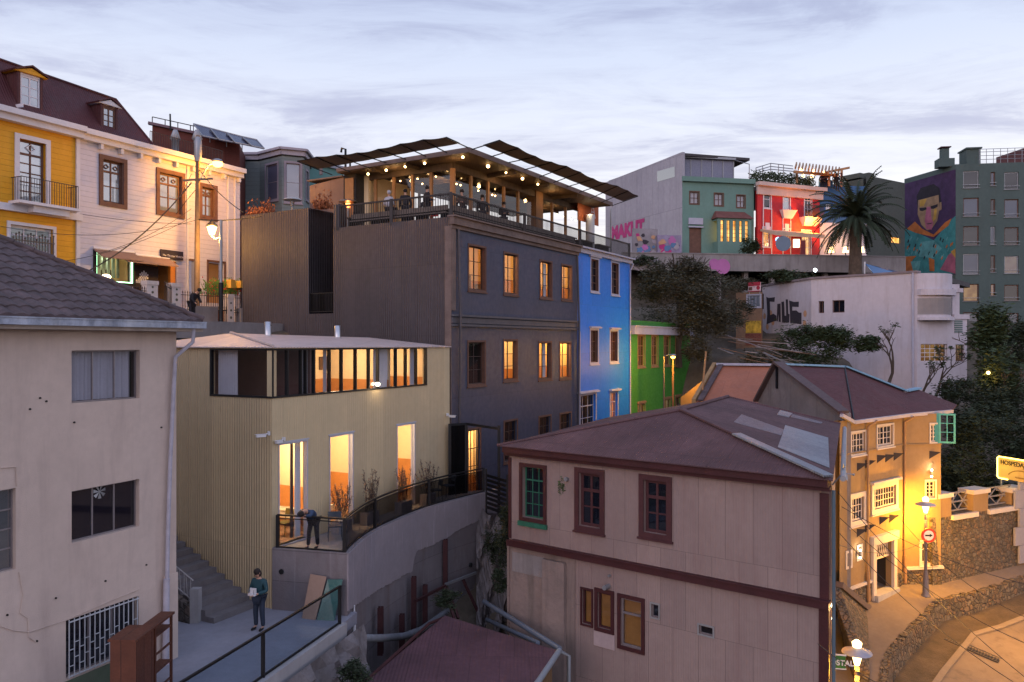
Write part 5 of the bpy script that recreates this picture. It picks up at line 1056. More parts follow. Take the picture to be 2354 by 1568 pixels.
# ================================================================ houses behind the row
m_brick = M('oxblood_wall', (.12, .030, .022), .8, 0, .12, .6, sheet=(1.2, 2.4, .01)); bx = thing('oxblood_house', 'dark red wall of the house with roof solar panels behind the white one', 'house', tuple(W(355, 430, 50)))
pA, pB, pC = W(350, 400, 50), W(551, 400, 51.5), W(400, 400, 62)
def top(px, y, Y): return (CY-y)/FL*Y
m = MB(); zA, zB_ = top(350, 287, 50), top(551, 331, 51.5)
m.hexa([(pA.x, pA.y, 2), (pB.x, pB.y, 2), (pB.x-2, 60, 2), (pA.x-2, 60, 2), (pA.x, pA.y, zA), (pB.x, pB.y, zB_), (pB.x-2, 60, zB_), (pA.x-2, 60, zA)]); m.build('wall', m_brick, bx)
m = MB(); m.beam((pA.x-.2, pA.y-.1, zA+.08), (pB.x, pB.y-.1, zB_+.08), .3, .16); m.build('coping', M('parapet_coping', (.16, .10, .12), .7), bx)
m = MB()
for k in range(7): p = pA.lerp(pB, k/7); z = zA+(zB_-zA)*k/7; m.tube([(p.x, p.y, z), (p.x, p.y, z+.5)], .03, 5)
m.tube([(pA.x, pA.y, zA+.5), (pB.x, pB.y, zB_+.5)], .03, 5); m.build('rail', mi, bx)
single('antenna_mast', MB().tube([W(392, 300, 50), W(391, 262, 50)], .05, 6), black, 'thin dark mast on the oxblood house roof', 'mast')
for px in (403, 453): single('roof_vent', MB().lathe([(.2, 0), (.2, .9), (.3, 1.0), (.12, 1.5)], W(px, 360, 45), 8), greym, 'grey roof vent pipe, %s of the two above the white cornice' % ('left' if px == 403 else 'right'), 'vent', 'roof vents behind the white cornice')
m_pan = M('solar_glass', (.05, .05, .09), .25, .2, .1)
P1 = [(875, 560), (950, 580), (1025, 600), (1095, 618), (1160, 632)]; P2 = [(915, 614), (990, 630), (1065, 645), (1140, 660), (1195, 672)]
for k in range(4):
    a, b, c, d = [W(*q('A', *p), Y) for p, Y in ((P1[k], 50.6), (P1[k+1], 51), (P2[k+1], 49.6), (P2[k], 49.2))]
    t = thing('solar_panel', 'tilted solar panel on the oxblood house, %s from the left' % pos[k], 'solar panel', tuple(d), 0, 'solar panels on the oxblood house'); MB().slab([d, c, b, a], .06).build('panel', m_pan, t)
    m = MB()
    for s, e in ((a, b), (b, c), (c, d), (d, a)): m.beam(s+Vector((0, 0, .01)), e+Vector((0, 0, .01)), .06)
    m.tube([a, a-Vector((0, 0, .9))], .03, 5); m.build('frame', greym, t)
m_tealg = M('grey_green_render', (.16, .19, .19), .8, 0, .08, .6, clap=.3); m_teal2 = M('teal_wall', (.10, .23, .22), .8, 0, .06, .6)
tb_ = thing('bay_house', 'grey green house with a tall projecting bay window behind the brown block', 'house', tuple(W(620, 480, 54)))
pl = [(540, 55.2), (597, 55.2), (648, 53.6), (698, 54.2), (712, 56.5)]; tops = [(336), (339), (341), (357), (368)]; zt5 = top(640, 341, 53.6)
P5 = [Vector(((px-CX)/FL*Y, Y)) for px, Y in pl]
for i in range(4):
    F = Face(P5[i], P5[i+1]); holes = []
    if i == 1: holes = [F.rect('C', 218, 245, 280, 440)]
    if i == 2: holes = [F.rect('C', 328, 240, 405, 450)]
    if i == 3: holes = [F.rect('C', 438, 285, 450, 440)]
    wall(F, 0, F.len, 3, zt5-.4, holes, m_tealg, tb_, .2)
    for h in holes: window(F, tb_, h, M('mauve_frame', (.26, .22, .26), .7) if 'mauve_frame' not in bpy.data.materials else bpy.data.materials['mauve_frame'], GLASS('blue_blind', (.5, .5, .6), .2, .8, (.12, .13, .20)) if 'blue_blind' not in bpy.data.materials else bpy.data.materials['blue_blind'], cols=1, rows=2, dep=.12, casing=.14, sill=.1); back(F, tb_, h, .6)
m = MB()
for i in range(4): F = Face(P5[i], P5[i+1]); m.fbox(F, -.05, F.len+.05, zt5-.42, zt5-.1, -.1, .15); m.fbox(F, -.15, F.len+.15, zt5-.1, zt5+.06, -.2, .32)
m.build('cornice', M('mauve_cornice', (.30, .28, .33), .7), tb_)
MB().prism([tuple(p) for p in P5]+[(P5[4].x-1, 64), (P5[0].x-3, 64)], zt5-.5, zt5-.1).build('roof', m_roofdk, tb_)
F = Face(Vector(((712-CX)/FL*57.5, 57.5)), Vector(((790-CX)/FL*60, 60))); z1, z2 = F.uv(712, 368)[1], F.uv(775, 385)[1]
MB().add([F.pt(0, 3), F.pt(F.len, 3), F.pt(F.len, z1-.2), F.pt(0, z1)], [(0, 1, 2, 3)]).build('side_wing', m_teal2, tb_); MB().fbox(F, 0, F.len, z1-.25, z1+.05, -.1, .2).build('wing_cornice', M('wing_trim', (.25, .27, .33), .7), tb_)
single('wing_flue', MB().tube([W(738, 402, 52), W(738, 372, 52)], .12, 8), M('dull_flue', (.15, .13, .14), .6), 'short dark flue pipe beside the teal wing', 'flue')

# ================================================================ pink house in the right foreground
pL = Vector(((1171-CX)/FL*28.6, 28.6)); pR = Vector(((1906-CX)/FL*21.7, 21.7)); FP = Face(pL, pR); LP = FP.len
m_pink = M('pink_corrugated', (.29, .215, .195), .8, .0, .09, .5, rib=.08, ribd=.003, sheet=(.85, 2.4, .010), stain=.6, stcol=(.22, .14, .13))
m_mar = M('maroon_paint', (.050, .011, .013), .7, 0, .25, 2, bump=.004, bs=15, stain=.3, stcol=(.05, .02, .02)); m_rosy = M('rosy_frame', (.065, .020, .023), .7, 0, .2, 2)
ph = thing('pink_house', 'pink corrugated house with maroon trim and a rusty hip roof in the right foreground', 'house', (*pR, -16))
EZP = -3.66
g = lambda *r: FP.rect('G', *r)
pw = [g(368, 430, 480, 700), g(668, 462, 780, 745), g(1012, 500, 1135, 780)]
lw = [g(685, 1078, 735, 1262), g(768, 1095, 838, 1285), g(890, 1130, 1000, 1385), g(1052, 1155, 1090, 1225), g(1305, 1272, 1378, 1318)]
zbl, zbr = FP.uv(*q('G', 500, 878))[1], FP.uv(*q('G', 1990, 1135))[1]; zbelt = (zbl+zbr)/2; ul = FP.u(q('G', 648, 0)[0])
wall(FP, 0, LP, zbelt, EZP-.25, pw, m_pink, ph, .22, 'upper_wall'); wall(FP, ul, LP, -16, zbelt, lw, m_pink, ph, .22, 'lower_wall')
for r in pw+lw: back(FP, ph, r, 1.2)
mgf = M('green_frame', (.02, .12, .075), .6, 0, .3, 4)
w = window(FP, ph, pw[0], mgf, cols=3, rows=3, dep=.2, fw=.05, transom=.25, casing=.13, cmat=m_mar, cproj=.05); MB().fbox(FP, pw[0][0]-.16, pw[0][1]+.16, pw[0][2]-.3, pw[0][2]-.14, .003, .1).build('sill', mgf, w); drape(FP, pw[0][0]+.1, pw[0][1]-.1, pw[0][2], pw[0][3]-.1, -.32, w, M('greenish_curtain', (.16, .19, .17), .9), 6)
for r in pw[1:]: w = window(FP, ph, r, m_rosy, cols=2, rows=2, dep=.16, fw=.10, mw=.05, transom=.30, casing=.17, cmat=m_rosy, cproj=.05, sill=.10)
amb = bpy.data.materials['brown_pane']; amber2 = M('ochre_blind', (.34, .17, .05), .9, 0, .2, 2)
for i, r in enumerate(lw[:3]):
    w = window(FP, ph, r, m_mar if i < 2 else alu, GLASS('blind_glass', (.85, .85, .85), .09) if i == 0 else bpy.data.materials['blind_glass'], cols=1, rows=1, dep=.1, fw=.06, transom=0 if i < 2 else .3, casing=.12 if i else .06, cmat=m_mar, cproj=.05)
    MB().fbox(FP, r[0]+.02, r[1]-.02, r[2]+.02, r[3]-.02, -.2, -.18).build('blind', amber2, w)
for r in lw[3:]: window(FP, ph, r, alu, cols=1, rows=1, dep=.1, fw=.04, casing=.05, cmat=M('grey_window_frame', (.25, .25, .25), .6), cproj=.03)
MB().fbox(FP, lw[1][0]-.15, lw[1][1]+.14, lw[1][2]-.62, lw[1][2]-.13, .004, .03).build('patch_panel', M('patched_metal', (.42, .33, .33), .6, .1, .1, 1), ph)
# trim
tr = MB().fbox(FP, -.06, LP+.06, EZP-.24, EZP-.02, .003, .34).fbox(FP, -.06, LP+.08, EZP-.36, EZP-.241, .003, .22); tr.build('eave_board', m_mar, ph)
MB().fbox(FP, -.02, LP+.03, zbelt-.12, zbelt+.09, .003, .16).fbox(FP, .2, LP+.06, zbelt+.091, zbelt+.13, .003, .2).build('belt', m_mar, ph)
MB().fbox(FP, LP-.24, LP+.01, zbelt+.131, EZP-.45, .003, .05).fbox(FP, LP-.26, LP+.01, -16, zbelt-.121, .003, .05).build('corner_board', m_mar, ph); MB().fbox(FP, -.02, .1, zbelt+.14, EZP-.45, .003, .04).build('corner_trim', m_mar, ph)
# roof, measured hip and ridge
Lr = FP.pt(-.22, EZP, .42); Rr = FP.pt(LP+.22, EZP+.0, .42); Bk = W(1932, 975, 31.5); Bk.z = (CY-975)/FL*31.5; K1 = W(1567, 944, 27.2); K2 = W(1674, 913, 32.4); BL = Vector((4.6, 38, EZP+.1))
m_rroof = M('rusty_maroon_roof', (.105, .055, .058), .85, 0, .32, .6, rib=.085, ribd=.008, sheet=(.85, 2.6, .010), stain=.5, stcol=(.06, .035, .04), bump=.004, bs=5)
ro = MB().slab([Lr, Rr, K1], .03).slab([Rr, Bk, K2, K1], .03).slab([K1, K2, BL, Lr], .03).slab([K2, Bk, BL], .03).build('roof', m_rroof, ph)
MB().tube([Lr, K1+Vector((0, 0, .03))], .06, 6).tube([K1+Vector((0, 0, .04)), K2+Vector((0, 0, .03))], .07, 6).tube([K2, Bk], .06, 6).build('ridge_cap', m_rroof, ro)
PR = Plane(Rr, Bk, K1); up_ = Vector((0, 0, .03))
zn = M('bare_zinc_sheet', (.26, .28, .31), .4, .5, .15, 1.2, rib=.085, ribd=.012, sheet=(.85, 6, .012), stain=.3, stcol=(.22, .20, .2)); zn2 = M('dull_zinc_sheet', (.17, .15, .17), .5, .4, .2, 1, rib=.085, ribd=.012)
def patch(c, pts, mat, lift=.03):
    P = [PR.at(*q(c, *p))+Vector((0, 0, lift)) for p in pts]; MB().slab(P, .015).build('metal_sheet', mat, ro)
patch('G', [(1762, 208), (1990, 275), (1997, 436), (1722, 325), (1745, 262)], zn); patch('G', [(1530, 150), (1755, 232), (1740, 262), (1488, 192)], zn2, .028); patch('G', [(1735, 128), (1800, 145), (1780, 166), (1718, 152)], zn, .034); patch('G', [(1800, 150), (1960, 192), (1950, 200), (1790, 165)], zn2, .03)
hp_ = MB(); hq = [K1.lerp(Rr, t) for t in (0, .42, .98)]; hp_.beam(hq[0]+Vector((0, 0, .05)), hq[1]+Vector((0, 0, .05)), .22, .06); hp_.build('hip_cap', m_rroof, ro); MB().beam(hq[1]+Vector((0, 0, .06)), hq[2]+Vector((0, 0, .06)), .34, .05).build('zinc_flashing', zn, ro)
FPS = Face(pR, Bk.xy-Vector((.25, .1))); wl_ = MB()
for a, b in ((pR, Bk.xy-Vector((.25, .1))), (Bk.xy-Vector((.25, .1)), BL.xy), (BL.xy, pL)): wl_.quad((*a, -16), (*b, -16), (*b, EZP-.03), (*a, EZP-.03))
wl_.build('side_wall', m_pink, ph)
MB().tube([FPS.pt(0, EZP-.02, .35), FPS.pt(FPS.len, EZP+.3, .35)], .08, 8).build('gutter', greym, ph)
MB().tube([FP.pt(LP+.12, EZP-.35, .0), FP.pt(LP+.12, -15, .0)], .05, 7).build('downpipe', M('blue_pipe', (.08, .12, .15), .6), ph)
MB().tube([FP.pt(*FP.uv(*q('G', 605, 490)), -.05), FP.pt(*FP.uv(*q('G', 605, 490)), .12)], .075, 8).tube([FP.pt(*FP.uv(*q('G', 826, 1058)), -.05), FP.pt(*FP.uv(*q('G', 826, 1058)), .3)], .08, 8).tube([FP.pt(*FP.uv(*q('G', 832, 1002)), .0), FP.pt(*FP.uv(*q('G', 832, 1002)), .1)], .04, 8).build('vent_pipe', greym, ph)
def dish(loc, r, n_, label, grp=None, mat=None):
    t = thing('satellite_dish', label, 'satellite dish', loc, 0, grp); nn = Vector(n_).normalized(); M_ = nn.to_track_quat('Z', 'Y').to_matrix(); m = MB(); vs = []; R_n = 5; K = 16
    for i in range(R_n+1):
        rr_ = r*i/R_n
        for k in range(K): vs.append(Vector(loc)+M_@Vector((rr_*math.cos(2*math.pi*k/K), rr_*math.sin(2*math.pi*k/K)*.9, .25*r*(i/R_n)**2)))
    m.add(vs, [(i*K+k, i*K+(k+1) % K, (i+1)*K+(k+1) % K, (i+1)*K+k) for i in range(R_n) for k in range(K)], True); m.build('reflector', mat or whitep, t)
    c = Vector(loc); MB().tube([c, c+nn*r*1.1-Vector((0, 0, .1))], .015, 5).ball(c+nn*r*1.1-Vector((0, 0, .1)), .04, 6).build('feed_arm', greym, t); MB().tube([c, c-nn*.3-Vector((0, 0, .3))], .025, 6).build('mount', greym, t); return t
dish(W(1938, 1087, 22.6), .26, (.9, -.5, .25), 'small grey satellite dish at the right corner of the pink house', None, greym)
# concrete buttress under the left end of the pink house
FBt = Face(FP.pt(-.15, 0, -.1).xy, FP.pt(ul, 0, -.1).xy); m_bt = M('stained_buttress', (.25, .19, .17), .95, 0, .25, .5, bump=.02, bs=8, stain=.7, stcol=(.10, .085, .07))
bt = thing('buttress_wall', 'stained rough masonry wall under the left end of the pink house', 'wall', tuple(FBt.pt(0, -16)))
MB().fbox(FBt, 0, FBt.len-.05, -16, zbelt-.125, -.4, .05).build('wall', m_bt, bt); u0 = FBt.u(q('G', 490, 0)[0]); u1 = FBt.u(q('G', 606, 0)[0])
MB().fbox(FBt, u0, u1, -16, zbelt-.35, .051, .22).build('pier', m_bt, bt)
MB().fbox(FBt, .25, u0-.05, zbelt-1.05, zbelt-.35, .051, .07).build('patch', concrete, bt)
# red shed roof at the bottom
m_shed = M('shed_roof_purple', (.105, .05, .06), .85, 0, .3, .7, rib=.11, ribd=.005, sheet=(.9, 3.2, .012), stain=.4, stcol=(.07, .035, .045), streak=.0)
S1, S2 = W(1022.7, 1415, 27.2), W(1283, 1496, 24.8); S3, S4 = W(836, 1570, 22.6), W(1229, 1568, 22.9); S3e, S4e = S3+(S3-S1)*.8, S4+(S3-S1)*.9
sd = thing('shed', 'low shed with a dark red corrugated roof at the bottom centre', 'shed', (S2.x, S2.y, -15))
SH = MB().slab([S1, S3e, S4e, S4, S2], .04).build('roof', m_shed, sd); MB().prism([(S1.x+.2, S1.y-.2), (S3e.x+.3, S3e.y), (S4e.x-.2, S4e.y), (S4.x-.15, S4.y), (S2.x-.2, S2.y-.2)], -15.5, [S1.z-.1, S3e.z-.1, S4e.z-.1, S4.z-.1, S2.z-.1]).build('wall', M('shed_wall', (.20, .12, .06), .9, 0, .2, 1, planks=.2), sd)
MB().tube([S2+Vector((.05, .1, -.03)), S4+Vector((.08, 0, -.03)), S4+(S4-S2)], .09, 8).tube([S2+Vector((.05, .1, -.05)), S2+Vector((.35, .25, -.25)), S2+Vector((.35, .25, -4))], .06, 7).build('gutter', M('pale_gutter', (.28, .31, .34), .5, .2), SH)
MB().tube([S1-Vector((.05, -.05, .1)), W(*q('O', 800, 1000), 26.3), S3], .05, 6).build('edge_trim', m_rust if 'm_rust' in globals() else mrust, SH)

# ================================================================ street on the right
def pvz(x, y): return -11.13+.197*(y-35)-.0845*(x-18.2)
PVP = Plane((18.2, 35, pvz(18.2, 35)), (10, 23, pvz(10, 23)), (24.8, 39, pvz(24.8, 39)))
edge_px = [(730, 1900), (728, 1568), (740, 1450), (780, 1300), (850, 1200), (960, 1070), (1150, 880), (1240, 790), (1330, 705), (1480, 670), (1650, 640), (1880, 575), (2100, 500), (2300, 440)]
EDG = [PVP.at(*q('T', *p)) for p in edge_px]
e_end = EDG[-1]; EDG.append(e_end+(EDG[-1]-EDG[-2])*6)
m_pave = M('pavement_asphalt', (.17, .13, .10), .9, 0, .15, .7, bump=.006, bs=40, stain=.2); m_road = M('road_concrete', (.19, .145, .105), .85, 0, .22, .25, bump=.006, bs=30, stain=.55, stcol=(.06, .045, .04))
far = [Vector((60, 62, 0)), Vector((30, 60, 0)), Vector((11.5, 36, 0)), Vector((9.3, 22, 0)), Vector((8.5, 14, 0))]
for v in far: v.z = pvz(v.x, v.y)
pv_pts = [Vector(v) for v in EDG]+far
def fan(mb, A, B):
    for i in range(len(A)-1): mb.quad(A[i], A[i+1], B[i+1], B[i])
mb = MB(); inner = []
for p in EDG:
    t = p.copy(); inner.append(t)
LB_ = [Vector((8.8, 14, 0)), Vector((9.0, 18, 0)), Vector((9.3, 21, 0)), Vector((9.8, 24, 0)), Vector((10.6, 27, 0)), Vector((12, 30, 0)), Vector((14, 34, 0)), Vector((15, 36, 0)), Vector((17, 38, 0)), Vector((19, 40, 0)), Vector((21, 41, 0)), Vector((24, 42.5, 0)), Vector((28, 44, 0)), Vector((32, 46, 0)), Vector((60, 62, 0))]
for v in LB_: v.z = pvz(v.x, v.y)
fan(mb, EDG, LB_); struct('pavement', mb, m_pave)
def rdz(x, y): return pvz(x, y)-.85+max(0, min(.5, (x-19)*.05))
rd = MB(); gx = [9+k*1.5 for k in range(28)]; gy = [12+k*1.5 for k in range(24)]
rd.add([(x, y, rdz(x, y)) for x in gx for y in gy], [(i*24+j, (i+1)*24+j, (i+1)*24+j+1, i*24+j+1) for i in range(27) for j in range(23)], True); struct('road', rd, m_road)
m_stone = M('rubble_stone', (.17, .14, .105), .9, 0, .3, 1.2, stone=5.5, bump=.02, bs=10)
kb = MB(); nn_ = len(EDG)
for i in range(nn_-1):
    a, b = EDG[i], EDG[i+1]; t = (b-a).normalized(); n = Vector((t.y, -t.x, 0)).normalized()
    for k in range(4):
        p0, p1 = a.lerp(b, k/4), a.lerp(b, (k+1)/4); j0, j1 = random.uniform(-.04, .05), random.uniform(-.04, .05)
        kb.hexa([(*(p0+n*.22).xy, rdz(p0.x, p0.y)-.3), (*(p1+n*.22).xy, rdz(p1.x, p1.y)-.3), (*(p1-n*.12).xy, rdz(p1.x, p1.y)-.3), (*(p0-n*.12).xy, rdz(p0.x, p0.y)-.3), (*(p0+n*.16).xy, p0.z+.05+j0), (*(p1+n*.16).xy, p1.z+.05+j1), (*(p1-n*.12).xy, p1.z+.05+j1), (*(p0-n*.12).xy, p0.z+.05+j0)])
single('kerb_wall', kb, m_stone, 'low rough stone retaining wall between the pavement and the sunken road', 'wall')
vs_ = MB(); fa = []
for i in range(1, nn_-1):
    a, b, c = EDG[i-1], EDG[i], EDG[i+1]; t = (c-a).normalized(); n = Vector((t.y, -t.x, 0)).normalized(); fa.append([Vector((*(b+n*o).xy, rdz(*(b+n*o).xy)+.03)) for o in (.1, .5, .9, 1.3)])
for a, b in zip(fa, fa[1:]):
    for k in range(3): vs_.quad(a[k], a[k+1], b[k+1], b[k])
struct('road_verge', vs_, M('dusty_verge', (.085, .062, .038), .95, 0, .35, 1.5, bump=.03, bs=14))
ks_ = MB()
for a, b in zip(fa, fa[1:]): d_ = (a[3]-a[2]).normalized()*.22; d2 = (b[3]-b[2]).normalized()*.22; ks_.hexa([a[3], a[3]+d_, b[3]+d2, b[3], a[3]+Vector((0, 0, .05)), a[3]+d_+Vector((0, 0, .05)), b[3]+d2+Vector((0, 0, .05)), b[3]+Vector((0, 0, .05))])
struct('road_edging', ks_, M('edging_concrete', (.21, .165, .12), .9, 0, .15, 1))
# drain grate
RDP = Plane((20, 25, rdz(20, 25)), (22, 30, rdz(22, 30)), (25, 25, rdz(25, 25)))
def rp(c, x, y): p = RDP.at(*q(c, x, y)); return Vector((p.x, p.y, rdz(p.x, p.y)))
ga, gb_ = rp('T', 1400, 1115), rp('T', 1965, 1345); gt = thing('drain_grate', 'long iron drain grate set across the road', 'grate', tuple((ga+gb_)/2)); gd = (gb_-ga).normalized(); gn = Vector((gd.y, -gd.x, 0)).normalized(); m = MB()
MB().slab([ga-gn*.24+Vector((0, 0, .008)), gb_-gn*.24+Vector((0, 0, .008)), gb_+gn*.24+Vector((0, 0, .008)), ga+gn*.24+Vector((0, 0, .008))], .02).build('recess', black, gt)
L_ = (gb_-ga).length
for k in range(int(L_/.11)): p = ga+gd*(k*.11+.05); m.beam(p-gn*.22+Vector((0, 0, .02)), p+gn*.22+Vector((0, 0, .02)), .045, .02)
m.beam(ga-gn*.25+Vector((0, 0, .02)), gb_-gn*.25+Vector((0, 0, .02)), .05, .03); m.beam(ga+gn*.25+Vector((0, 0, .02)), gb_+gn*.25+Vector((0, 0, .02)), .05, .03); m.build('bars', M('grate_iron', (.10, .085, .07), .6, .5), gt)

# ---------------------------------------------------------------- ochre corner house
dO = Vector((2323, 1831)).normalized(); oC = Vector((16.4, 35.0)); oA = Vector(col_hit(oC, dO, 1930)); oB = Vector(col_hit(oC, dO, 2077)); oD = Vector(((2163-CX)/FL*36.3, 36.3)); oE = oD+Vector((1.2, 4))
F1 = Face(oA, oB); F2 = Face(oB, oD); m_och = M('ochre_render', (.27, .175, .085), .9, 0, .12, .5, bump=.008, bs=20, stain=.35, stcol=(.18, .12, .07)); EZO = -3.22
oh = thing('ochre_house', 'ochre rendered house with small paned white windows above the lamp lit pavement', 'house', tuple(F1.pt(F1.len, -12)))
s1 = lambda *r: F1.rect('S', *r); s2 = lambda *r: F2.rect('S', *r)
oW = [s1(370, 318, 505, 522), s1(625, 250, 775, 445), s1(372, 955, 490, 1180), s1(590, 850, 805, 1050)]
dr_ = s1(592, 1390, 765, 2200); pvd = pvz(16.4, 35); dr_ = (dr_[0], dr_[1], pvd+.12, dr_[3]); sm = [F1.rect('T', 350, 205, 392, 345), F1.rect('T', 468, 140, 500, 262)]
wall(F1, 0, F1.len, -14, EZO, oW+[dr_]+sm, m_och, oh, .25, 'front_wall')
oW2 = [s2(1150, 238, 1218, 412), s2(1105, 795, 1192, 958)]; ow3 = F2.rect('T', 1140, 100, 1252, 312)
wall(F2, 0, F2.len, -14, EZO, oW2+[ow3], m_och, oh, .25, 'front_wall')
rs = MB(); Hm = (7, 34)
for a, b in ((oD, oE), (oE, oE+Vector((-3, 4)))): rs.quad((*a, -14), (*b, -14), (*b, EZO), (*a, EZO))
rs.build('side_wall', m_och, oh); cw = M('cream_window_paint', (.55, .48, .42), .6, 0, .06, 2)
for r, c_, rw_ in zip(oW, (4, 4, 4, 8), (3, 3, 3, 3)): w = window(F1, oh, r, cw, cols=c_, rows=rw_, dep=.1, fw=.07, mw=.03, casing=.08 if r[3] > -5 else .2, cmat=cw, cproj=.05, sill=.1); back(F1, oh, r, .8)
for r in oW2: w = window(F2, oh, r, cw, cols=2, rows=4, dep=.1, fw=.06, mw=.03, casing=.07, cmat=cw, cproj=.04); back(F2, oh, r, .8)
w = window(F2, oh, ow3, cw, cols=3, rows=1, dep=.12, fw=.06, transom=.3, casing=.13, cmat=cw, cproj=.05, sill=.14); back(F2, oh, ow3, .8)
for r in sm: window(F1, oh, r, m_case, cols=1, rows=1, dep=.12, casing=.1, cmat=cw, cproj=.04); back(F1, oh, r, .6)
MB().fbox(F1, oW[3][0]-.3, oW[3][1]+.3, oW[3][3]+.21, oW[3][3]+.32, .003, .18).build('window_hood', cw, oh)
# open turquoise casement
trq = M('turquoise_paint', (.07, .33, .30), .6); ocs = thing if False else None
sa = F2.pt(*F2.uv(*q('S', 1222, 420)), .05); ang = Vector((1, -.35)).normalized(); m = MB(); Fk = Face(sa.xy, (sa.xy+ang*1.0)); wk = .68; hk = 1.35; m = MB()
for a, b, c, d in ((0, .08, 0, hk), (wk-.08, wk, 0, hk), (.08, wk-.08, 0, .08), (.08, wk-.08, hk-.08, hk), (wk/2-.02, wk/2+.02, .08, hk-.08), (.08, wk-.08, hk*.36, hk*.36+.03), (.08, wk-.08, hk*.66, hk*.66+.03)): m.fbox(Fk, a+.0, b, sa.z+c, sa.z+d, -.02, .02)
m.fbox(Face(sa.xy, sa.xy+Vector((.28, -.3))), -.38, .0, sa.z-.02, sa.z+hk, -.01, .03); m.build('open_casement', trq, oh)
# door
MB().fbox(F1, dr_[0]-.26, dr_[0], dr_[2]-.5, dr_[3]+.3, .003, .14).fbox(F1, dr_[1], dr_[1]+.26, dr_[2]-.5, dr_[3]+.3, .003, .14).fbox(F1, dr_[0]-.34, dr_[1]+.34, dr_[3]+.02, dr_[3]+.38, .003, .2).build('door_surround', cw, oh)
dd = MB().fbox(F1, dr_[0]+.02, dr_[0]+.5, dr_[2], dr_[3]-.75, -.24, -.18).fbox(F1, dr_[0]+.52, dr_[1]-.02, dr_[2], dr_[3]-.75, -.8, -.74); do = dd.build('door', M('dark_panel_door', (.06, .03, .02), .6, 0, .2, 3), oh)
MB().fbox(F1, dr_[0]+.02, dr_[0]+.5, dr_[2]+.0, dr_[2]+.45, -.179, -.165).build('kick_plate', M('orange_plate', (.45, .16, .03), .6), do)
tg = MB(); tg.fbox(F1, dr_[0], dr_[1], dr_[3]-.75, dr_[3]-.68, -.2, -.1)
for k in range(9): u = dr_[0]+(dr_[1]-dr_[0])*k/9; w_ = (dr_[1]-dr_[0])/9; tg.beam(F1.pt(u, dr_[3]-.68, -.15), F1.pt(u+w_, dr_[3]-.05, -.15), .025); tg.beam(F1.pt(u+w_, dr_[3]-.68, -.15), F1.pt(u, dr_[3]-.05, -.15), .025)
tg.build('transom_grille', cw, do); back(F1, oh, dr_, 1.6)
MB().fbox(F1, dr_[0]-.2, dr_[1]+.2, pvd-.3, pvd+.14, -.2, .3).build('door_step', pale_conc, oh)
# plinth, eave, pipes
zp1 = F1.uv(*q('T', 450, 570))[1]
MB().fbox(F1, 0, dr_[0]-.27, -14, zp1, .003, .06).build('stone_plinth', m_stone, oh); MB().fbox(F1, dr_[1]+.27, F1.len, -14, F2.uv(*q('T', 900, 400))[1], .003, .06).fbox(F2, 0, F2.len, -14, F2.uv(*q('T', 1100, 360))[1], .003, .07).build('stone_plinth', m_stone, oh)
MB().fbox(F1, 0, dr_[0]-.27, zp1, zp1+.12, .003, .1).fbox(F2, -.02, F2.len+.05, F2.uv(*q('T', 1100, 375))[1], F2.uv(*q('T', 1100, 345))[1], .003, .14).build('plinth_band', cw, oh)
zs = F1.uv(*q('S', 700, 462))[1]; MB().fbox(F1, 0, F1.len, zs-.05, zs+.0, .003, .06).fbox(F2, 0, F2.len, zs-.05, zs, .003, .06).build('string_course', m_och, oh)
opm = M('ochre_pipe', (.30, .17, .08), .6)
for F_, px in ((F1, 1990.5), (F2, 2077)):
    u = F_.u(px); zb = pvz(F_.pt(u, 0).x, F_.pt(u, 0).y); MB().tube([F_.pt(u+.3, EZO-.1, .35), F_.pt(u, EZO-.35, .09), F_.pt(u, zb+1.3, .09)], .055, 7).tube([F_.pt(u, zb+1.3, .09), F_.pt(u, zb+.05, .12)], .08, 7).build('downpipe', opm, oh)
# wedge shaped iron brackets
dkw = M('dark_wedge', (.02, .015, .02), .7)
wl2 = [(452, 640, 'leftmost of the upper row'), (532, 612, 'second of the upper row'), (646, 562, 'first of three under the upper window'), (727, 555, 'middle of the three under the upper window'), (808, 540, 'last of the three under the upper window'), (1176, 525, 'alone under the turquoise shutter'), (670, 1165, 'left of the pair under the wide window'), (765, 1145, 'right of the pair under the wide window'), (450, 1285, 'lowest, nearest the pink house'), (530, 1240, 'lower row, right of the lowest one')]
for x, y, lab in wl2:
    F_ = F2 if x > 900 else F1; u, z = F_.uv(*q('S', x, y)); t = thing('wall_bracket', 'dark pointed metal bracket on the ochre wall, '+lab, 'bracket', tuple(F_.pt(u, z)), 0, 'pointed brackets on the ochre wall')
    MB().add([F_.pt(u-.2, z+.12, .0), F_.pt(u-.2, z-.24, .0), F_.pt(u+.18, z+.10, .28), F_.pt(u-.2, z+.14, .03), F_.pt(u-.1, z-.05, .0)], [(0, 1, 2), (0, 2, 4), (1, 4, 2), (0, 4, 1)]).build('plate', dkw, t)
for (x, y, lab) in ((1140, 712, 'small white uplight above the paned ground floor window by the turquoise shutter'), (428, 1500, 'small white uplight beside the little ground floor window')):
    F_ = F2 if x > 900 else F1; u, z = F_.uv(*q('S', x, y)); p = F_.pt(u, z, .14); t = thing('wall_light', lab, 'lamp', tuple(p)); MB().lathe([(.06, -.12), (.06, .1)], p, 8).build('body', greym, t); MB().ball(p+Vector((0, 0, -.16)), .05, 6).ball(p+Vector((0, 0, .14)), .05, 6).build('bulb', white_bulb, t); lamp('wall_lamp', p+F_.n.to_3d()*.1+Vector((0, 0, .22)), 8, (1, .92, .75), .04, t)
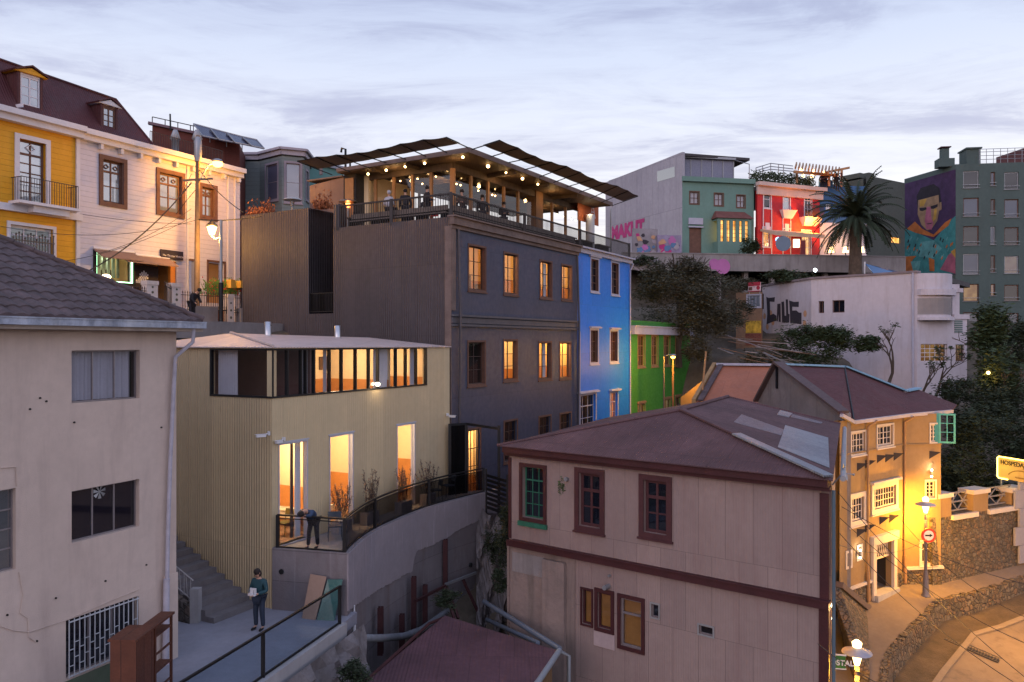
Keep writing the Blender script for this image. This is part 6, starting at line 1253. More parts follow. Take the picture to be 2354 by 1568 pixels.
# roof of the ochre house
A1, A2 = W(1789, 840, 40.5), W(1942, 846, 39.5); E1, E2 = W(1963, 968, 33.0), W(2096, 951, 36.0); H1, H2 = W(2082, 902, 40.3), W(2112, 896, 40.8); E3 = W(2189, 943, 36.8); Ee = W(1935, 952, 32.6); E4 = W(2200, 930, 41)
m_oroof = M('ochre_house_roof', (.105, .034, .036), .85, 0, .15, .6, rib=.09, ribd=.010, sheet=(.85, 2.4, .008), stain=.3)
ro2 = MB().slab([Ee, E1, A2, A1], .05).slab([E1, E2, H1, A2], .05).slab([E2, E3, H2, H1], .05).slab([E3, E4, H2], .05).slab([A1, A2, A2+Vector((1, 5, -2)), A1+Vector((1, 5, -2))], .05).slab([A2, H1, H2, H2+Vector((1, 3, -1.5)), A2+Vector((1, 5, -2))], .05).build('roof', m_oroof, oh)
bt_ = M('pale_blue_flashing', (.20, .36, .48), .5, .2); m = MB()
for a, b in ((A1, A2), (A2, H1), (H1, H2)): m.beam(a+Vector((0, 0, .08)), b+Vector((0, 0, .08)), .35, .08)
m.build('ridge_flashing', bt_, ro2); m = MB()
for a, b in ((Ee, E1), (E1, E2), (E2, E3)): m.beam(a-Vector((0, 0, .05)), b-Vector((0, 0, .05)), .16, .14)
m.build('gutter', M('white_gutter', (.42, .38, .40), .6), ro2); MB().tube([A2+Vector((0, 0, .06)), E1+Vector((0, 0, .05))], .04, 5).build('valley', black, ro2)
# fire wall between the roofs
w0, w1_ = Vector(((1742-CX)/FL*40.6, 40.6)), Vector(((1938-CX)/FL*33.0, 33.0)); FW = Face(w0, w1_); fw_ = thing('fire_wall', 'bare stained gable wall between the orange lit roof and the maroon roof', 'wall', tuple(FW.pt(0, -12)))
ua_, za_ = FW.uv(1788, 836); zl = FW.uv(1744, 925)[1]; zr_ = FW.uv(1937, 950)[1]
MB().extr([FW.pt(0, -12), FW.pt(FW.len, -12), FW.pt(FW.len, zr_), FW.pt(ua_, za_), FW.pt(0, zl)], (FW.n*-.35).to_3d()).build('gable', M('stained_render', (.21, .185, .18), .95, 0, .3, .5, bump=.02, bs=9, stain=.7, stcol=(.08, .07, .065)), fw_)
MB().beam(FW.pt(FW.len+.05, zr_+.06, .0), FW.pt(ua_, za_+.06, .0), .5, .1).beam(FW.pt(ua_, za_+.06, 0), FW.pt(0, zl+.06, 0), .5, .1).build('coping', M('dark_coping', (.09, .06, .06), .8), fw_)
MB().fbox(FW, ua_-.05, ua_+.05, za_-1.2, za_-.05, .0, .1).build('flue', black, fw_)
# low roof lit orange by the street lamp
T1, T2, T3, T4 = W(1647, 841, 46), W(1790, 843, 44.8), W(1748, 935, 40.2), W(1600, 925, 42)
lr_ = thing('low_house', 'low house whose plain roof glows orange from the street lamp', 'house', (T4.x, T4.y, -12)); m_or = M('terracotta_sheet', (.36, .125, .065), .7, .05, .12, .7, sheet=(2.2, 6, .008), stain=.2)
lo = MB().slab([T4, T3, T2, T1], .08).build('roof', m_or, lr_); MB().beam(T1+Vector((0, 0, .1)), T2+Vector((0, 0, .1)), .35, .12).build('ridge_flashing', m_pale, lo)
MB().prism([(T4.x+.2, T4.y+.2), (T3.x, T3.y+.2), (T2.x, T2.y), (T2.x-1, T2.y+5), (T1.x-1, T1.y+5), (T1.x+.1, T1.y)], -12, [T4.z-.15, T3.z-.15, T2.z-.15, -3.5, -3.5, T1.z-.15]).build('wall', m_och, lr_)
MB().extr([T4+Vector((-.02, 0, .18)), T1+Vector((-.02, 0, .2)), T1+Vector((-.02, 0, -.2)), T4+Vector((-.02, 0, -.8))], (-.2, 0, 0)).build('parapet', M('orange_parapet', (.30, .18, .08), .9, 0, .2, 1, stain=.3), lr_)
MB().beam(T4+Vector((.2, -.1, .12)), T1+Vector((.25, -.1, .12)), .3, .08).build('tile_verge', m_tile, lr_)
single('leaning_stick', MB().tube([W(1615, 897, 41.5), W(1623, 808, 41.8)], .05, 6), wood_warm, 'pale stick standing against the end of the orange lit roof', 'stick')
# ---------------------------------------------------------------- pavement lamps, signs
def lantern(px, ptop, pbase_Y, label, power):
    b = Vector(((px-CX)/FL*pbase_Y, pbase_Y, 0)); b.z = pvz(b.x, b.y); t = thing('street_lamp', label, 'street lamp', tuple(b)); zt = (CY-ptop)/FL*pbase_Y
    MB().lathe([(.2, 0), (.14, .15), (.11, .9), (.085, 1.1)], b, 10).build('pole_base', M('lamp_post_paint', (.10, .10, .15), .5, .3) if 'lamp_post_paint' not in bpy.data.materials else bpy.data.materials['lamp_post_paint'], t)
    MB().tube([b+Vector((0, 0, 1.1)), (b.x, b.y, zt-.55)], .07, 8).build('pole', bpy.data.materials['lamp_post_paint'], t)
    c = Vector((b.x, b.y, zt-.3)); MB().lathe([(.07, -.22), (.14, .06), (.13, .11), (.02, .13)], c, 12).build('globe', EM('globe_glow', (1, .66, .26), 8) if 'globe_glow' not in bpy.data.materials else bpy.data.materials['globe_glow'], t)
    MB().lathe([(.42, .13), (.40, .17), (.12, .26), (.10, .3)], c, 18).build('lamp_shade', M('shade_grey', (.3, .3, .36), .5, .3) if 'shade_grey' not in bpy.data.materials else bpy.data.materials['shade_grey'], t)
    MB().lathe([(.12, .30), (.14, .42), (.05, .5)], c, 10).build('finial', bpy.data.materials['globe_glow'], t); lamp('lamp_light', c+Vector((.0, -.0, -.45)), power, SODIUM, .15, t); return t, b, zt
l1 = lantern(2128, 1152, 35, 'tall lantern street lamp beside the ochre house carrying the arrow sign', 1900)
l2 = lantern(1970, 1487, 23, 'nearer lantern street lamp by the green sign at the bottom edge', 3600)
l3 = lantern(2500, 1190, 31, 'next lantern street lamp of the row, just outside the right edge', 4800)  # extra lantern added out of view to brighten the road
FSg = Face((l1[1].x-.5, l1[1].y-.16), (l1[1].x+.5, l1[1].y-.16)); cz = FSg.uv(2131, 1231)[1]; sg = thing('arrow_sign', 'round white traffic sign with red ring and black arrow on the lamp post', 'sign', (l1[1].x, l1[1].y-.15, cz))
def disc(F, u, z, r, d, n=28): return [F.pt(u+r*math.cos(2*math.pi*k/n), z+r*math.sin(2*math.pi*k/n), d) for k in range(n)]
M('sign_red', (.45, .03, .02), .6); MB().extr(disc(FSg, .55, cz, .32, .004), (0, .03, 0)).build('ring', bpy.data.materials['sign_red'], sg); MB().poly(disc(FSg, .55, cz, .22, .008)).build('face', whitep, sg)
MB().poly([FSg.pt(.55+x, cz+z, .012) for x, z in ((-.16, -.035), (.04, -.035), (.04, -.08), (.17, 0), (.04, .08), (.04, .035), (-.16, .035))]).build('arrow', black, sg)
FO = Face(W(1905, 1525, 22.7).xy, W(1945, 1525, 22.6).xy); uo, zo = FO.uv(1913, 1535); ue, ze = FO.uv(1944, 1510); ostal = thing('green_sign', 'small green hanging sign with white capital letters at the pink house corner', 'sign', tuple(FO.pt(uo, zo)))
MB().fbox(FO, -.02, ue, zo-.0, ze+.02, -.03, .0).build('panel', M('sign_green', (.03, .14, .03), .6), ostal); MB().fbox(FO, -.04, ue+.02, zo-.03, zo, -.035, .01).fbox(FO, -.04, ue+.02, ze+.02, ze+.05, -.035, .01).build('sign_border', whitep, ostal); text(FO, -.12, zo+.09, .004, .21, 'HOSTAL', whitep, ostal, bold=.006)
for k, (x, y, pw) in enumerate(((1914, 1392, 25), (1913, 1422, 8))): p = W(x, y, 21.9); t = thing('corner_lamp', ['upper small glowing lamp at the pink house corner', 'lower tiny glowing lamp at the pink house corner'][k], 'lamp', tuple(p), 0, 'small lamps at the pink house corner'); MB().ball(p, .06-.03*k, 8).build('bulb', white_bulb, t); MB().tube([p, p+Vector((-.3, .2, .02))], .015, 5).build('bracket', greym, t); lamp('corner_light', p+Vector((.12, -.05, -.1)), pw, (1, .6, .2), .05, t)
# ---------------------------------------------------------------- garden retaining wall right of the ochre house
gw0 = PVP.at(2151, 1342); gw1 = PVP.at(2345, 1296); FGW = Face(gw0.xy, gw1.xy); ztop = FGW.uv(2153, 1189)[1]; gwt = FGW.len
gw = thing('stone_wall', 'high rubble stone retaining wall right of the ochre house', 'wall', tuple(gw0)); MB().hexa([FGW.pt(-.3, gw0.z-1, -.5), FGW.pt(gwt+6, gw1.z-1, -.5), FGW.pt(gwt+6, gw1.z-1, .1), FGW.pt(-.3, gw0.z-1, .1), FGW.pt(-.3, ztop, -.5), FGW.pt(gwt+6, ztop+.1, -.5), FGW.pt(gwt+6, ztop+.1, .0), FGW.pt(-.3, ztop, .0)]).build('wall', m_stone, gw)
def gg(c, x, y): return FGW.uv(*q(c, x, y))
caps = [((1215, 925), (1360, 1120), 'ochre pillar with cream cap touching the ochre house'), ((1555, 885), (1720, 1070), 'middle ochre pillar with cream cap on the stone wall'), ((1930, 870), (2090, 1060), 'right ochre pillar with cream cap near the lit sign')]
for a, b, lab in caps:
    u0, z1 = gg('S', *a); u1, z0 = gg('S', *b); t = thing('wall_pillar', lab, 'pillar', tuple(FGW.pt(u0, z0)), 0, 'capped pillars on the garden wall'); MB().fbox(FGW, u0+.08, u1-.08, ztop-.05, z1-.2, -.6, .02).build('shaft', m_och, t); MB().fbox(FGW, u0, u1, z1-.2, z1, -.7, .1).build('cap', cw, t)
for a, b, lab in (((1360, 990), (1580, 1080), 'left crossed rail fence panel on the stone wall'), ((1715, 930), (1990, 1030), 'right crossed rail fence panel on the stone wall')):
    u0, zt_ = gg('S', *a); u1, _ = gg('S', *b); t = thing('fence_panel', lab, 'fence', tuple(FGW.pt(u0, ztop)), 0, 'crossed rail fence panels'); h = .95
    m = MB()
    for z in (.1, .5, .92): m.beam(FGW.pt(u0, ztop+z, -.3), FGW.pt(u1, ztop+z, -.3), .06)
    um = (u0+u1)/2
    for p, q_ in ((u0, um), (um, u1)): m.beam(FGW.pt(p, ztop+.1, -.3), FGW.pt(q_, ztop+.92, -.3), .045); m.beam(FGW.pt(p, ztop+.92, -.3), FGW.pt(q_, ztop+.1, -.3), .045)
    m.build('rails', M('grey_rail', (.22, .20, .20), .7) if 'grey_rail' not in bpy.data.materials else bpy.data.materials['grey_rail'], t); MB().fbox(FGW, u0-.1, u1+.1, ztop-.22, ztop-.0, .011, .16).build('ledge', cw, t)
m = MB()
for k in range(5): z0 = gw1.z+.1+k*.9; m.fbox(FGW, gwt-(.75 if k % 2 else .4), gwt+.2, z0, z0+.88, .12, .22)
single('quoin_pier', m, M('grey_quoin', (.30, .28, .30), .9), 'grey toothed corner pier at the right end of the stone wall', 'pier')
single('orange_wall', MB().fbox(FGW, gwt+.22, gwt+5, gw1.z-1, ztop+.2, .12, .26), M('orange_render', (.55, .30, .03), .8, 0, .1, .8), 'strip of yellow wall at the right edge behind the grey pier', 'wall')
# hostel sign with neon border
FH = Face(W(2294, 1075, 40).xy, W(2400, 1090, 37.5).xy); u0, z0 = FH.uv(2295, 1098); z1 = FH.uv(2295, 1049)[1]; hs = thing('hostel_sign', 'cream sign edged with glowing yellow neon on a pole above the stone wall', 'sign', tuple(FH.pt(0, ztop)))
Ls = 3.4; MB().fbox(FH, 0, Ls, z0, z1, -.08, .0).build('panel', M('sign_cream', (.50, .36, .14), .7), hs); ne = EM('yellow_neon', (1, .66, .12), 7); MB().tube([FH.pt(Ls, z1+.0, .03), FH.pt(.08, z1, .03), FH.pt(0, z1-.08, .03), FH.pt(0, z0+.08, .03), FH.pt(.08, z0, .03), FH.pt(.6, z0, .03)], .035, 6).build('neon_tube', ne, hs)
text(FH, .16, z1-.36, .006, .30, 'HOSPEDAJE', black, hs, bold=.006); m = MB()
for k in range(10): a = math.pi*(.15+.7*k/10); b = math.pi*(.15+.7*(k+1)/10); m.quad(*[FH.pt(1.35+r*math.cos(t_)*1.3, z0+.02+r*math.sin(t_)*.8, .006) for r, t_ in ((.66, a), (.60, a), (.60, b), (.66, b))])
m.build('emblem', M('sign_brown', (.2, .12, .04), .7), hs); text(FH, 1.0, z0+.14, .006, .11, 'ALOJAMIENTO', bpy.data.materials['sign_brown'], hs)
MB().tube([FH.pt(.05, z0-3, -.15), FH.pt(.05, z1, -.15)], .05, 7).tube([FH.pt(Ls-.1, z0-3, -.15), FH.pt(Ls-.1, z1, -.15)], .05, 7).build('pole', greym, hs)
lamp('neon_light', FH.pt(.5, (z0+z1)/2, .6), 30, (1, .66, .15), .3, hs)
# slanted ramp wall below the ochre house and street cables
Rw0, Rw1 = PVP.at(*q('T', 590, 800)), PVP.at(*q('T', 265, 950)); a_ = W(*q('T', 275, 540), 31.5); b_ = W(*q('T', 570, 790), 33.6)
rp_ = thing('ramp_wall', 'stone ramp wall with a slanted dark coping beside the ochre house door', 'wall', tuple(b_)); MB().beam(a_, b_, .3, .22).build('coping', M('coping_dark', (.12, .09, .085), .8), rp_)
MB().extr([a_-Vector((0, 0, .1)), b_-Vector((0, 0, .1)), Vector((b_.x, b_.y, pvz(b_.x, b_.y)-.3)), Vector((a_.x-.6, a_.y-4, pvz(a_.x, a_.y-4)-.6)), Vector((a_.x-.6, a_.y-4, a_.z-1.8))], (-.3, .12, 0)).build('wall', m_stone, rp_)
for i, (a, b, Ya, Yb, s) in enumerate((((1925, 1130), (2360, 1560), 23, 19, .25), ((1930, 1226), (2330, 1568), 24, 20, .3), ((1880, 1480), (2080, 1600), 20, 17, .1), ((1935, 1165), (2390, 1350), 24, 26, .3), ((1930, 1190), (2360, 1480), 24, 22, .35), ((1930, 1253), (2131, 1240), 24, 34.5, .4), ((2060, 1180), (2360, 1420), 34, 24, .5))):
    wire((W(*a, Ya), W(*b, Yb)), .010, ['upper cable', 'second cable', 'lowest cable', 'flattest cable', 'middle cable', 'nearly level cable to the arrow sign', 'cable from the ochre wall'][i]+' crossing the street before the ochre house', s, mat=wm, group='cables over the lower street')

# ================================================================ white curved house on the slope
def vpt(px, Y): return Vector(((px-CX)/FL*Y, Y))
m_dec = M('white_render', (.50, .46, .50), .85, 0, .06, .35, bump=.006, bs=20, stain=.5, stcol=(.32, .25, .24))
WA, WB_, WC_, WD_ = vpt(1752, 72.4), vpt(1865, 64), vpt(2108, 58), vpt(2223, 59.5)
Fa, Fb, Fc = Face(WB_, WC_), Face(WA, WB_), Face(WC_, WD_); ZT = 5.1
de = thing('white_curved_house', 'white rendered house with rounded corner bay and black graffiti on the slope', 'house', tuple(Fa.pt(Fa.len, -8)))
ha = [Fa.rect('E', 1248, 903, 1278, 968), Fa.rect('E', 1322, 898, 1388, 965)]
wall(Fa, 0, Fa.len, -8, ZT, ha, m_dec, de, .3, 'wall'); wall(Fb, 0, Fb.len, -3, ZT, [], m_dec, de, .3, 'wall')
for r in ha: window(Fa, de, r, m_case, cols=2, rows=1, dep=.2, fw=.06); back(Fa, de, r, .8)
zst = Fc.uv(2150, 733)[1]; hc = [Fc.rect('R', 250, 1225, 412, 1333), Fc.rect('R', 463, 1228, 517, 1330), Fc.rect('R', 375, 1462, 422, 1530), Fc.rect('R', 463, 1452, 497, 1560)]
wall(Fc, 0, Fc.len, -9, zst, hc, m_dec, de, .3, 'bay_wall')
for i, r in enumerate(hc): window(Fc, de, r, m_case if i else trimw, cols=(5, 3, 2, 2)[i], rows=4 if i < 2 else 2, dep=.2, fw=.05, mw=.04, glow=(gold_glow, glow_pale, None, None)[i]); back(Fc, de, r, .8)
arc = [Fc.pt(Fc.len*.70*t, 0, .75*math.sin(math.pi*min(1, t*1.02))**.7).xy for t in (0, .08, .2, .35, .5, .65, .8, .92, 1.0)]
def arcp(z0, z1, off, nm_, mat=m_dec, ex=0):
    pts = [Vector(p)+Fc.n*off for p in arc]; pts = [tuple(p) for p in pts]+[tuple(Fc.pt(Fc.len*.72+ex, 0, -2).xy), tuple(Fc.pt(-.0, 0, -2).xy)]; return MB().prism(pts, z0, z1).build(nm_, mat, de)
z1 = Fc.uv(2150, 680)[1]; z2 = Fc.uv(2150, 668)[1]; zt3 = Fc.uv(2150, 630)[1]
arcp(zst, z1, 0, 'bay'); arcp(z1, z2+.05, .35, 'canopy'); arcp(z2+.05, zt3, 0, 'parapet'); arcp(zst-.12, zst+.1, .25, 'ledge'); arcp(zst-.12+.0, zst-.02, .0, 'bay_base')
sh_ = MB()
pa_ = [Vector(p)+Fc.n*.03 for p in arc]
for k in range(14):
    z = zst+.3+k*(z1-zst-.5)/14
    for i in range(0, 6): sh_.quad((*pa_[i], z), (*pa_[i+1], z), (*(pa_[i+1]+Fc.n*.03), z+.07), (*(pa_[i]+Fc.n*.03), z+.07))
sh_.build('roller_shutter', M('shutter_grey', (.35, .33, .34), .7), de)
MB().fbox(Face(arc[6], arc[8]), .15, .75, zst+.2, z1-.15, .0, .03).build('bay_window', glass_dark, de)
MB().fbox(Fc, Fc.len*.7, Fc.len*.85, zst, zt3-.7, -2, -.01).fbox(Fc, Fc.len*.72, Fc.len+.15, zst, zst+.35, -2, .1).fbox(Fc, Fc.len*.70, Fc.len*.9, zt3-1.3, zt3-1.0, -2, .1).build('step_block', m_dec, de)
v = MB()
for k in range(6): v.fbox(Fc, Fc.len*.74, Fc.len*.9, zst-.1-k*.16-.1, zst-.1-k*.16, .01, .05)
v.build('louvre', M('louvre_green', (.10, .16, .15), .7), de)
MB().fbox(Fa, -.1, Fa.len+.05, ZT, ZT+.16, -.6, .12).fbox(Fb, -.1, Fb.len, ZT, ZT+.16, -.6, .12).build('coping', M('coping_brown', (.20, .16, .17), .8, 0, .2, 2), de)
MB().prism([tuple(WA+Vector((.3, .4))), tuple(WB_+Vector((.1, .4))), tuple(WC_+Vector((.1, .4))), tuple(WD_+Vector((-1.6, .4))), tuple(vpt(2230, 68)), tuple(vpt(1850, 80))], ZT-.4, ZT-.02).build('roof', m_roofdk, de)
MB().tube([Fa.pt(Fa.len-.25, ZT, .1), Fa.pt(Fa.len-.25, -8, .1)], .07, 7).build('downpipe', m_pale, de)
blob = [[(1370, 165), (1395, 176), (1455, 168), (1450, 215), (1405, 212), (1408, 345), (1440, 330), (1470, 350), (1470, 400), (1440, 408), (1372, 435), (1380, 330)], [(1478, 235), (1510, 230), (1512, 410), (1492, 410), (1490, 335), (1483, 405), (1472, 405)],
        [(1518, 215), (1545, 210), (1550, 350), (1565, 350), (1560, 190), (1582, 190), (1585, 330), (1598, 335), (1596, 418), (1525, 418)], [(1594, 200), (1640, 215), (1690, 212), (1688, 265), (1625, 262), (1625, 300), (1665, 298), (1690, 320), (1716, 320), (1715, 435), (1604, 420), (1602, 330)]]
gm = MB()
for b in blob: gm.poly([Fb.pt(*Fb.uv(*q('Q', x, y)), .012) for x, y in b])
gm.build('graffiti', M('graffiti_black', (.035, .03, .04), .8), de); gm = MB()
for x, y in ((1750, 330), (1745, 425), (1412, 325), (1352, 355), (1380, 460), (1435, 415), (1640, 355)): u, z = Fb.uv(*q('Q', x, y)); gm.poly(disc(Fb, u, z, .28, .008, 9))
gm.build('graffiti_dots', M('graffiti_orange', (.5, .28, .16), .8), de)
sp_ = thing('solar_panel', 'blue solar collector leaning on a pole on the white curved house roof', 'solar panel', tuple(W(1990, 640, 62)), 0); MB().slab([W(1990, 606, 63), W(2088, 630, 63), W(2076, 632, 61), W(2010, 630, 61)], .08).build('panel', M('collector_glass', (.05, .12, .25), .2, .2), sp_); MB().tube([W(1988, 632, 62.9), W(1988, 602, 62.9)], .06, 6).build('frame', whitep, sp_)
# shack, banner sign and debris
Fs = Face(vpt(1692, 69), vpt(1752, 68)); sk = thing('brick_shack', 'narrow ochre and brick shack with a pale window under the red and white sign', 'shack', tuple(Fs.pt(0, -3)))
r = Fs.rect('Q', 1185, 150, 1310, 265); wall(Fs, 0, Fs.len, -3, Fs.uv(1720, 672)[1], [r], M('shack_render', (.22, .13, .08), .9, 0, .3, .8, stain=.6), sk, .2); window(Fs, sk, r, m_pale, sky_gl, cols=3, rows=1, dep=.1, casing=.1); back(Fs, sk, r, .6)
MB().fbox(Fs, *[Fs.u(q('Q', x, 0)[0]) for x in (1168, 1318)], Fs.uv(*q('Q', 1240, 520))[1], Fs.uv(*q('Q', 1240, 400))[1], .004, .03).build('graffiti', M('yellow_graffiti', (.45, .28, .03), .8, 0, .6, 3), sk)
MB().fbox(Fs, *[Fs.u(q('Q', x, 0)[0]) for x in (1165, 1320)], Fs.uv(*q('Q', 1240, 640))[1], Fs.uv(*q('Q', 1240, 525))[1], .004, .05).build('brick_base', M('brick_red', (.20, .07, .05), .9, 0, .2, 2, sheet=(.3, .12, .02)), sk)
Fg = Face(vpt(1719, 66), vpt(1750, 65)); u0, z0 = Fg.uv(*q('Q', 1190, 118)); u1, z1 = Fg.uv(*q('Q', 1312, 20)); rs_ = thing('advert_sign', 'small red and white advertising board above the shack roof', 'sign', tuple(Fg.pt(u0, z0)))
MB().fbox(Fg, u0, u1, z0, z1, -.06, 0).build('panel', M('sign_pinkish_white', (.55, .42, .45), .7), rs_); MB().fbox(Fg, u0, u1, z1-.28, z1+.02, .001, .02).fbox(Fg, u0, u1, z0, z0+.06, .001, .02).build('header', M('sign_crimson', (.30, .02, .04), .7), rs_); MB().poly(disc(Fg, u1-.22, (z0+z1)/2-.08, .17, .01, 16)).build('roundel', bpy.data.materials['sign_crimson'], rs_); MB().fbox(Fg, u0+.06, u0+.4, z0+.12, z1-.36, .001, .01).build('photo_panel', m_case, rs_)
MB().tube([Fg.pt(u0+.1, z0-1, -.05), Fg.pt(u0+.1, z0, -.05)], .03, 5).tube([Fg.pt(u1-.1, z0-1, -.05), Fg.pt(u1-.1, z0, -.05)], .03, 5).build('leg', greym, rs_)
rnd = random.Random(5); m_deb = [M('debris_grey', (.13, .12, .12), .9, 0, .3, 2), M('debris_wood', (.12, .075, .05), .9, 0, .3, 2), M('debris_pale', (.24, .22, .24), .8)]
dl = ['grey plank', 'brown timber', 'pale board', 'dark batten', 'long rafter', 'short offcut']
for k in range(26):
    px = rnd.uniform(1625, 1790); py = 762+(px-1625)*.30+rnd.uniform(-8, 40); Y = 62-(py-760)*.13; a = W(px, py, Y); L_ = rnd.uniform(.8, 4.2); d = Vector((rnd.uniform(.5, 1), rnd.uniform(-.9, .1), rnd.uniform(-.40, -.05))).normalized()
    if k > 18: d = Vector((1, -.5, -.32)).normalized(); L_ = rnd.uniform(2.5, 4.5); a = W(1700+rnd.uniform(-10, 12), 770+rnd.uniform(0, 12), 61)
    single('debris_board', MB().beam(a, a+d*L_, rnd.uniform(.08, .3), .04), m_deb[k % 3] if k < 19 else m_deb[1], '%s %s scrap board tumbled down the slope below the shack' % (['weathered', 'splintered', 'crooked', 'half buried', 'broken'][k % 5], dl[k % 6].split()[0]), 'board', 'scrap timber on the slope')

# ================================================================ upper promenade and its houses
Zp = 7.75; Fpr = Face(vpt(1430, 71), vpt(2080, 74.5)); m_prom = M('promenade_concrete', (.24, .22, .22), .9, 0, .2, .4, stain=.5)
struct('promenade', MB().prism([tuple(vpt(1430, 71.2)), tuple(vpt(2080, 74.7)), tuple(vpt(2080, 95)), tuple(vpt(1380, 95))], Zp-.5, Zp), m_pave)
pw_ = thing('promenade_wall', 'grey concrete parapet of the upper promenade with pink painted rounds', 'wall', tuple(Fpr.pt(0, Zp-2)))
MB().fbox(Fpr, 0, Fpr.len, Zp-1.25, Zp+.25, -.3, .15).fbox(Fpr, 0, Fpr.len, Zp+.25, Zp+.33, -.35, .22).build('parapet', m_prom, pw_); m = MB(); mpk = [M('paint_pink', (.42, .14, .34), .8), M('paint_grey', (.34, .30, .34), .8)]
for k, px in enumerate((1470, 1500, 1660, 1640)): m = MB(); m.poly(disc(Fpr, Fpr.u(px), Zp-.65-.1*k % .3, .7 if k != 3 else .5, .16+.004*k, 18)); m.build('painted_round', mpk[k < 2], pw_)
for k in range(9):
    u = Fpr.u(1655)+k*2.6; single('promenade_pillar', MB().fbox(Fpr, u, u+.4, -1, Zp-1.25, -1.2, -.7), m_prom, '%s concrete pillar from the left under the promenade' % ['first', 'second', 'third', 'fourth', 'fifth', 'sixth', 'seventh', 'eighth', 'ninth'][k], 'pillar', 'pillars under the promenade')
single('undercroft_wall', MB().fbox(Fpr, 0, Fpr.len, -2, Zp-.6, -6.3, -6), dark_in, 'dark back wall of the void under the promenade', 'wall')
single('white_floodlight', MB().ball(W(1874, 621, 69.8), .16, 8), EM('cold_lamp', (.85, .95, 1), 14), 'small cold white lamp below the promenade parapet', 'lamp')
# teal house
Ft = Face(vpt(1568.6, 75), vpt(1733, 76.5)); Fts = Face(vpt(1392, 88), vpt(1568.4, 75.02)); ztl = 15.55; m_teal = M('sea_green_render', (.135, .24, .205), .8, 0, .06, .5, bump=.004, stain=.15); m_gz = M('galvanised_side', (.36, .34, .38), .6, .1, .1, .35, rib=.5, ribd=.01, sheet=(1.0, 5, .02), stain=.35, stcol=(.22, .2, .23))
th_ = thing('sea_green_house', 'sea green house with a big metal clad side wall and bay window on the promenade', 'house', tuple(Ft.pt(0, Zp)))
tw = [Ft.rect('E', *r) for r in ((556, 315, 604, 380), (688, 324, 735, 390), (808, 334, 852, 400))]; td = Ft.rect('E', 552, 508, 618, 660); td = (td[0], td[1], Zp, td[3])
wall(Ft, 0, Ft.len, Zp-1, ztl, tw+[td], m_teal, th_, .25, 'front_wall')
for r in tw: window(Ft, th_, r, m_case, bpy.data.materials['curtain_glass'], cols=2, rows=2, dep=.12, fw=.08, mw=.05, casing=.08, curtain=(0, 1)); back(Ft, th_, r, .8)
MB().fbox(Ft, td[0], td[1], td[2], td[3], -.2, -.1).build('door', m_case, th_); MB().fbox(Ft, td[0]-.1, td[1]+.1, td[3]+.3, td[3]+.9, .01, .15).fbox(Ft, td[0]-.12, td[1]+.12, td[3], td[3]+.12, .01, .2).build('door_hood', m_pale, th_)
zs0 = Fts.uv(1551, 355.6)[1]; z_a = Fts.uv(1399, 417)[1]; MB().hexa([Fts.pt(0, Zp-2, -.3), Fts.pt(Fts.len, Zp-2, -.3), Fts.pt(Fts.len, Zp-2, 0), Fts.pt(0, Zp-2, 0), Fts.pt(0, z_a, -.3), Fts.pt(Fts.len, zs0, -.3), Fts.pt(Fts.len, zs0, 0), Fts.pt(0, z_a, 0)]).build('side_wall', m_gz, th_)
MB().prism([tuple(Fts.pt(Fts.len-.1, 0, -.4).xy), tuple(Ft.pt(Ft.len, 0, -.8).xy), tuple(Ft.pt(Ft.len, 0, -12).xy), tuple(Fts.pt(0, 0, -.4).xy)], zs0-.3, zs0-.05).build('roof', m_roofdk, th_)
zp_ = Ft.uv(1640, 362)[1]; m = MB(); m.fbox(Ft, .1, Ft.len-1.7, ztl+.1, zp_, -1.2, -.9); m.build('glass_storey', M('grey_glazing', (.16, .17, .24), .3, .1, .1), th_); m = MB()
for k in range(6): u = .1+(Ft.len-1.8)*k/5; m.fbox(Ft, u, u+.08, ztl+.1, zp_, -.9, -.84)
m.fbox(Ft, 0, Ft.len-1.6, zp_, zp_+.2, -2, -.5); m.tube([Ft.pt(Ft.len-1.6, zp_, -.7), Ft.pt(Ft.len-.1, zp_-.3, -.7), Ft.pt(Ft.len-.1, ztl, -.7)], .05, 5); m.build('storey_frame', greym, th_)
MB().fbox(Ft, -.05, Ft.len+.02, ztl-.35, ztl+.1, .0, .3).build('cornice', m_teal, th_)
r = [Fts.uv(*q('E', x, y)) for x, y in ((380, 262), (475, 235), (475, 178), (380, 205))]; MB().poly([Fts.pt(u, z, .02) for u, z in r]).build('side_window', glass_sky, th_)
text(Fts, Fts.u(1405), Fts.uv(1440, 543)[1], .03, 1.9, 'MAKUT', M('graffiti_pink', (.40, .03, .16), .7), th_, name='graffiti', bold=.12)
b0_, b1_ = Ft.u(q('E', 680, 0)[0]), Ft.u(q('E', 858, 0)[0]); zb0, zb1, zb2, zb3 = [Ft.uv(*q('E', 770, y))[1] for y in (655, 590, 478, 445)]
bo_ = MB().fbox(Ft, b0_, b1_, zb0-.6, zb1, .0, 1.0).build('bay', m_teal, th_); MB().fbox(Ft, b0_, b1_, zb2, zb2+.2, .0, 1.0).build('bay_head', m_teal, bo_); m = MB()
for k in range(6): u = b0_+(b1_-b0_-.3)*k/5; m.fbox(Ft, u, u+.3, zb1, zb2, .8, 1.0)
m.build('bay_pillars', m_teal, bo_); MB().quad(Ft.pt(b0_+.1, zb1, .7), Ft.pt(b1_-.1, zb1, .7), Ft.pt(b1_-.1, zb2, .7), Ft.pt(b0_+.1, zb2, .7)).build('lit_panes', gold_glow, bo_); m = MB()
for k in range(14): u = b0_+.15+(b1_-b0_-.3)*k/13; m.fbox(Ft, u, u+.03, zb1, zb2, .72, .75)
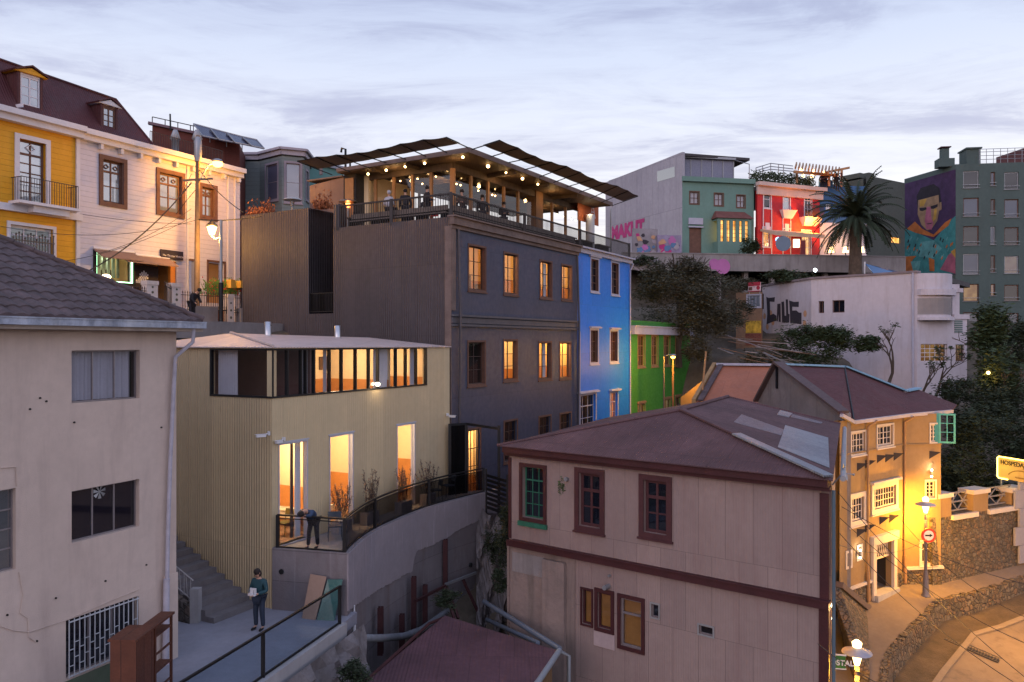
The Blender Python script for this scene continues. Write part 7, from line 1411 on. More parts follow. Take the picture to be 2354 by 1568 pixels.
for k in range(1, 5): z = zb1+(zb2-zb1)*k/5; m.fbox(Ft, b0_+.1, b1_-.1, z, z+.03, .72, .76)
m.build('glazing_bars', m_case, bo_); MB().hexa([Ft.pt(b0_-.2, zb2+.2, 0), Ft.pt(b1_+.2, zb2+.2, 0), Ft.pt(b1_+.2, zb2+.2, 1.2), Ft.pt(b0_-.2, zb2+.2, 1.2), Ft.pt(b0_+.2, zb3+.4, 0), Ft.pt(b1_-.2, zb3+.4, 0), Ft.pt(b1_-.2, zb3+.4, .1), Ft.pt(b0_+.2, zb3+.4, .1)]).build('bay_roof', M('bay_tile', (.16, .06, .05), .8, 0, .2, 2), bo_)
sw_ = [('grey graffiti covered garden wall left of the sea green house', 1455, 1512, 525, 600, (.24, .22, .24)), ('violet grey graffiti wall piece beside the sea green house', 1512, 1566, 540, 600, (.26, .22, .32))]
for lab, x0, x1, y0, y1, c in sw_:
    F = Face(vpt(x0, 72.6), vpt(x1, 73)); z0, z1 = F.uv(x0, y1)[1]-.5, F.uv(x0, y0)[1]; t = thing('graffiti_wall', lab, 'wall', tuple(F.pt(0, z0))); MB().fbox(F, 0, F.len, z0, z1, -.3, 0).build('wall', M('tagged_wall', c, .9, 0, .3, .8), t)
    for k in range(16): u, z, r_ = rnd.uniform(.3, F.len-.3), rnd.uniform(z0+1, z1-.3), rnd.uniform(.15, .4); mm = MB(); mm.poly([F.pt(u+r_*rnd.uniform(.5, 1.3)*math.cos(a), z+r_*rnd.uniform(.5, 1.3)*math.sin(a), .01+.003*k) for a in [i*.8 for i in range(8)]]); mm.build('graffiti', bpy.data.materials[['graffiti_black', 'graffiti_pink', 'paint_grey', 'collector_glass', 'graffiti_orange', 'paint_pink'][k % 6]], t)
# red house with cafe
Fr = Face(vpt(1741, 76), vpt(1884, 79)); m_red = M('red_render', (.46, .022, .030), .7, 0, .05, .5, stain=.1); rh = thing('red_house', 'bright red house with white cornice and a lit cafe on the promenade', 'house', tuple(Fr.pt(0, Zp))); zr = Fr.uv(1741, 425)[1]
rw1 = [Fr.rect('M', 240, 495, 338, 750), Fr.rect('M', 515, 525, 605, 768), Fr.rect('M', 812, 550, 905, 890)]; rw2 = [Fr.rect('M', 230, 1022, 325, 1290), Fr.rect('M', 510, 1042, 600, 1290), Fr.rect('M', 775, 1065, 895, 1425)]
wall(Fr, 0, Fr.len, Zp-1, zr, rw1+rw2, m_red, rh, .25, 'front_wall')
for i, r in enumerate(rw1): window(Fr, rh, r, trimw, glass_sky if i == 1 else None, cols=2 if i == 2 else 1, rows=2, dep=.12, fw=.1, mw=.06, casing=.1, cmat=trimw, transom=.25 if i == 2 else 0); back(Fr, rh, r, .8)
for i, r in enumerate(rw2): window(Fr, rh, r, trimw, glass, cols=3, rows=3, dep=.12, fw=.1, mw=.05, casing=.1, cmat=trimw, glow=gold_glow); back(Fr, rh, r, .8)
MB().fbox(Fr, -.1, Fr.len+.3, zr-.9, zr-.1, .0, .2).fbox(Fr, -.2, Fr.len+.5, zr-.1, zr+.25, .0, .55).build('cornice', M('cream_cornice', (.55, .42, .38), .7), rh)
for r in rw1[:2]: MB().fbox(Fr, r[0]-.12, r[0]-.04, Zp, r[2], .003, .05).fbox(Fr, r[1]+.04, r[1]+.12, Zp, r[2], .003, .05).fbox(Fr, (r[0]+r[1])/2-.25, (r[0]+r[1])/2+.25, r[2]-2.3, r[2]-1.4, .003, .06).build('white_line', trimw, rh)
MB().hexa([Fr.pt(rw1[1][0]-.1, rw1[1][2]-.9, 0), Fr.pt(rw1[1][1]+.1, rw1[1][2]-.9, 0), Fr.pt(rw1[1][1]+.1, rw1[1][2]-.9, .2), Fr.pt(rw1[1][0]-.1, rw1[1][2]-.9, .2), Fr.pt(rw1[1][0]-.5, rw1[1][2]-.1, 0), Fr.pt(rw1[1][1]+.5, rw1[1][2]-.1, 0), Fr.pt(rw1[1][1]+.5, rw1[1][2]-.1, .5), Fr.pt(rw1[1][0]-.5, rw1[1][2]-.1, .5)]).build('console', trimw, rh)
a, b, c, d = rw1[2]; m = MB()
for k in range(18): u = a-.7+(b-a+1.4)*k/17; m.tube([Fr.pt(u, c, .8), Fr.pt(u, c+.5, .95), Fr.pt(u, c+1.1, .85)], .03, 5)
m.fbox(Fr, a-.7, b+.7, c+1.08, c+1.16, .8, .9); m.build('balcony_railing', mi, rh); MB().hexa([Fr.pt(a-.3, c-.8, 0), Fr.pt(b+.3, c-.8, 0), Fr.pt(b+.3, c-.8, .3), Fr.pt(a-.3, c-.8, .3), Fr.pt(a-.7, c, 0), Fr.pt(b+.7, c, 0), Fr.pt(b+.7, c, .9), Fr.pt(a-.7, c, .9)]).build('balcony', trimw, rh)
MB().prism([tuple(Fr.pt(0, 0, -.1).xy), tuple(Fr.pt(Fr.len, 0, -.1).xy), tuple(Fr.pt(Fr.len, 0, -12).xy), tuple(Fr.pt(0, 0, -12).xy)], zr-.5, zr-.1).build('roof', m_roofdk, rh)
lamp('cafe_light', Fr.pt(Fr.len*.72, Zp+3.6, 1.4), 900, (1, .28, .03), .3, rh); lamp('cafe_light', Fr.pt(Fr.len*.35, Zp+1.8, 1.5), 90, (1, .5, .2), .3, rh)
hb = MB()
Fh_ = Face(Fr.pt(0, 0, -.4).xy, Fr.pt(Fr.len, 0, -.4).xy)
for k in range(2600): u, z, d = rnd.uniform(0, Fr.len), zr+rnd.uniform(.1, 1.35)+.2*math.sin(k), rnd.uniform(-.9, 0); p = Fh_.pt(u, z, d); s = .13; a = rnd.uniform(0, 6.28); hb.quad(p, p+Vector((s*math.cos(a), s*math.sin(a), .05)), p+Vector((s*math.cos(a), s*math.sin(a), s)), p+Vector((0, 0, s)))
single('roof_hedge', hb, leafm, 'dark hedge planted along the roof edge of the red house', 'hedge')
awn = thing('cafe_awning', 'cream cafe awning along the foot of the red house', 'awning', tuple(Fr.pt(1, Zp+2.6))); u0, u1 = Fr.u(q('M', 180, 0)[0]), Fr.u(q('M', 860, 0)[0]); MB().extr([Fr.pt(u0, Zp+3.1, .1), Fr.pt(u0, Zp+2.65, 2.2), Fr.pt(u0, Zp+2.25, 2.2), Fr.pt(u0, Zp+2.9, .1)], (Fr.d*(u1-u0)).to_3d()).build('cloth', M('awning_cream', (.55, .40, .30), .9), awn)
for i, (x, y, c, nm_) in enumerate(((440, 1190, (.35, .6, 1), 'blue lit round sign left of the disc'), (570, 1200, (1, .6, .25), 'small warm lamp between the round signs and the light box'), (430, 1268, (1, .15, .08), 'small red glowing lamp under the awning'), (765, 213, (1, .6, .25), 'left lamp under the roof pergola'), (942, 232, (1, .6, .25), 'middle lamp under the roof pergola'), (1092, 247, (1, .6, .25), 'right lamp under the roof pergola'), (790, 297, (1, .6, .25), 'lower left lamp under the roof pergola'), (915, 302, (1, .6, .25), 'lower right lamp under the roof pergola'))):
    px, py = q('M', x, y); Y = 74.8 if y > 1000 else 80; p = W(px, py, Y); single('cafe_lamp', MB().ball(p, .26 if i == 0 else .17, 8), EM('lamp_tint', c, 10 if i else 3), nm_+' of the red house', 'lamp', 'lamps of the red house cafe')
pdisc = W(*q('M', 510, 1245), 74.5); single('round_sign', MB().tube([pdisc, pdisc+Vector((0, -.05, 0))], .72, 20), M('disc_blue', (.16, .22, .30), .6), 'pale blue round sign in front of the cafe', 'sign')
a, b = W(*q('M', 655, 1300), 74.6), W(*q('M', 737, 1185), 74.6); single('light_box', MB().box(a.x, b.x, a.y-.1, a.y+.1, a.z, b.z), EM('box_glow', (1, .86, .5), 3), 'glowing rectangular light box beside the cafe door', 'sign')
a, b = W(*q('M', 750, 1410), 74.7), W(*q('M', 822, 1200), 74.7); single('red_topped_sign', MB().box(a.x, b.x, a.y-.1, a.y+.1, a.z, b.z-.8).box(a.x, b.x, a.y-.101, a.y+.1, b.z-.79, b.z), M('fridge_dark', (.18, .03, .04), .6), 'dark red upright cooler beside the light box', 'cooler')
# pergola on the roof
pg_ = thing('roof_pergola', 'timber slat pergola on posts above the red house roof', 'pergola', tuple(W(1850, 415, 79))); za = W(*q('M', 980, 190), 80).z
for k in range(14): x, y = 690+k*46, 128+k*5.2; a = W(*q('M', x+10, y-6), 82); b = W(*q('M', x-30+20, y+60+k*2), 77.5); MB().beam(a, b, .12, .28).build('slat', wood_warm, pg_)
MB().beam(W(*q('M', 660, 240), 77.6), W(*q('M', 1250, 290), 78.6), .2, .25).beam(W(*q('M', 1100, 250), 79), W(*q('M', 1438, 183), 79), .2, .2).build('beam', wood_warm, pg_)
for x, y0, y1 in ((1155, 270, 440), (700, 250, 400), (1330, 200, 450)): MB().tube([W(*q('M', x, y1), 78.5), W(*q('M', x, y0), 78.5)], .12, 6).build('post', wood_warm, pg_)
MB().beam(W(*q('M', 1010, 350), 78), W(*q('M', 1330, 258), 78), .08).beam(W(*q('M', 1330, 258), 78), W(*q('M', 1330, 420), 78), .08).build('stair_rail', m_mar, pg_)
lamp('pergola_light', W(*q('M', 920, 260), 79.5), 160, WARM, .3, pg_)
rr2 = thing('roof_railing', 'thin metal railing at the left roof corner of the red house', 'railing', tuple(W(1740, 405, 77))); m = MB(); RP = [(130, 280), (130, 185), (335, 122), (335, 205), (130, 260)]
for (a, b) in (((130, 185), (335, 122)), ((130, 225), (335, 165)), ((130, 260), (335, 205)), ((335, 122), (650, 160)), ((335, 165), (650, 200)), ((335, 205), (650, 235)), ((130, 185), (130, 290)), ((222, 155), (222, 270)), ((335, 122), (335, 270)), ((445, 138), (445, 270)), ((515, 148), (515, 270))): m.tube([W(*q('M', *a), 78.5), W(*q('M', *b), 78.5)], .045, 5)
m.build('rails', greym, rr2)
# blue house with cafe, dark building, apartment block
Fq = Face(vpt(1885, 79.2), vpt(1992, 80)); cb_ = thing('cafe_house', 'blue topped white house with lit louvred shutters behind the palm', 'house', tuple(Fq.pt(0, Zp))); zq = Fq.uv(1890, 425)[1]; zm = Fq.uv(1900, 512)[1]
cs = [Fq.rect('M', 1065, 1135, 1265, 1385), Fq.rect('M', 1315, 1135, 1393, 1400)]
wall(Fq, 0, Fq.len, Zp-1, zm, cs, trimw, cb_, .25, 'lower_wall'); MB().fbox(Fq, 0, Fq.len, zm, zq, -.25, 0).fbox(Fq, 0, 1.4, zq, zq+.5, -.25, 0).build('upper_wall', M('deep_blue_wall', (.03, .10, .24), .7), cb_)
for r in cs:
    w = window(Fq, cb_, r, trimw, glass, cols=2, rows=10, dep=.05, fw=.12, mw=.12, glow=glow_pale, name='louvred_shutter')
r = Fq.rect('M', 1105, 700, 1170, 790); MB().fbox(Fq, *r, .01, .04).build('upper_window', trimw, cb_); lamp('shutter_light', Fq.pt(2.5, Zp+2.4, 1.6), 80, WARM, .3, cb_)
for i, x in enumerate((1180, 1385, 1607)): p = W(*q('M', x, 1355), 75); t = thing('table_lamp', ['widest lit table lamp under the louvred shutters', 'slim lit table lamp left of the palm trunk', 'lit table lamp right of the palm trunk'][i], 'lamp', tuple(p), 0, 'lit table lamps on the promenade'); MB().lathe([(.28, -.1), (.18, .42)], p, 10).build('lamp_shade', EM('shade_glow', (1, .68, .3), 5) if 'shade_glow' not in bpy.data.materials else bpy.data.materials['shade_glow'], t); MB().tube([p-Vector((0, 0, .1)), p-Vector((0, 0, .5))], .05, 6).build('stem', black, t)
Fd = Face(vpt(1991, 82), vpt(2080, 86)); zd = Fd.uv(1992, 403)[1]; db = thing('dark_building', 'dark grey green building between the palm and the mural block', 'building', tuple(Fd.pt(0, 4))); m_dg = M('dark_render', (.075, .085, .075), .9, 0, .12, .5, stain=.3); dh = [Fd.rect('E', 1635, 560, 1690, 590), Fd.rect('E', 1595, 520, 1640, 610)]
wall(Fd, 0, Fd.len, 2, zd, dh, m_dg, db, .3); MB().quad(Fd.pt(dh[0][0], dh[0][2], -.2), Fd.pt(dh[0][1], dh[0][2], -.2), Fd.pt(dh[0][1], dh[0][3], -.2), Fd.pt(dh[0][0], dh[0][3], -.2)).build('lit_window', gold_glow, db); back(Fd, db, dh[1], .6)
MB().prism([tuple(Fd.pt(0, 0, -.3).xy), tuple(Fd.pt(Fd.len, 0, -.3).xy), tuple(Fd.pt(Fd.len, 0, -12).xy), tuple(Fd.pt(0, 0, -12).xy)], 2, zd-.3).build('roof', m_dg, db); MB().fbox(Fd, .5, 2.2, zd, zd+.5, -3, -1).fbox(Fd, 2.9, 3.9, zd, zd+.9, -3, -1.5).build('roof_box', m_dg, db)
FAm, FAf = Face(vpt(2079, 92.7), vpt(2197, 85)), Face(vpt(2197, 85), vpt(2430, 83.5)); zA_ = 19.05; m_apt = M('green_grey_render', (.072, .105, .100), .9, 0, .1, .4, stain=.25, stcol=(.05, .06, .055)); ap = thing('apartment_block', 'green grey apartment block with a painted portrait mural on its end wall', 'building', tuple(FAf.pt(0, -6)))
aw_ = []; GL = {}
for x0, x1, rows_, lit in ((510, 606, ((165, 272), (330, 446), (503, 622), (672, 800), (857, 965), (1030, 1128), (1205, 1330)), {4: gold_glow}), (678, 706, ((172, 258), (338, 434), (505, 618), (682, 788), (857, 932)), {4: gold_glow}), (762, 850, ((172, 280), (338, 452), (510, 620), (686, 795), (862, 962), (1035, 1130), (1205, 1330)), {3: glow_pale})):
    for i, (y0, y1) in enumerate(rows_): r = FAf.rect('R', x0, y0, x1, y1); aw_.append(r); GL[len(aw_)-1] = lit.get(i)
xs = [(r[0]+6.9, r[1]+6.9, r[2], r[3]) for r in aw_[-7:]]
wall(FAf, 0, FAf.len, -6, zA_, aw_, m_apt, ap, .3, 'front_wall')
for i, r in enumerate(aw_): window(FAf, ap, r, (m_case, greym)[i % 3 == 0], (None, GLASS('sky_pane', (.4, .4, .45), .09, .8, (.06, .08, .13)) if 'sky_pane' not in bpy.data.materials else bpy.data.materials['sky_pane'])[i % 2], cols=2 if r[1]-r[0] > 2 else 1, rows=1, dep=.18, fw=.1, mw=.08, glow=GL[i], curtain=None); back(FAf, ap, r, .7)
m = MB()
for r in aw_: m.fbox(FAf, r[0]-.1, r[1]+.1, r[2]+.35, r[2]+.40, .05, .08); m.fbox(FAf, r[0]-.1, r[1]+.1, r[2]+.0, r[2]+.04, .0, .1)
m.build('window_bars', greym, ap); wall(FAm, 0, FAm.len, -6, zA_, [], m_apt, ap, .3, 'end_wall')
MB().prism([tuple(FAm.pt(.1, 0, -.3).xy), tuple(FAm.pt(FAm.len-.3, 0, -.3).xy), tuple(FAf.pt(FAf.len, 0, -.3).xy), tuple(FAf.pt(FAf.len, 0, -12).xy)], zA_-.6, zA_-.1).build('roof', m_dg, ap)
# mural in flat paint shapes on the end wall
def mu(col, pts, k): MB().poly([FAm.pt(*FAm.uv(*q('R', x, y)), .01+.006*k) for x, y in pts]).build('mural_paint', col, ap)
mc = lambda n, c: M('mural_'+n, c, .85, 0, .35, 1.2)
c_pu, c_tl, c_sk, c_pk, c_or, c_dk, c_t2, c_ye = mc('purple', (.045, .022, .07)), mc('teal', (.04, .21, .22)), mc('skin', (.26, .17, .10)), mc('pink', (.32, .10, .16)), mc('orange', (.42, .13, .03)), mc('dark', (.015, .012, .02)), mc('pale_teal', (.10, .30, .31)), mc('yellow', (.42, .25, .05))
mu(c_pu, [(150, 245), (464, 155), (464, 800), (150, 790)], 0); mu(c_tl, [(150, 520), (200, 530), (330, 590), (430, 470), (464, 440), (464, 795), (150, 790)], 1); mu(c_or, [(165, 520), (215, 475), (260, 520), (330, 555), (400, 480), (440, 455), (420, 500), (330, 570), (220, 545)], 2); mu(c_dk, [(232, 400), (225, 320), (250, 270), (330, 245), (365, 270), (378, 360), (370, 400)], 3)
mu(c_sk, [(235, 345), (360, 312), (366, 400), (352, 470), (318, 520), (290, 530), (255, 495), (232, 430)], 4); mu(c_pk, [(288, 385), (312, 385), (318, 460), (330, 480), (318, 525), (285, 522), (275, 470)], 5); mu(c_ye, [(245, 345), (290, 335), (270, 380), (245, 385)], 5); mu(c_ye, [(335, 400), (352, 395), (345, 455), (325, 480)], 5)
mu(c_dk, [(243, 392), (285, 388), (288, 400), (262, 412), (245, 408)], 6); mu(c_dk, [(312, 382), (356, 368), (355, 384), (330, 398), (314, 396)], 6); mu(c_pk, [(280, 486), (318, 480), (322, 490), (300, 500), (282, 496)], 6); mu(c_dk, [(283, 489), (320, 483), (318, 488), (300, 492)], 7)
mu(c_sk, [(366, 360), (378, 355), (380, 400), (366, 410)], 5); mu(c_t2, [(250, 600), (330, 590), (380, 640), (330, 700), (240, 690)], 3); mu(c_or, [(300, 695), (335, 710), (335, 780), (305, 778)], 4); mu(c_pk, [(370, 770), (420, 680), (464, 650), (464, 795)], 4); mu(c_ye, [(435, 660), (464, 640), (464, 700)], 5); mu(c_or, [(155, 690), (225, 685), (200, 710), (205, 785), (155, 785)], 4); mu(c_t2, [(190, 720), (250, 715), (240, 785), (205, 782)], 5)
for i in range(40): x, y = rnd.uniform(170, 455), rnd.uniform(560, 690); mu((c_t2, c_or, c_dk, c_t2)[i % 4], [(x, y), (x+6, y+3), (x-2, y+24), (x-7, y+18)], 3+(i % 3)*.3)
ch_ = thing('chimney', 'stepped square chimney with a cowl on the apartment block corner', 'chimney', tuple(FAm.pt(FAm.len, zA_-.1))); zc1 = FAf.uv(2190, 352)[1]
MB().fbox(FAf, -1.5, .1, zA_-.1, zA_+.8, -1.8, -.5).fbox(FAf, -1.1, -.35, zA_+.8, zA_+1.9, -1.5, -.8).build('stack', m_apt, ch_); MB().fbox(FAf, -1.25, -.2, zA_+2.0, zA_+2.1, -1.7, -.6).build('cowl', m_maroon, ch_)
u = FAf.u(2252); MB_ = MB().fbox(FAf, u-.9, u+.5, zA_-.1, zA_+1.8, -3, -1).fbox(FAf, u-1.0, u+.6, zA_+1.8, zA_+1.95, -3.2, -.8); single('roof_hut', MB_, m_apt, 'square stair head hut on the apartment roof', 'hut')
m = MB(); 
for k in range(16): uu = 2.5+k*.7; m.tube([FAf.pt(uu, zA_-.1, -.4), FAf.pt(uu, zA_+1.6, -.4)], .03, 5)
for z in (.5, .9, 1.3, 1.6): m.tube([FAf.pt(2.5, zA_+z, -.4), FAf.pt(13, zA_+z, -.4)], .03, 5)
single('parapet_railing', m, greym, 'pale metal railing on the apartment roof edge', 'railing'); m = MB().prism([tuple(vpt(2290, 96)), tuple(vpt(2420, 96)), tuple(vpt(2420, 104)), tuple(vpt(2290, 104))], 15, [top(2290, 362, 96), top(2420, 318, 96), top(2420, 318, 96), top(2290, 362, 96)]); single('maroon_rooftop', m, m_maroon, 'slanted maroon roof rising behind the apartment railing', 'roof')

# ================================================================ ground
ctl = [(-12, 10, -9.5), (-9, 20, -9.2), (-7, 24, -9.2), (-10, 30, -7), (-14, 36, -.2), (-13, 40, .8), (-20, 40, 1.2), (-25, 50, 2.4), (-12, 50, 3), (0, 52, -1), (-3, 18, -14), (0, 22, -14), (-1, 27, -13), (-.5, 31, -9.6), (.3, 34.5, -7.6), (2, 36, -8), (6, 42, -9.5), (9, 30, -14), (8, 16, -15), (13, 24, -15), (20, 25, -15), (16, 34, -12.5), (24, 36, -13), (30, 20, -16), (18, 38, -12.5), (22, 37.5, -12.5), (18.5, 42, -8.9), (24, 42.5, -8.7), (30, 44, -8.2), (21, 46, -7.8), (26, 50, -6), (33, 55, -4),
       (18, 50, -5), (10, 50, -9.5), (12, 54, -9), (13.6, 57.5, -8), (16, 58.5, -2.5), (17, 62.5, -1), (20, 62, -2), (21.5, 66, -1), (22, 70, .8), (19.5, 68.5, -.6), (20.5, 65, -1.4), (-5, 30, -9), (-4, 33, -9), (-8, 28, -9), (-2, 37, -9), (-6, 33, -9), (-2.6, 28, -14), (-1.6, 30, -13.6), (-3.4, 25.5, -14.5), (-.4, 28.6, -13.8), (-.2, 31.8, -12), (13, 68, 3), (25, 64, -1), (28, 58, -5), (35, 62, -3), (45, 80, 2), (30, 78, 7), (20, 78, 7), (10, 78, 7), (0, 80, 6), (-20, 80, 7), (40, 95, 6), (0, 130, 6), (60, 130, 5), (-60, 80, 8), (90, 60, -2), (16, 72, 3.5), (24.5, 76, 4), (31, 70, 3), (9, 60, -2), (5, 56, -3)]
def gh_(x, y):
    if x > 8.5 and y < 37.2+(x-16)*.18 and y < 60: lim = rdz(x, y)-.4
    else: lim = 99
    sw = sz_ = 0
    for a, b, z in ctl:
        w_ = 1/(((x-a)**2+(y-b)**2)**2+.3); sw += w_; sz_ += w_*z
    z = sz_/sw
    for p, pz in (((-11, -6, 8, 26), PZ-.9), ((-1.6, 12, 20, 33), -9)):
        if p[0] < x < p[1] and p[2] < y < p[3]: z = min(z, pz)
    return min(z, lim)
xs = sorted(set([-2000, -600, -200, -100]+[-60+k*4 for k in range(9)]+[-24+k*.8 for k in range(90)]+[48+k*5 for k in range(12)]+[200, 600, 2000])); ys = sorted(set([-2000, -300, -40, 0, 8]+[10+k*.8 for k in range(85)]+[78+k*6 for k in range(14)]+[300, 800, 2500]))
gm_ = MB(); G = []
for x in xs:
    for y in ys:
        far_ = max(abs(x), abs(y)) > 200; z = (-8 if far_ else gh_(x, y)+.12*math.sin(x*2.1+y)*math.sin(y*1.7)+random.uniform(-.06, .06)); G.append((x, y, z))
ny = len(ys); gm_.add(G, [(i*ny+j, (i+1)*ny+j, (i+1)*ny+j+1, i*ny+j+1) for i in range(len(xs)-1) for j in range(ny-1)], True)
struct('ground', gm_, M('earth', (.10, .08, .06), .95, 0, .35, .8, bump=.05, bs=5, stain=.4, stcol=(.05, .055, .03)))
struct('upper_street', MB().prism([tuple(FN.pt(-6, 0, 3).xy), tuple(FN.pt(FN.len+1, 0, 3).xy), tuple(FV.pt(LV+1, 0, 0).xy), tuple(FV.pt(-1, 0, 0).xy)], .2, .95), m_yard)
# rock face under the patio
rk = MB(); rnd2 = random.Random(3); nu, nv = 60, 18; V = []
for i in range(nu+1):
    t = i/nu; b = rl(9+t*14.8)+nr*.3
    if t > .93: b = b.lerp(Vector((-4.6, 24.0)), (t-.93)/.07)
    for j in range(nv+1):
        s = j/nv; o = .15+1.1*s+.28*math.sin(i*.9+j*.7)*s+rnd2.uniform(-.16, .16)*(s > 0); V.append(Vector((b.x+nr.x*o, b.y+nr.y*o, -8.45-s*6.5)))
rk.add(V, [(i*(nv+1)+j, (i+1)*(nv+1)+j, (i+1)*(nv+1)+j+1, i*(nv+1)+j+1) for i in range(nu) for j in range(nv)]); m_rock = M('gully_rock', (.17, .155, .16), .95, 0, .35, 1.2, bump=.05, bs=6, stain=.7, stcol=(.07, .06, .05))
struct('rock_face', rk, m_rock); rk = MB(); V = []; nu, nv = 26, 26
for i in range(nu+1):
    for j in range(nv+1):
        px = 1095+i*4.2; s = j/nv; Y = 33.6-2.2*(i/nu)-2.8*s+.35*math.sin(i*.7+j*.5)+rnd2.uniform(-.14, .14); p = W(px, 1150, Y); V.append(Vector((p.x, Y, -6.9-.6*(i/nu)-s*5.2)))
rk.add(V, [(i*(nv+1)+j, (i+1)*(nv+1)+j, (i+1)*(nv+1)+j+1, i*(nv+1)+j+1) for i in range(nu) for j in range(nv)]); struct('gully_bank', rk, m_rock)

# ================================================================ plants
rq = random.Random(11)
def leaves(mb, c, rad, n, size, clumps=14, seed=0, shell=.55, flat=.8):
    R_ = random.Random(seed); c = Vector(c); K = []
    for _ in range(clumps):
        while 1:
            v = Vector((R_.uniform(-1, 1), R_.uniform(-1, 1), R_.uniform(-1, 1)))
            if shell < v.length < 1: break
        K.append((Vector((v.x*rad[0], v.y*rad[1], v.z*rad[2]))*.82, R_.uniform(.22, .45)))
    for i in range(n):
        k, r = K[i % clumps]; v = Vector((R_.gauss(0, .5), R_.gauss(0, .5), R_.gauss(0, .42))); p = c+k+Vector((v.x*rad[0]*r*1.3, v.y*rad[1]*r*1.3, v.z*rad[2]*r*1.3))
        a = R_.uniform(0, 6.283); s = size*R_.uniform(.6, 1.3); x = Vector((math.cos(a), math.sin(a), R_.uniform(-.6, .4)))*s; y = Vector((-math.sin(a)*.5, math.cos(a)*.5, R_.uniform(-.7, .7)))*s*.8
        mb.add([p-x, p-y*.5, p+x, p+y*.6], [(0, 1, 2, 3)])
def branches(mb, p, d, L, r, dep, R_, tips=None):
    e = p+d*L; m = p.lerp(e, .5)+Vector((R_.uniform(-.06, .06), R_.uniform(-.06, .06), 0))*L; mb.tube([p, m, e], [r, r*.8, r*.62], 6, False)
    if dep == 0:
        if tips is not None: tips.append(e)
        return
    for k in range(R_.choice((2, 3))): nd = (d+Vector((R_.uniform(-.8, .8), R_.uniform(-.8, .8), R_.uniform(-.15, .6)))).normalized(); branches(mb, e, nd, L*R_.uniform(.6, .82), r*.62, dep-1, R_, tips)
def tree(base, H, crowns, n, leaf, label, mat, seed, r=.25, group=None, name='tree'):
    t = thing(name, label, 'tree', base, 0, group); R_ = random.Random(seed); m = MB(); branches(m, Vector(base)-Vector((0, 0, .5)), Vector((.05, 0, 1)).normalized(), H*.35, r, 4, R_); m.build('trunk', barkm, t, uv=False)
    m = MB()
    for i, (c, rad, fr) in enumerate(crowns): leaves(m, c, rad, int(n*fr), leaf, 26, seed*7+i)
    m.build('crown', mat, t, uv=False); return t
oliv = M('olive_leaf', (.062, .060, .036), .85, 0, .4, 1); lf3 = M('deep_green_leaf', (.020, .032, .014), .85, 0, .4, 1); lf4 = M('ivy_leaf', (.030, .050, .018), .8, 0, .4, 1)  # olive, darkest green and ivy leaf colours
wb_ = W(1560, 830, 60); tree(tuple(wb_), 9, [(W(1555, 690, 59), (2.9, 2.6, 2.7), .45), (W(1500, 650, 60), (1.6, 1.6, 1.7), .2), (W(1615, 725, 60), (1.7, 1.7, 2.6), .25), (W(1580, 622, 60), (1.5, 1.4, 1.0), .15)], 24000, .12, 'broad feathery olive green tree behind the green house', oliv, 3, .3)
for i, (px, py, Y, rx, rz, n, lab, mt) in enumerate(((2272, 765, 50, 1.15, 1.9, 5000, 'bushy dark tree standing before the apartment block right of the white house', lf4), (2300, 860, 48, 1.4, 2.0, 5000, 'leafy tree mass lower on the slope with a warm lamp inside', lf4), (2352, 800, 56, 1.5, 2.4, 4000, 'dark tree at the right edge in front of the apartment block', lf3))):
    c = W(px, py, Y); tree((c.x, c.y, c.z-rz*2.0), rz*2.4, [(c, (rx, rx, rz), 1)], n, .17, lab, mt, 20+i, .16)
def shrub(px, py, Y, rx, rz, n, label, mat=None, leaf=.13, group='shrubs on the right hand slope', name='shrub', cat='shrub'):
    m = MB(); c = W(px, py, Y); leaves(m, c, (rx, rx*.8, rz), n, leaf, 18, int(px*7+py)); off = c-Vector((0, 0, rz)); o = m.build(name, mat or lf3, None, off, uv=False); o.location = off; tag(o, label, cat, group); return o
sh = [(2215, 905, 46, 1.4, 1.0, 'below the right end of the white curved house'), (2275, 930, 45, 1.7, 1.2, 'under the warm lamp in the trees'), (2335, 930, 46, 1.6, 1.4, 'at the right edge, level with the ochre house eave'), (2240, 990, 43, 1.7, 1.3, 'right of the turquoise shutter'), (2310, 1010, 43.5, 1.6, 1.3, 'above the glowing hostel sign'), (2225, 1070, 42, 1.4, 1.3, 'left of the glowing hostel sign'), (2190, 1110, 41, .8, 1.0, 'against the right side of the ochre house'), (2265, 1120, 41.5, 1.2, .6, 'behind the left crossed fence panel'), (2330, 1130, 41, 1.2, .6, 'behind the right crossed fence panel'), (2200, 970, 43, 1.0, 1.2, 'just behind the ochre house roof end'), (2350, 1060, 42.5, 1.0, 1.0, 'behind the top of the hostel sign')]
for px, py, Y, rx, rz, lab in sh: shrub(px, py, Y, rx, rz, 2600, 'dark overgrown shrub '+lab)
iv = [(1815, 795, 58.5, 1.6, 1.5, 'over the brown slope under the graffiti'), (1850, 770, 58.5, 1.4, .9, 'below the black graffiti letters'), (1905, 765, 57, 1.5, .8, 'in the middle of the pale wall foot'), (1945, 780, 56.5, 1.5, .8, 'beside the bare tree'), (1880, 815, 57, 1.8, 1.2, 'behind the ochre roof ridge'), (1995, 790, 56, 1.0, .6, 'right of the wall middle')]
for px, py, Y, rx, rz, lab in iv: shrub(px, py, Y, rx, rz, 2600, 'dark creeper mass '+lab, lf4, .13, 'creepers below the white curved house', 'creeper', 'creeper')
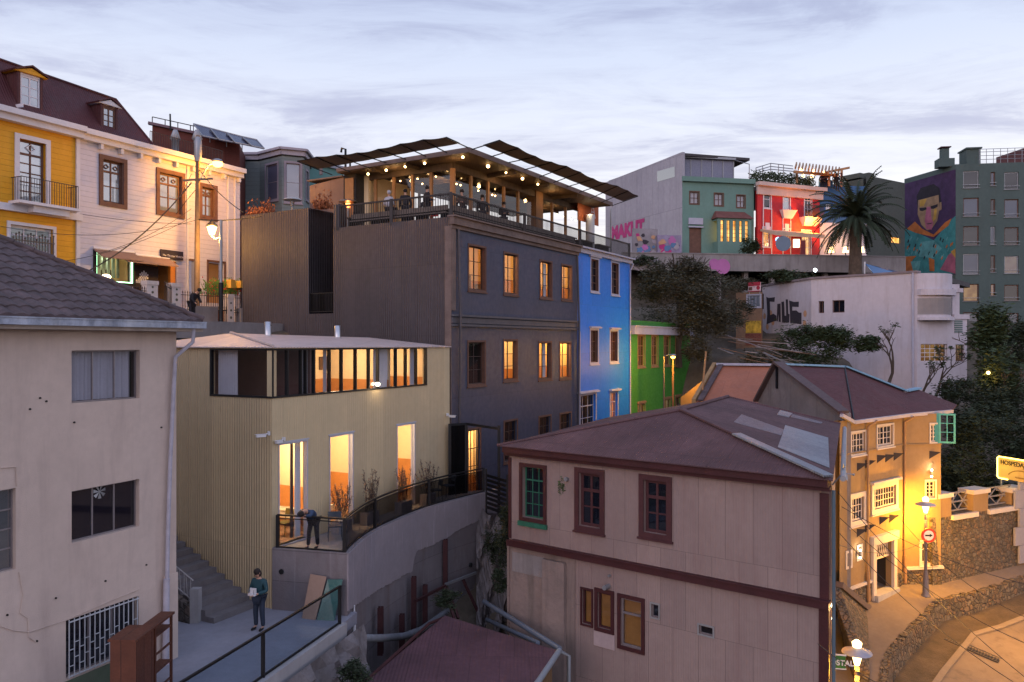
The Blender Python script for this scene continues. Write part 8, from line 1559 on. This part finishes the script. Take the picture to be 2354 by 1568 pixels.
for px, py, Y, rx, rz, lab in ((1830, 640, 68, 1.8, .6, 'low bush on the bank under the promenade left of the cold lamp'), (1790, 632, 68.5, 1.4, .5, 'small bush on the bank under the round signs'), (1722, 568, 72.9, 1.0, .9, 'round bush between the sea green and the red house'), (2010, 640, 68, 2, .5, 'low growth beside the solar collector'), (1480, 600, 71, 1.6, .5, 'weeds at the foot of the graffiti wall')): shrub(px, py, Y, rx, rz, 1600, lab, leafm, .14, 'bushes by the promenade')
for px, py, Y, rx, rz, lab in ((1165, 1200, 30.2, .35, .7, 'hanging ivy at the left edge of the pink house wall'), (1160, 1270, 29.6, .5, .8, 'thick dark vine clump in the gully corner'), (1150, 1340, 29, .4, .5, 'vine tuft above the gully pipes'), (818, 1545, 21.5, .5, .35, 'weedy tuft at the rock face by the bottom edge'), (1130, 1255, 31, .35, .8, 'vines beside the pale standpipe'), (1030, 1380, 27.9, .5, .35, 'weeds behind the big grey pipe')): shrub(px, py, Y, rx, rz, 1500, lab, lf3, .06, 'plants in the gully')
for px, py, Y, n, lab in ((1290, 1110, 25.9, 260, 'dry green plant growing out of the vent pipe of the pink house'), ): shrub(px, py+8, Y, .12, .3, n, lab, leaf2, .045, None, 'wall_plant', 'plant')
for i, (px, py, Y, H) in enumerate(((2035, 880, 55, 4.2), (2112, 900, 52, 2.6), (2150, 880, 52, 3.0))):
    b = W(px, py, Y); t = thing('bare_tree', ['largest half bare tree against the pale wall', 'small bare tree near the rounded bay corner', 'thin bare tree with few leaves at the bay foot'][i], 'tree', tuple(b), 0, 'half bare trees before the white curved house'); R_ = random.Random(40+i); m = MB(); tips = []; branches(m, b-Vector((0, 0, 1)), Vector((.25, -.1, 1)).normalized(), H*.42, .15-.03*i, 4, R_, tips); m.build('trunk', barkm, t, uv=False)
    m = MB()
    for e in tips:
        if R_.random() < .55: leaves(m, e, (.28, .28, .22), 16, .11, 3, R_.randint(0, 999), .1)
    m.build('leaves', lf4, t, uv=False)
lamp('tree_lamp', W(2272, 857, 47), 60, (1, .5, .12), .1); single('garden_lamp', MB().ball(W(2272, 857, 46.9), .10, 8), EM('garden_glow', (1, .6, .2), 12), 'small warm lamp shining through the trees right of the white house', 'lamp')
# palm
pb_ = W(1966, 612, 70.5); pc = W(1968, 510, 70.5); pt_ = thing('palm_tree', 'large date palm with drooping dark fronds in front of the lit cafes', 'palm', tuple(pb_)); MB().tube([pb_-Vector((0, 0, 2)), pb_.lerp(pc, .4), pb_.lerp(pc, .8), pc], [.62, .5, .5, .7], 12).build('trunk', M('palm_bark', (.10, .07, .05), .95, 0, .4, 3, bump=.06, bs=5), pt_); fm_ = MB()
for k in range(96):
    az = k*2.39996; el = math.radians(rq.uniform(-22, 78)); L_ = rq.uniform(3.9, 5.0); p = Vector(pc)+Vector((0, 0, .3)); d = Vector((math.cos(az)*math.cos(el), math.sin(az)*math.cos(el), math.sin(el))); P_ = [p.copy()]
    for s in range(9): p = p+d*L_/9; d = (d+Vector((0, 0, -.11-.02*s))).normalized(); P_.append(p.copy())
    fm_.tube(P_, [.05]*3+[.03]*7, 4, False)
    for s in range(1, 10):
        for h in (0, .33, .66):
            a = P_[s-1].lerp(P_[s], h); t = (P_[s]-P_[s-1]).normalized(); sd_ = t.cross(Vector((0, 0, 1))).normalized(); l = .62*(1-abs(s-4)/7)
            for sg_ in (-1, 1): e = a+sd_*sg_*l*.75+t*l*.6-Vector((0, 0, l*.35)); fm_.add([a, a+t*.17, e], [(0, 1, 2)])
fm_.build('fronds', lf3, pt_, uv=False)
for px, py, Y, rx, rz, lab in ((1650, 655, 66, 2.2, 1.0, 'scrub below the promenade pillars'), (1690, 720, 64, 1.5, 1.2, 'scrub left of the brick shack'), (1640, 745, 60, 1.6, 1.2, 'scrub at the upper end of the scrap boards'), (1605, 800, 58, 1.2, 1.2, 'scrub right behind the green house'), (1760, 830, 57, 1.6, .9, 'scrub at the lower end of the scrap boards'), (1710, 650, 69, 1.5, .7, 'scrub above the advertising board')): shrub(px, py, Y, rx, rz, 2000, 'brownish '+lab, oliv, .13, 'scrub on the slope')
# pots, dry bamboo, geraniums
dry = M('dry_leaf', (.12, .075, .055), .8, 0, .3, 3); potm = M('grey_planter', (.30, .29, .31), .8)
def planter(u, dpt, H, label, seed):
    p = FYF.pt(u, TZ, dpt); t = thing('potted_plant', label, 'plant', tuple(p), 0, 'dry potted plants on the terrace'); R_ = random.Random(seed); a = math.atan2(dY.y, dY.x); Mx = Matrix.Translation(p)@Matrix.Rotation(a, 4, 'Z'); MB().box(-.35, .35, -.16, .16, 0, .42, Mx).build('planter', potm, t); m = MB(); l = MB()
    for k in range(16):
        b = Mx@Vector((R_.uniform(-.28, .28), R_.uniform(-.1, .1), .4)); e = b+Vector((R_.uniform(-.3, .3), R_.uniform(-.3, .3), H*R_.uniform(.6, 1))); m.tube([b, b.lerp(e, .5)+Vector((.03, 0, 0)), e], .008, 4, False)
        for j in range(26): q_ = b.lerp(e, R_.uniform(.25, 1)); v = Vector((R_.uniform(-1, 1), R_.uniform(-1, 1), R_.uniform(-.3, 1))).normalized()*.13; w_ = v.cross(Vector((0, 0, 1))).normalized()*.018; l.add([q_, q_+v*.5+w_, q_+v, q_+v*.5-w_], [(0, 1, 2, 3)])
    m.build('stems', barkm, t, uv=False); l.build('leaves', dry, t, uv=False)
for i, (px, H, lab) in enumerate(((762, 1.25, 'left of the middle tall door'), (826, 1.55, 'right of the middle tall door, the tallest'), (905, 1.35, 'left of the far tall door'), (962, 1.4, 'right of the far tall door'))): planter(FYF.u(px), .45, H, 'dry brown bamboo in a grey trough '+lab, 60+i)
ger = thing('geranium_bed', 'bed of red geraniums and green leaves behind the upper street fence', 'flowers', tuple(FN.pt(FN.u(535), gz))); m = MB(); f = MB()
for k in range(2300):
    px, py = q('J', rq.gauss(2020, 110), 790-rq.random()*150+rq.gauss(0, 25)); px = min(max(px, 490), 557); u, z = FN.uv(px, py); p = FN.pt(u, z, rq.uniform(-.9, -.1)); a = rq.uniform(0, 6.28); s = .075; mm = f if rq.random() < .16 else m; mm.add([p, p+Vector((math.cos(a)*s, .3*s, math.sin(a)*s)), p+Vector((0, -.02, s*1.4))], [(0, 1, 2)])
m.build('leaves', M('geranium_leaf', (.10, .20, .03), .7, 0, .4, 3), ger, uv=False); f.build('flowers', M('geranium_red', (.6, .03, .02), .6), ger, uv=False)
for i, (x0, x1, n) in enumerate(((562, 573, 150), (712, 722, 120), (575, 586, 150), (588, 599, 150), (600, 611, 150), (724, 734, 120), (737, 742, 110))):
    m = MB()
    for k in range(n): px = rq.uniform(x0, x1); u = FDL.u(px) if i == 0 else FDL.u(px); p = FDL.pt(u, 6.45+abs(rq.gauss(0, .22))*(1+.6*math.sin(px*.9)), rq.uniform(-.7, -.1)); a = rq.uniform(0, 6.28); m.add([p, p+Vector((math.cos(a)*.1, math.sin(a)*.1, .05)), p+Vector((0, 0, .14))], [(0, 1, 2)])
    single('parapet_plants', m, M('rust_leaf', (.30, .10, .04), .8, 0, .4, 2) if i == 0 else bpy.data.materials['rust_leaf'], 'rust coloured succulent on the brown block roof, '+['leftmost of all', 'leftmost of the three by the light well', 'second of the left row', 'third of the left row', 'last of the left row', 'middle one by the light well', 'nearest the light well corner'][i], 'plants', 'succulents on the brown block')
# ================================================================ terrace end gate, chairs
gf = thing('gate_frame', 'black steel gate frame standing at the far end of the hotel terrace', 'gate', tuple(W(1110, 1135, 34.1))); gp_ = [W(1034, 1150, 33.6), W(1072, 1140, 34.0), W(1147, 1150, 33.0)]; 
for p, nm_ in zip(gp_, 'abc'): MB().box(p.x-.06, p.x+.06, p.y-.06, p.y+.06, TZ-.8, -3.42).build('post', black, gf)
MB().beam((gp_[0].x, gp_[0].y, -3.46), (gp_[1].x, gp_[1].y, -3.46), .1).beam((gp_[1].x, gp_[1].y, -3.46), (gp_[2].x, gp_[2].y, -3.56), .1).build('top_beam', black, gf); m = MB(); a, b = Vector((W(1118, 0, 33.5).x, 33.5, 0)), Vector((W(1166, 0, 32).x, 32.0, 0))
for k in range(8): z = -6.9+k*.19; m.beam((a.x, a.y, z), (b.x, b.y, z), .03, .12)
for p in (a, b): m.beam((p.x, p.y, -7.6), (p.x, p.y, -5.3), .08)
m.build('slatted_gate', black, gf); MB().extr([(gp_[0].x+.06, gp_[0].y, TZ), (gp_[1].x-.06, gp_[1].y, TZ), (gp_[1].x-.06, gp_[1].y, -3.5), (gp_[0].x+.06, gp_[0].y, -3.5)], (0, .02, 0)).build('mesh_panel', GLASS('mesh_screen', (.35, .35, .35), .02, .45, (.01, .01, .01)), gf)
gD = 'slate metal chairs on the hotel terrace'; slc = M('slate_chair', (.045, .06, .08), .5, .2); olc = M('olive_chair', (.10, .09, .03), .5, .2)
for i, (px, py, rz_, mt, lab) in enumerate(((655, 1232, 2.6, olc, 'olive metal chair lit by the open corner door'), (770, 1240, 3.4, slc, 'slate metal chair beside the leaning person'), (1000, 1152, 2.0, slc, 'slate metal chair left of two near the gate frame'), (1030, 1140, 2.2, slc, 'slate metal chair nearest the gate frame'))): p = Wz(px, py, TZ); chair(tuple(p), rz_, lab, gD, mt)
p = Wz(690, 1222, TZ); ft = thing('folding_table', 'small warm wood folding table inside the open corner door', 'table', tuple(p)); MB().box(p.x-.3, p.x+.3, p.y-.22, p.y+.22, TZ+.68, TZ+.71).build('table_top', wood_warm, ft)
for s in (-1, 1): MB().beam(p+Vector((-.25*s, -.18, 0)), p+Vector((.25*s, -.18, .68)), .03).beam(p+Vector((-.25*s, .18, 0)), p+Vector((.25*s, .18, .68)), .03).build('leg', wood_warm, ft)
# ================================================================ people
def skin(name, V, E, mat, parent, sub=1):
    K = list(V); me = bpy.data.meshes.new(name); me.from_pydata([V[k][0] for k in K], [(K.index(a), K.index(b)) for a, b in E], []); o = bpy.data.objects.new(name, me); COL.objects.link(o); me.materials.append(mat)
    md = o.modifiers.new('skin', 'SKIN')
    if not me.skin_vertices: me.attributes.new('skin', 'SKIN', 'POINT')
    for i, k in enumerate(K): r = V[k][1]; sv = me.skin_vertices[0].data[i]; sv.radius = (r, r) if not isinstance(r, tuple) else r; sv.use_root = i == 0
    md.use_smooth_shade = True; s = o.modifiers.new('sub', 'SUBSURF'); s.levels = sub; s.render_levels = sub; o.parent = parent; return o
skm = M('skin_tone', (.42, .24, .17), .6, 0, .03); hairm = M('dark_hair', (.018, .012, .010), .8)
STAND = dict(pel=(0, 0, .95), sp=(0, .01, 1.18), ch=(0, .0, 1.38), nk=(0, -.01, 1.50), hb=(0, -.03, 1.58), ht=(0, -.035, 1.66), shL=(-.18, 0, 1.40), elL=(-.26, .03, 1.12), wrL=(-.26, -.08, .88), shR=(.18, 0, 1.40), elR=(.26, .03, 1.12), wrR=(.26, -.08, .88), hpL=(-.09, 0, .90), knL=(-.11, -.02, .50), anL=(-.12, .02, .09), toL=(-.13, -.15, .04), hpR=(.09, 0, .90), knR=(.11, -.02, .50), anR=(.12, .02, .09), toR=(.13, -.15, .04))
RAD = dict(pel=.13, sp=.115, ch=.135, nk=.05, hb=.075, ht=.085, sh=.06, el=.042, wr=.027, hp=.085, kn=.058, an=.04, to=.035)
def person(label, loc, rot, pose, top, legs, hair=hairm, long=False, hood=None, scale=1., detail=True, group=None, item=None):
    t = thing('person', label, 'person', loc, rot, group, False); J = dict(STAND); J.update(pose); J = {k: Vector(v)*scale for k, v in J.items()}; rad = lambda k: RAD.get(k, RAD.get(k[:2], .04))*scale
    E = [('pel', 'sp'), ('sp', 'ch'), ('ch', 'nk'), ('nk', 'hb'), ('hb', 'ht')]+[e for s in 'LR' for e in (('ch', 'sh'+s), ('sh'+s, 'el'+s), ('el'+s, 'wr'+s), ('pel', 'hp'+s), ('hp'+s, 'kn'+s), ('kn'+s, 'an'+s), ('an'+s, 'to'+s))]
    V = {k: (J[k], rad(k)*.9) for k in ['pel']+[k for k in J if k != 'pel']}
    for s in 'LR':                                     # palm, four fingers and a thumb
        w, e = J['wr'+s], J['el'+s]; d = (w-e).normalized(); pm_ = w+d*.06; V['pm'+s] = (pm_, .03); E.append(('wr'+s, 'pm'+s)); sd = d.cross(Vector((0, 0, 1)) if abs(d.z) < .9 else Vector((0, 1, 0))).normalized()
        if detail:
            for i, l in enumerate((.075, .085, .08, .06)):
                a = pm_+sd*(i-1.5)*.02+d*.03; b = a+d*l*.5; c = b+d*l*.3-Vector((0, 0, l*.35)); V['f%s%da' % (s, i)] = (a, .009); V['f%s%db' % (s, i)] = (b, .0085); V['f%s%dc' % (s, i)] = (c, .007); E += [('pm'+s, 'f%s%da' % (s, i)), ('f%s%da' % (s, i), 'f%s%db' % (s, i)), ('f%s%db' % (s, i), 'f%s%dc' % (s, i))]
            V['th'+s] = (pm_+sd*.045, .010); V['tt'+s] = (pm_+sd*.06+d*.035, .008); E += [('pm'+s, 'th'+s), ('th'+s, 'tt'+s)]
    skin('body', V, E, skm, t, 2 if detail else 1)
    jk = {k: (J[k], rad(k)+(.035 if k in ('pel', 'sp', 'ch') else .02)*scale) for k in ('ch', 'sp', 'pel', 'shL', 'elL', 'shR', 'elR')}
    for s in 'LR': jk['cf'+s] = (J['el'+s].lerp(J['wr'+s], .88), rad('wr')+.02)
    jk['co'] = (J['nk']-(J['nk']-J['ch'])*.25, .075*scale); skin('jacket', jk, [('ch', 'sp'), ('sp', 'pel'), ('ch', 'co')]+[e for s in 'LR' for e in (('ch', 'sh'+s), ('sh'+s, 'el'+s), ('el'+s, 'cf'+s))], top, t, 2 if detail else 1)
    tk = {'pel': (J['pel']-Vector((0, 0, .02)), rad('pel')+.02)}; EE = []
    for s in 'LR': tk['hp'+s] = (J['hp'+s], rad('hp')+.018); tk['kn'+s] = (J['kn'+s], rad('kn')+.018); tk['an'+s] = (J['an'+s], rad('an')+.02); EE += [('pel', 'hp'+s), ('hp'+s, 'kn'+s), ('kn'+s, 'an'+s)]
    skin('trousers', tk, EE, legs, t, 1)
    for s in 'LR': skin('shoe', {'a': (J['an'+s]-Vector((0, 0, .03)), .05), 'b': (J['to'+s], .042), 'c': (J['to'+s]+(J['to'+s]-J['an'+s])*.25, .03)}, [('a', 'b'), ('b', 'c')], black, t, 1)
    hd = J['ht']; ax = (J['ht']-J['hb']).normalized(); fw = Vector((0, -1, 0))-ax*ax.dot(Vector((0, -1, 0))); fw = fw.normalized(); rt = ax.cross(fw)
    hm = MB(); hm.ball(hd+ax*.03*scale-fw*.02, .102*scale, 12, (1, 1.05, .95))
    if long: hm.ball(hd-ax*.06-fw*.055, .085, 10, (1.05, .8, 1.2)); hm.ball(hd-ax*.05+rt*.07-fw*.01, .04, 8, (.8, 1, 1.9)); hm.ball(hd-ax*.05-rt*.07-fw*.01, .04, 8, (.8, 1, 1.9))
    hm.build('hair' if not hood else 'hood', hood or hair, t)
    if detail:
        fm = MB()
        for s in (-1, 1): fm.ball(hd+fw*.086+rt*.032*s-ax*.015, .011, 6)
        fm.build('eyes', hairm, t); MB().ball(hd+fw*.097-ax*.035, .016, 6, (.8, 1, 1.4)).ball(hd+rt*.087-ax*.02, .02, 6, (.5, 1, 1.4)).ball(hd-rt*.087-ax*.02, .02, 6, (.5, 1, 1.4)).build('nose_and_ears', skm, t); MB().ball(hd+fw*.088-ax*.062, .018, 6, (1.2, .4, .35)).build('mouth', M('lips', (.30, .10, .09), .6), t)
    return t
jean = M('dark_jeans', (.022, .032, .055), .85); dkc = M('dark_clothes', (.014, .013, .018), .85); teal_j = M('teal_jacket', (.014, .055, .070), .75); navy = M('navy_jacket', (.03, .055, .11), .8); hoodm = M('pale_hood', (.42, .42, .48), .9)
pp_ = Wz(596, 1447, PZ); pt1 = person('person in a teal jacket holding a white controller on the lower patio', tuple(pp_), math.radians(-18), dict(elL=(-.27, -.02, 1.14), wrL=(-.13, -.25, 1.12), elR=(.27, -.02, 1.14), wrR=(.10, -.27, 1.10), hb=(-.01, -.05, 1.575), ht=(-.02, -.075, 1.645)), teal_j, jean, long=True)
ct_ = thing('white_controller', 'white hand held controller with antennas in the hands of the teal jacketed person', 'controller', tuple(pp_+Vector((-.1, -.3, 1.10))), math.radians(-18), None, False); MB().box(-.11, .11, -.06, .06, -.03, .03).box(-.10, .10, .02, .05, .03, .17).build('body', whitep, ct_); MB().tube([(-.08, -.05, .03), (-.10, -.09, .16)], .008, 5).tube([(.08, -.05, .03), (.10, -.09, .16)], .008, 5).build('antenna', greym, ct_)
lp_ = Wz(716, 1262, TZ); person('person in a navy jacket leaning far over the terrace rail', tuple(lp_+Vector((0, .0, 0))), math.radians(-22), dict(pel=(0, .12, .93), sp=(0, .0, 1.10), ch=(0, -.22, 1.22), nk=(0, -.34, 1.25), hb=(0, -.42, 1.24), ht=(0, -.50, 1.22), shL=(-.18, -.23, 1.21), elL=(-.24, -.36, 1.12), wrL=(-.05, -.44, 1.10), shR=(.18, -.23, 1.21), elR=(.24, -.36, 1.12), wrR=(.06, -.42, 1.13), hpL=(-.09, .12, .88), hpR=(.09, .12, .88), knL=(-.11, .02, .48), knR=(.10, .14, .49), anR=(.12, .16, .09), toR=(.13, 0, .04), anL=(-.12, .0, .09), toL=(-.13, -.16, .04)), navy, dkc)
bp = FN.pt(FN.u(q('J', 1405, 0)[0]), .95, .45); person('person in dark clothes bending forward beside the wooden utility pole', tuple(bp), math.radians(70), dict(sp=(0, -.06, 1.15), ch=(0, -.2, 1.32), nk=(0, -.3, 1.40), hb=(0, -.37, 1.45), ht=(0, -.43, 1.50), shL=(-.18, -.2, 1.32), shR=(.18, -.2, 1.32), elL=(-.24, -.25, 1.05), elR=(.24, -.25, 1.05), wrL=(-.2, -.4, .9), wrR=(.2, -.4, .9)), dkc, dkc, detail=False)
GG = 'guests standing and sitting at the roof terrace'; A_ = math.degrees(angR)
def guest(px, F, d, label, rot, top, **k): u = F.u(px); person(label, tuple(F.pt(u, DK, d)), math.radians(rot), k.pop('pose', {}), top, dkc, detail=False, group=GG, **k)
FG1 = Face(RT(.75, 9, 0).xy, RT(.75, 0, 0).xy); FG2 = Face(RT(0, .95, 0).xy, RT(18, .95, 0).xy); arm = dict(wrL=(-.12, -.3, 1.15), wrR=(.12, -.3, 1.15))
guest(894, FG1, 0, 'guest in a pale grey hooded top at the left railing', 150, hoodm, hood=hoodm, pose=arm); guest(929, FG1, -.1, 'guest with a dark cap at the left railing table', 200, dkc); guest(951, FG1, -.9, 'guest seen small behind the left railing between two darker guests', 20, dkc, scale=.85); guest(981, FG1, 0, 'guest in black beside the red chair at the left railing', 120, dkc, pose=arm)
guest(1062, FG2, 0, 'guest with short hair looking over the railing right of the corner', -20, M('brown_jacket', (.05, .035, .03), .8), pose=arm); guest(1105, FG2, .1, 'long haired guest in a black coat second along the right railing', 10, dkc, long=True); guest(1158, FG2, 0, 'guest third along the right railing beside the glass post', 30, dkc, pose=arm)
for i, (x, y) in enumerate(((1055, 380), (1112, 378), (1240, 372), (1272, 400))): p = W(*q('M', x, y+62), 79); person(['leftmost tiny guest', 'second tiny guest', 'tallest tiny guest', 'rightmost tiny guest'][i]+' on the blue house roof beside the pergola post', tuple(p-Vector((0, 0, .35))), 0, {}, dkc, dkc, detail=False, scale=.95, group='guests on the far roof')
single('roof_floor', MB().prism([tuple(Fq.pt(0, 0, -.3).xy), tuple(Fq.pt(Fq.len, 0, -.3).xy), tuple(Fq.pt(Fq.len, 0, -10).xy), tuple(Fq.pt(0, 0, -10).xy)], zq-.4, zq-.05), m_roofdk, 'flat roof deck of the blue topped cafe house', 'roof')
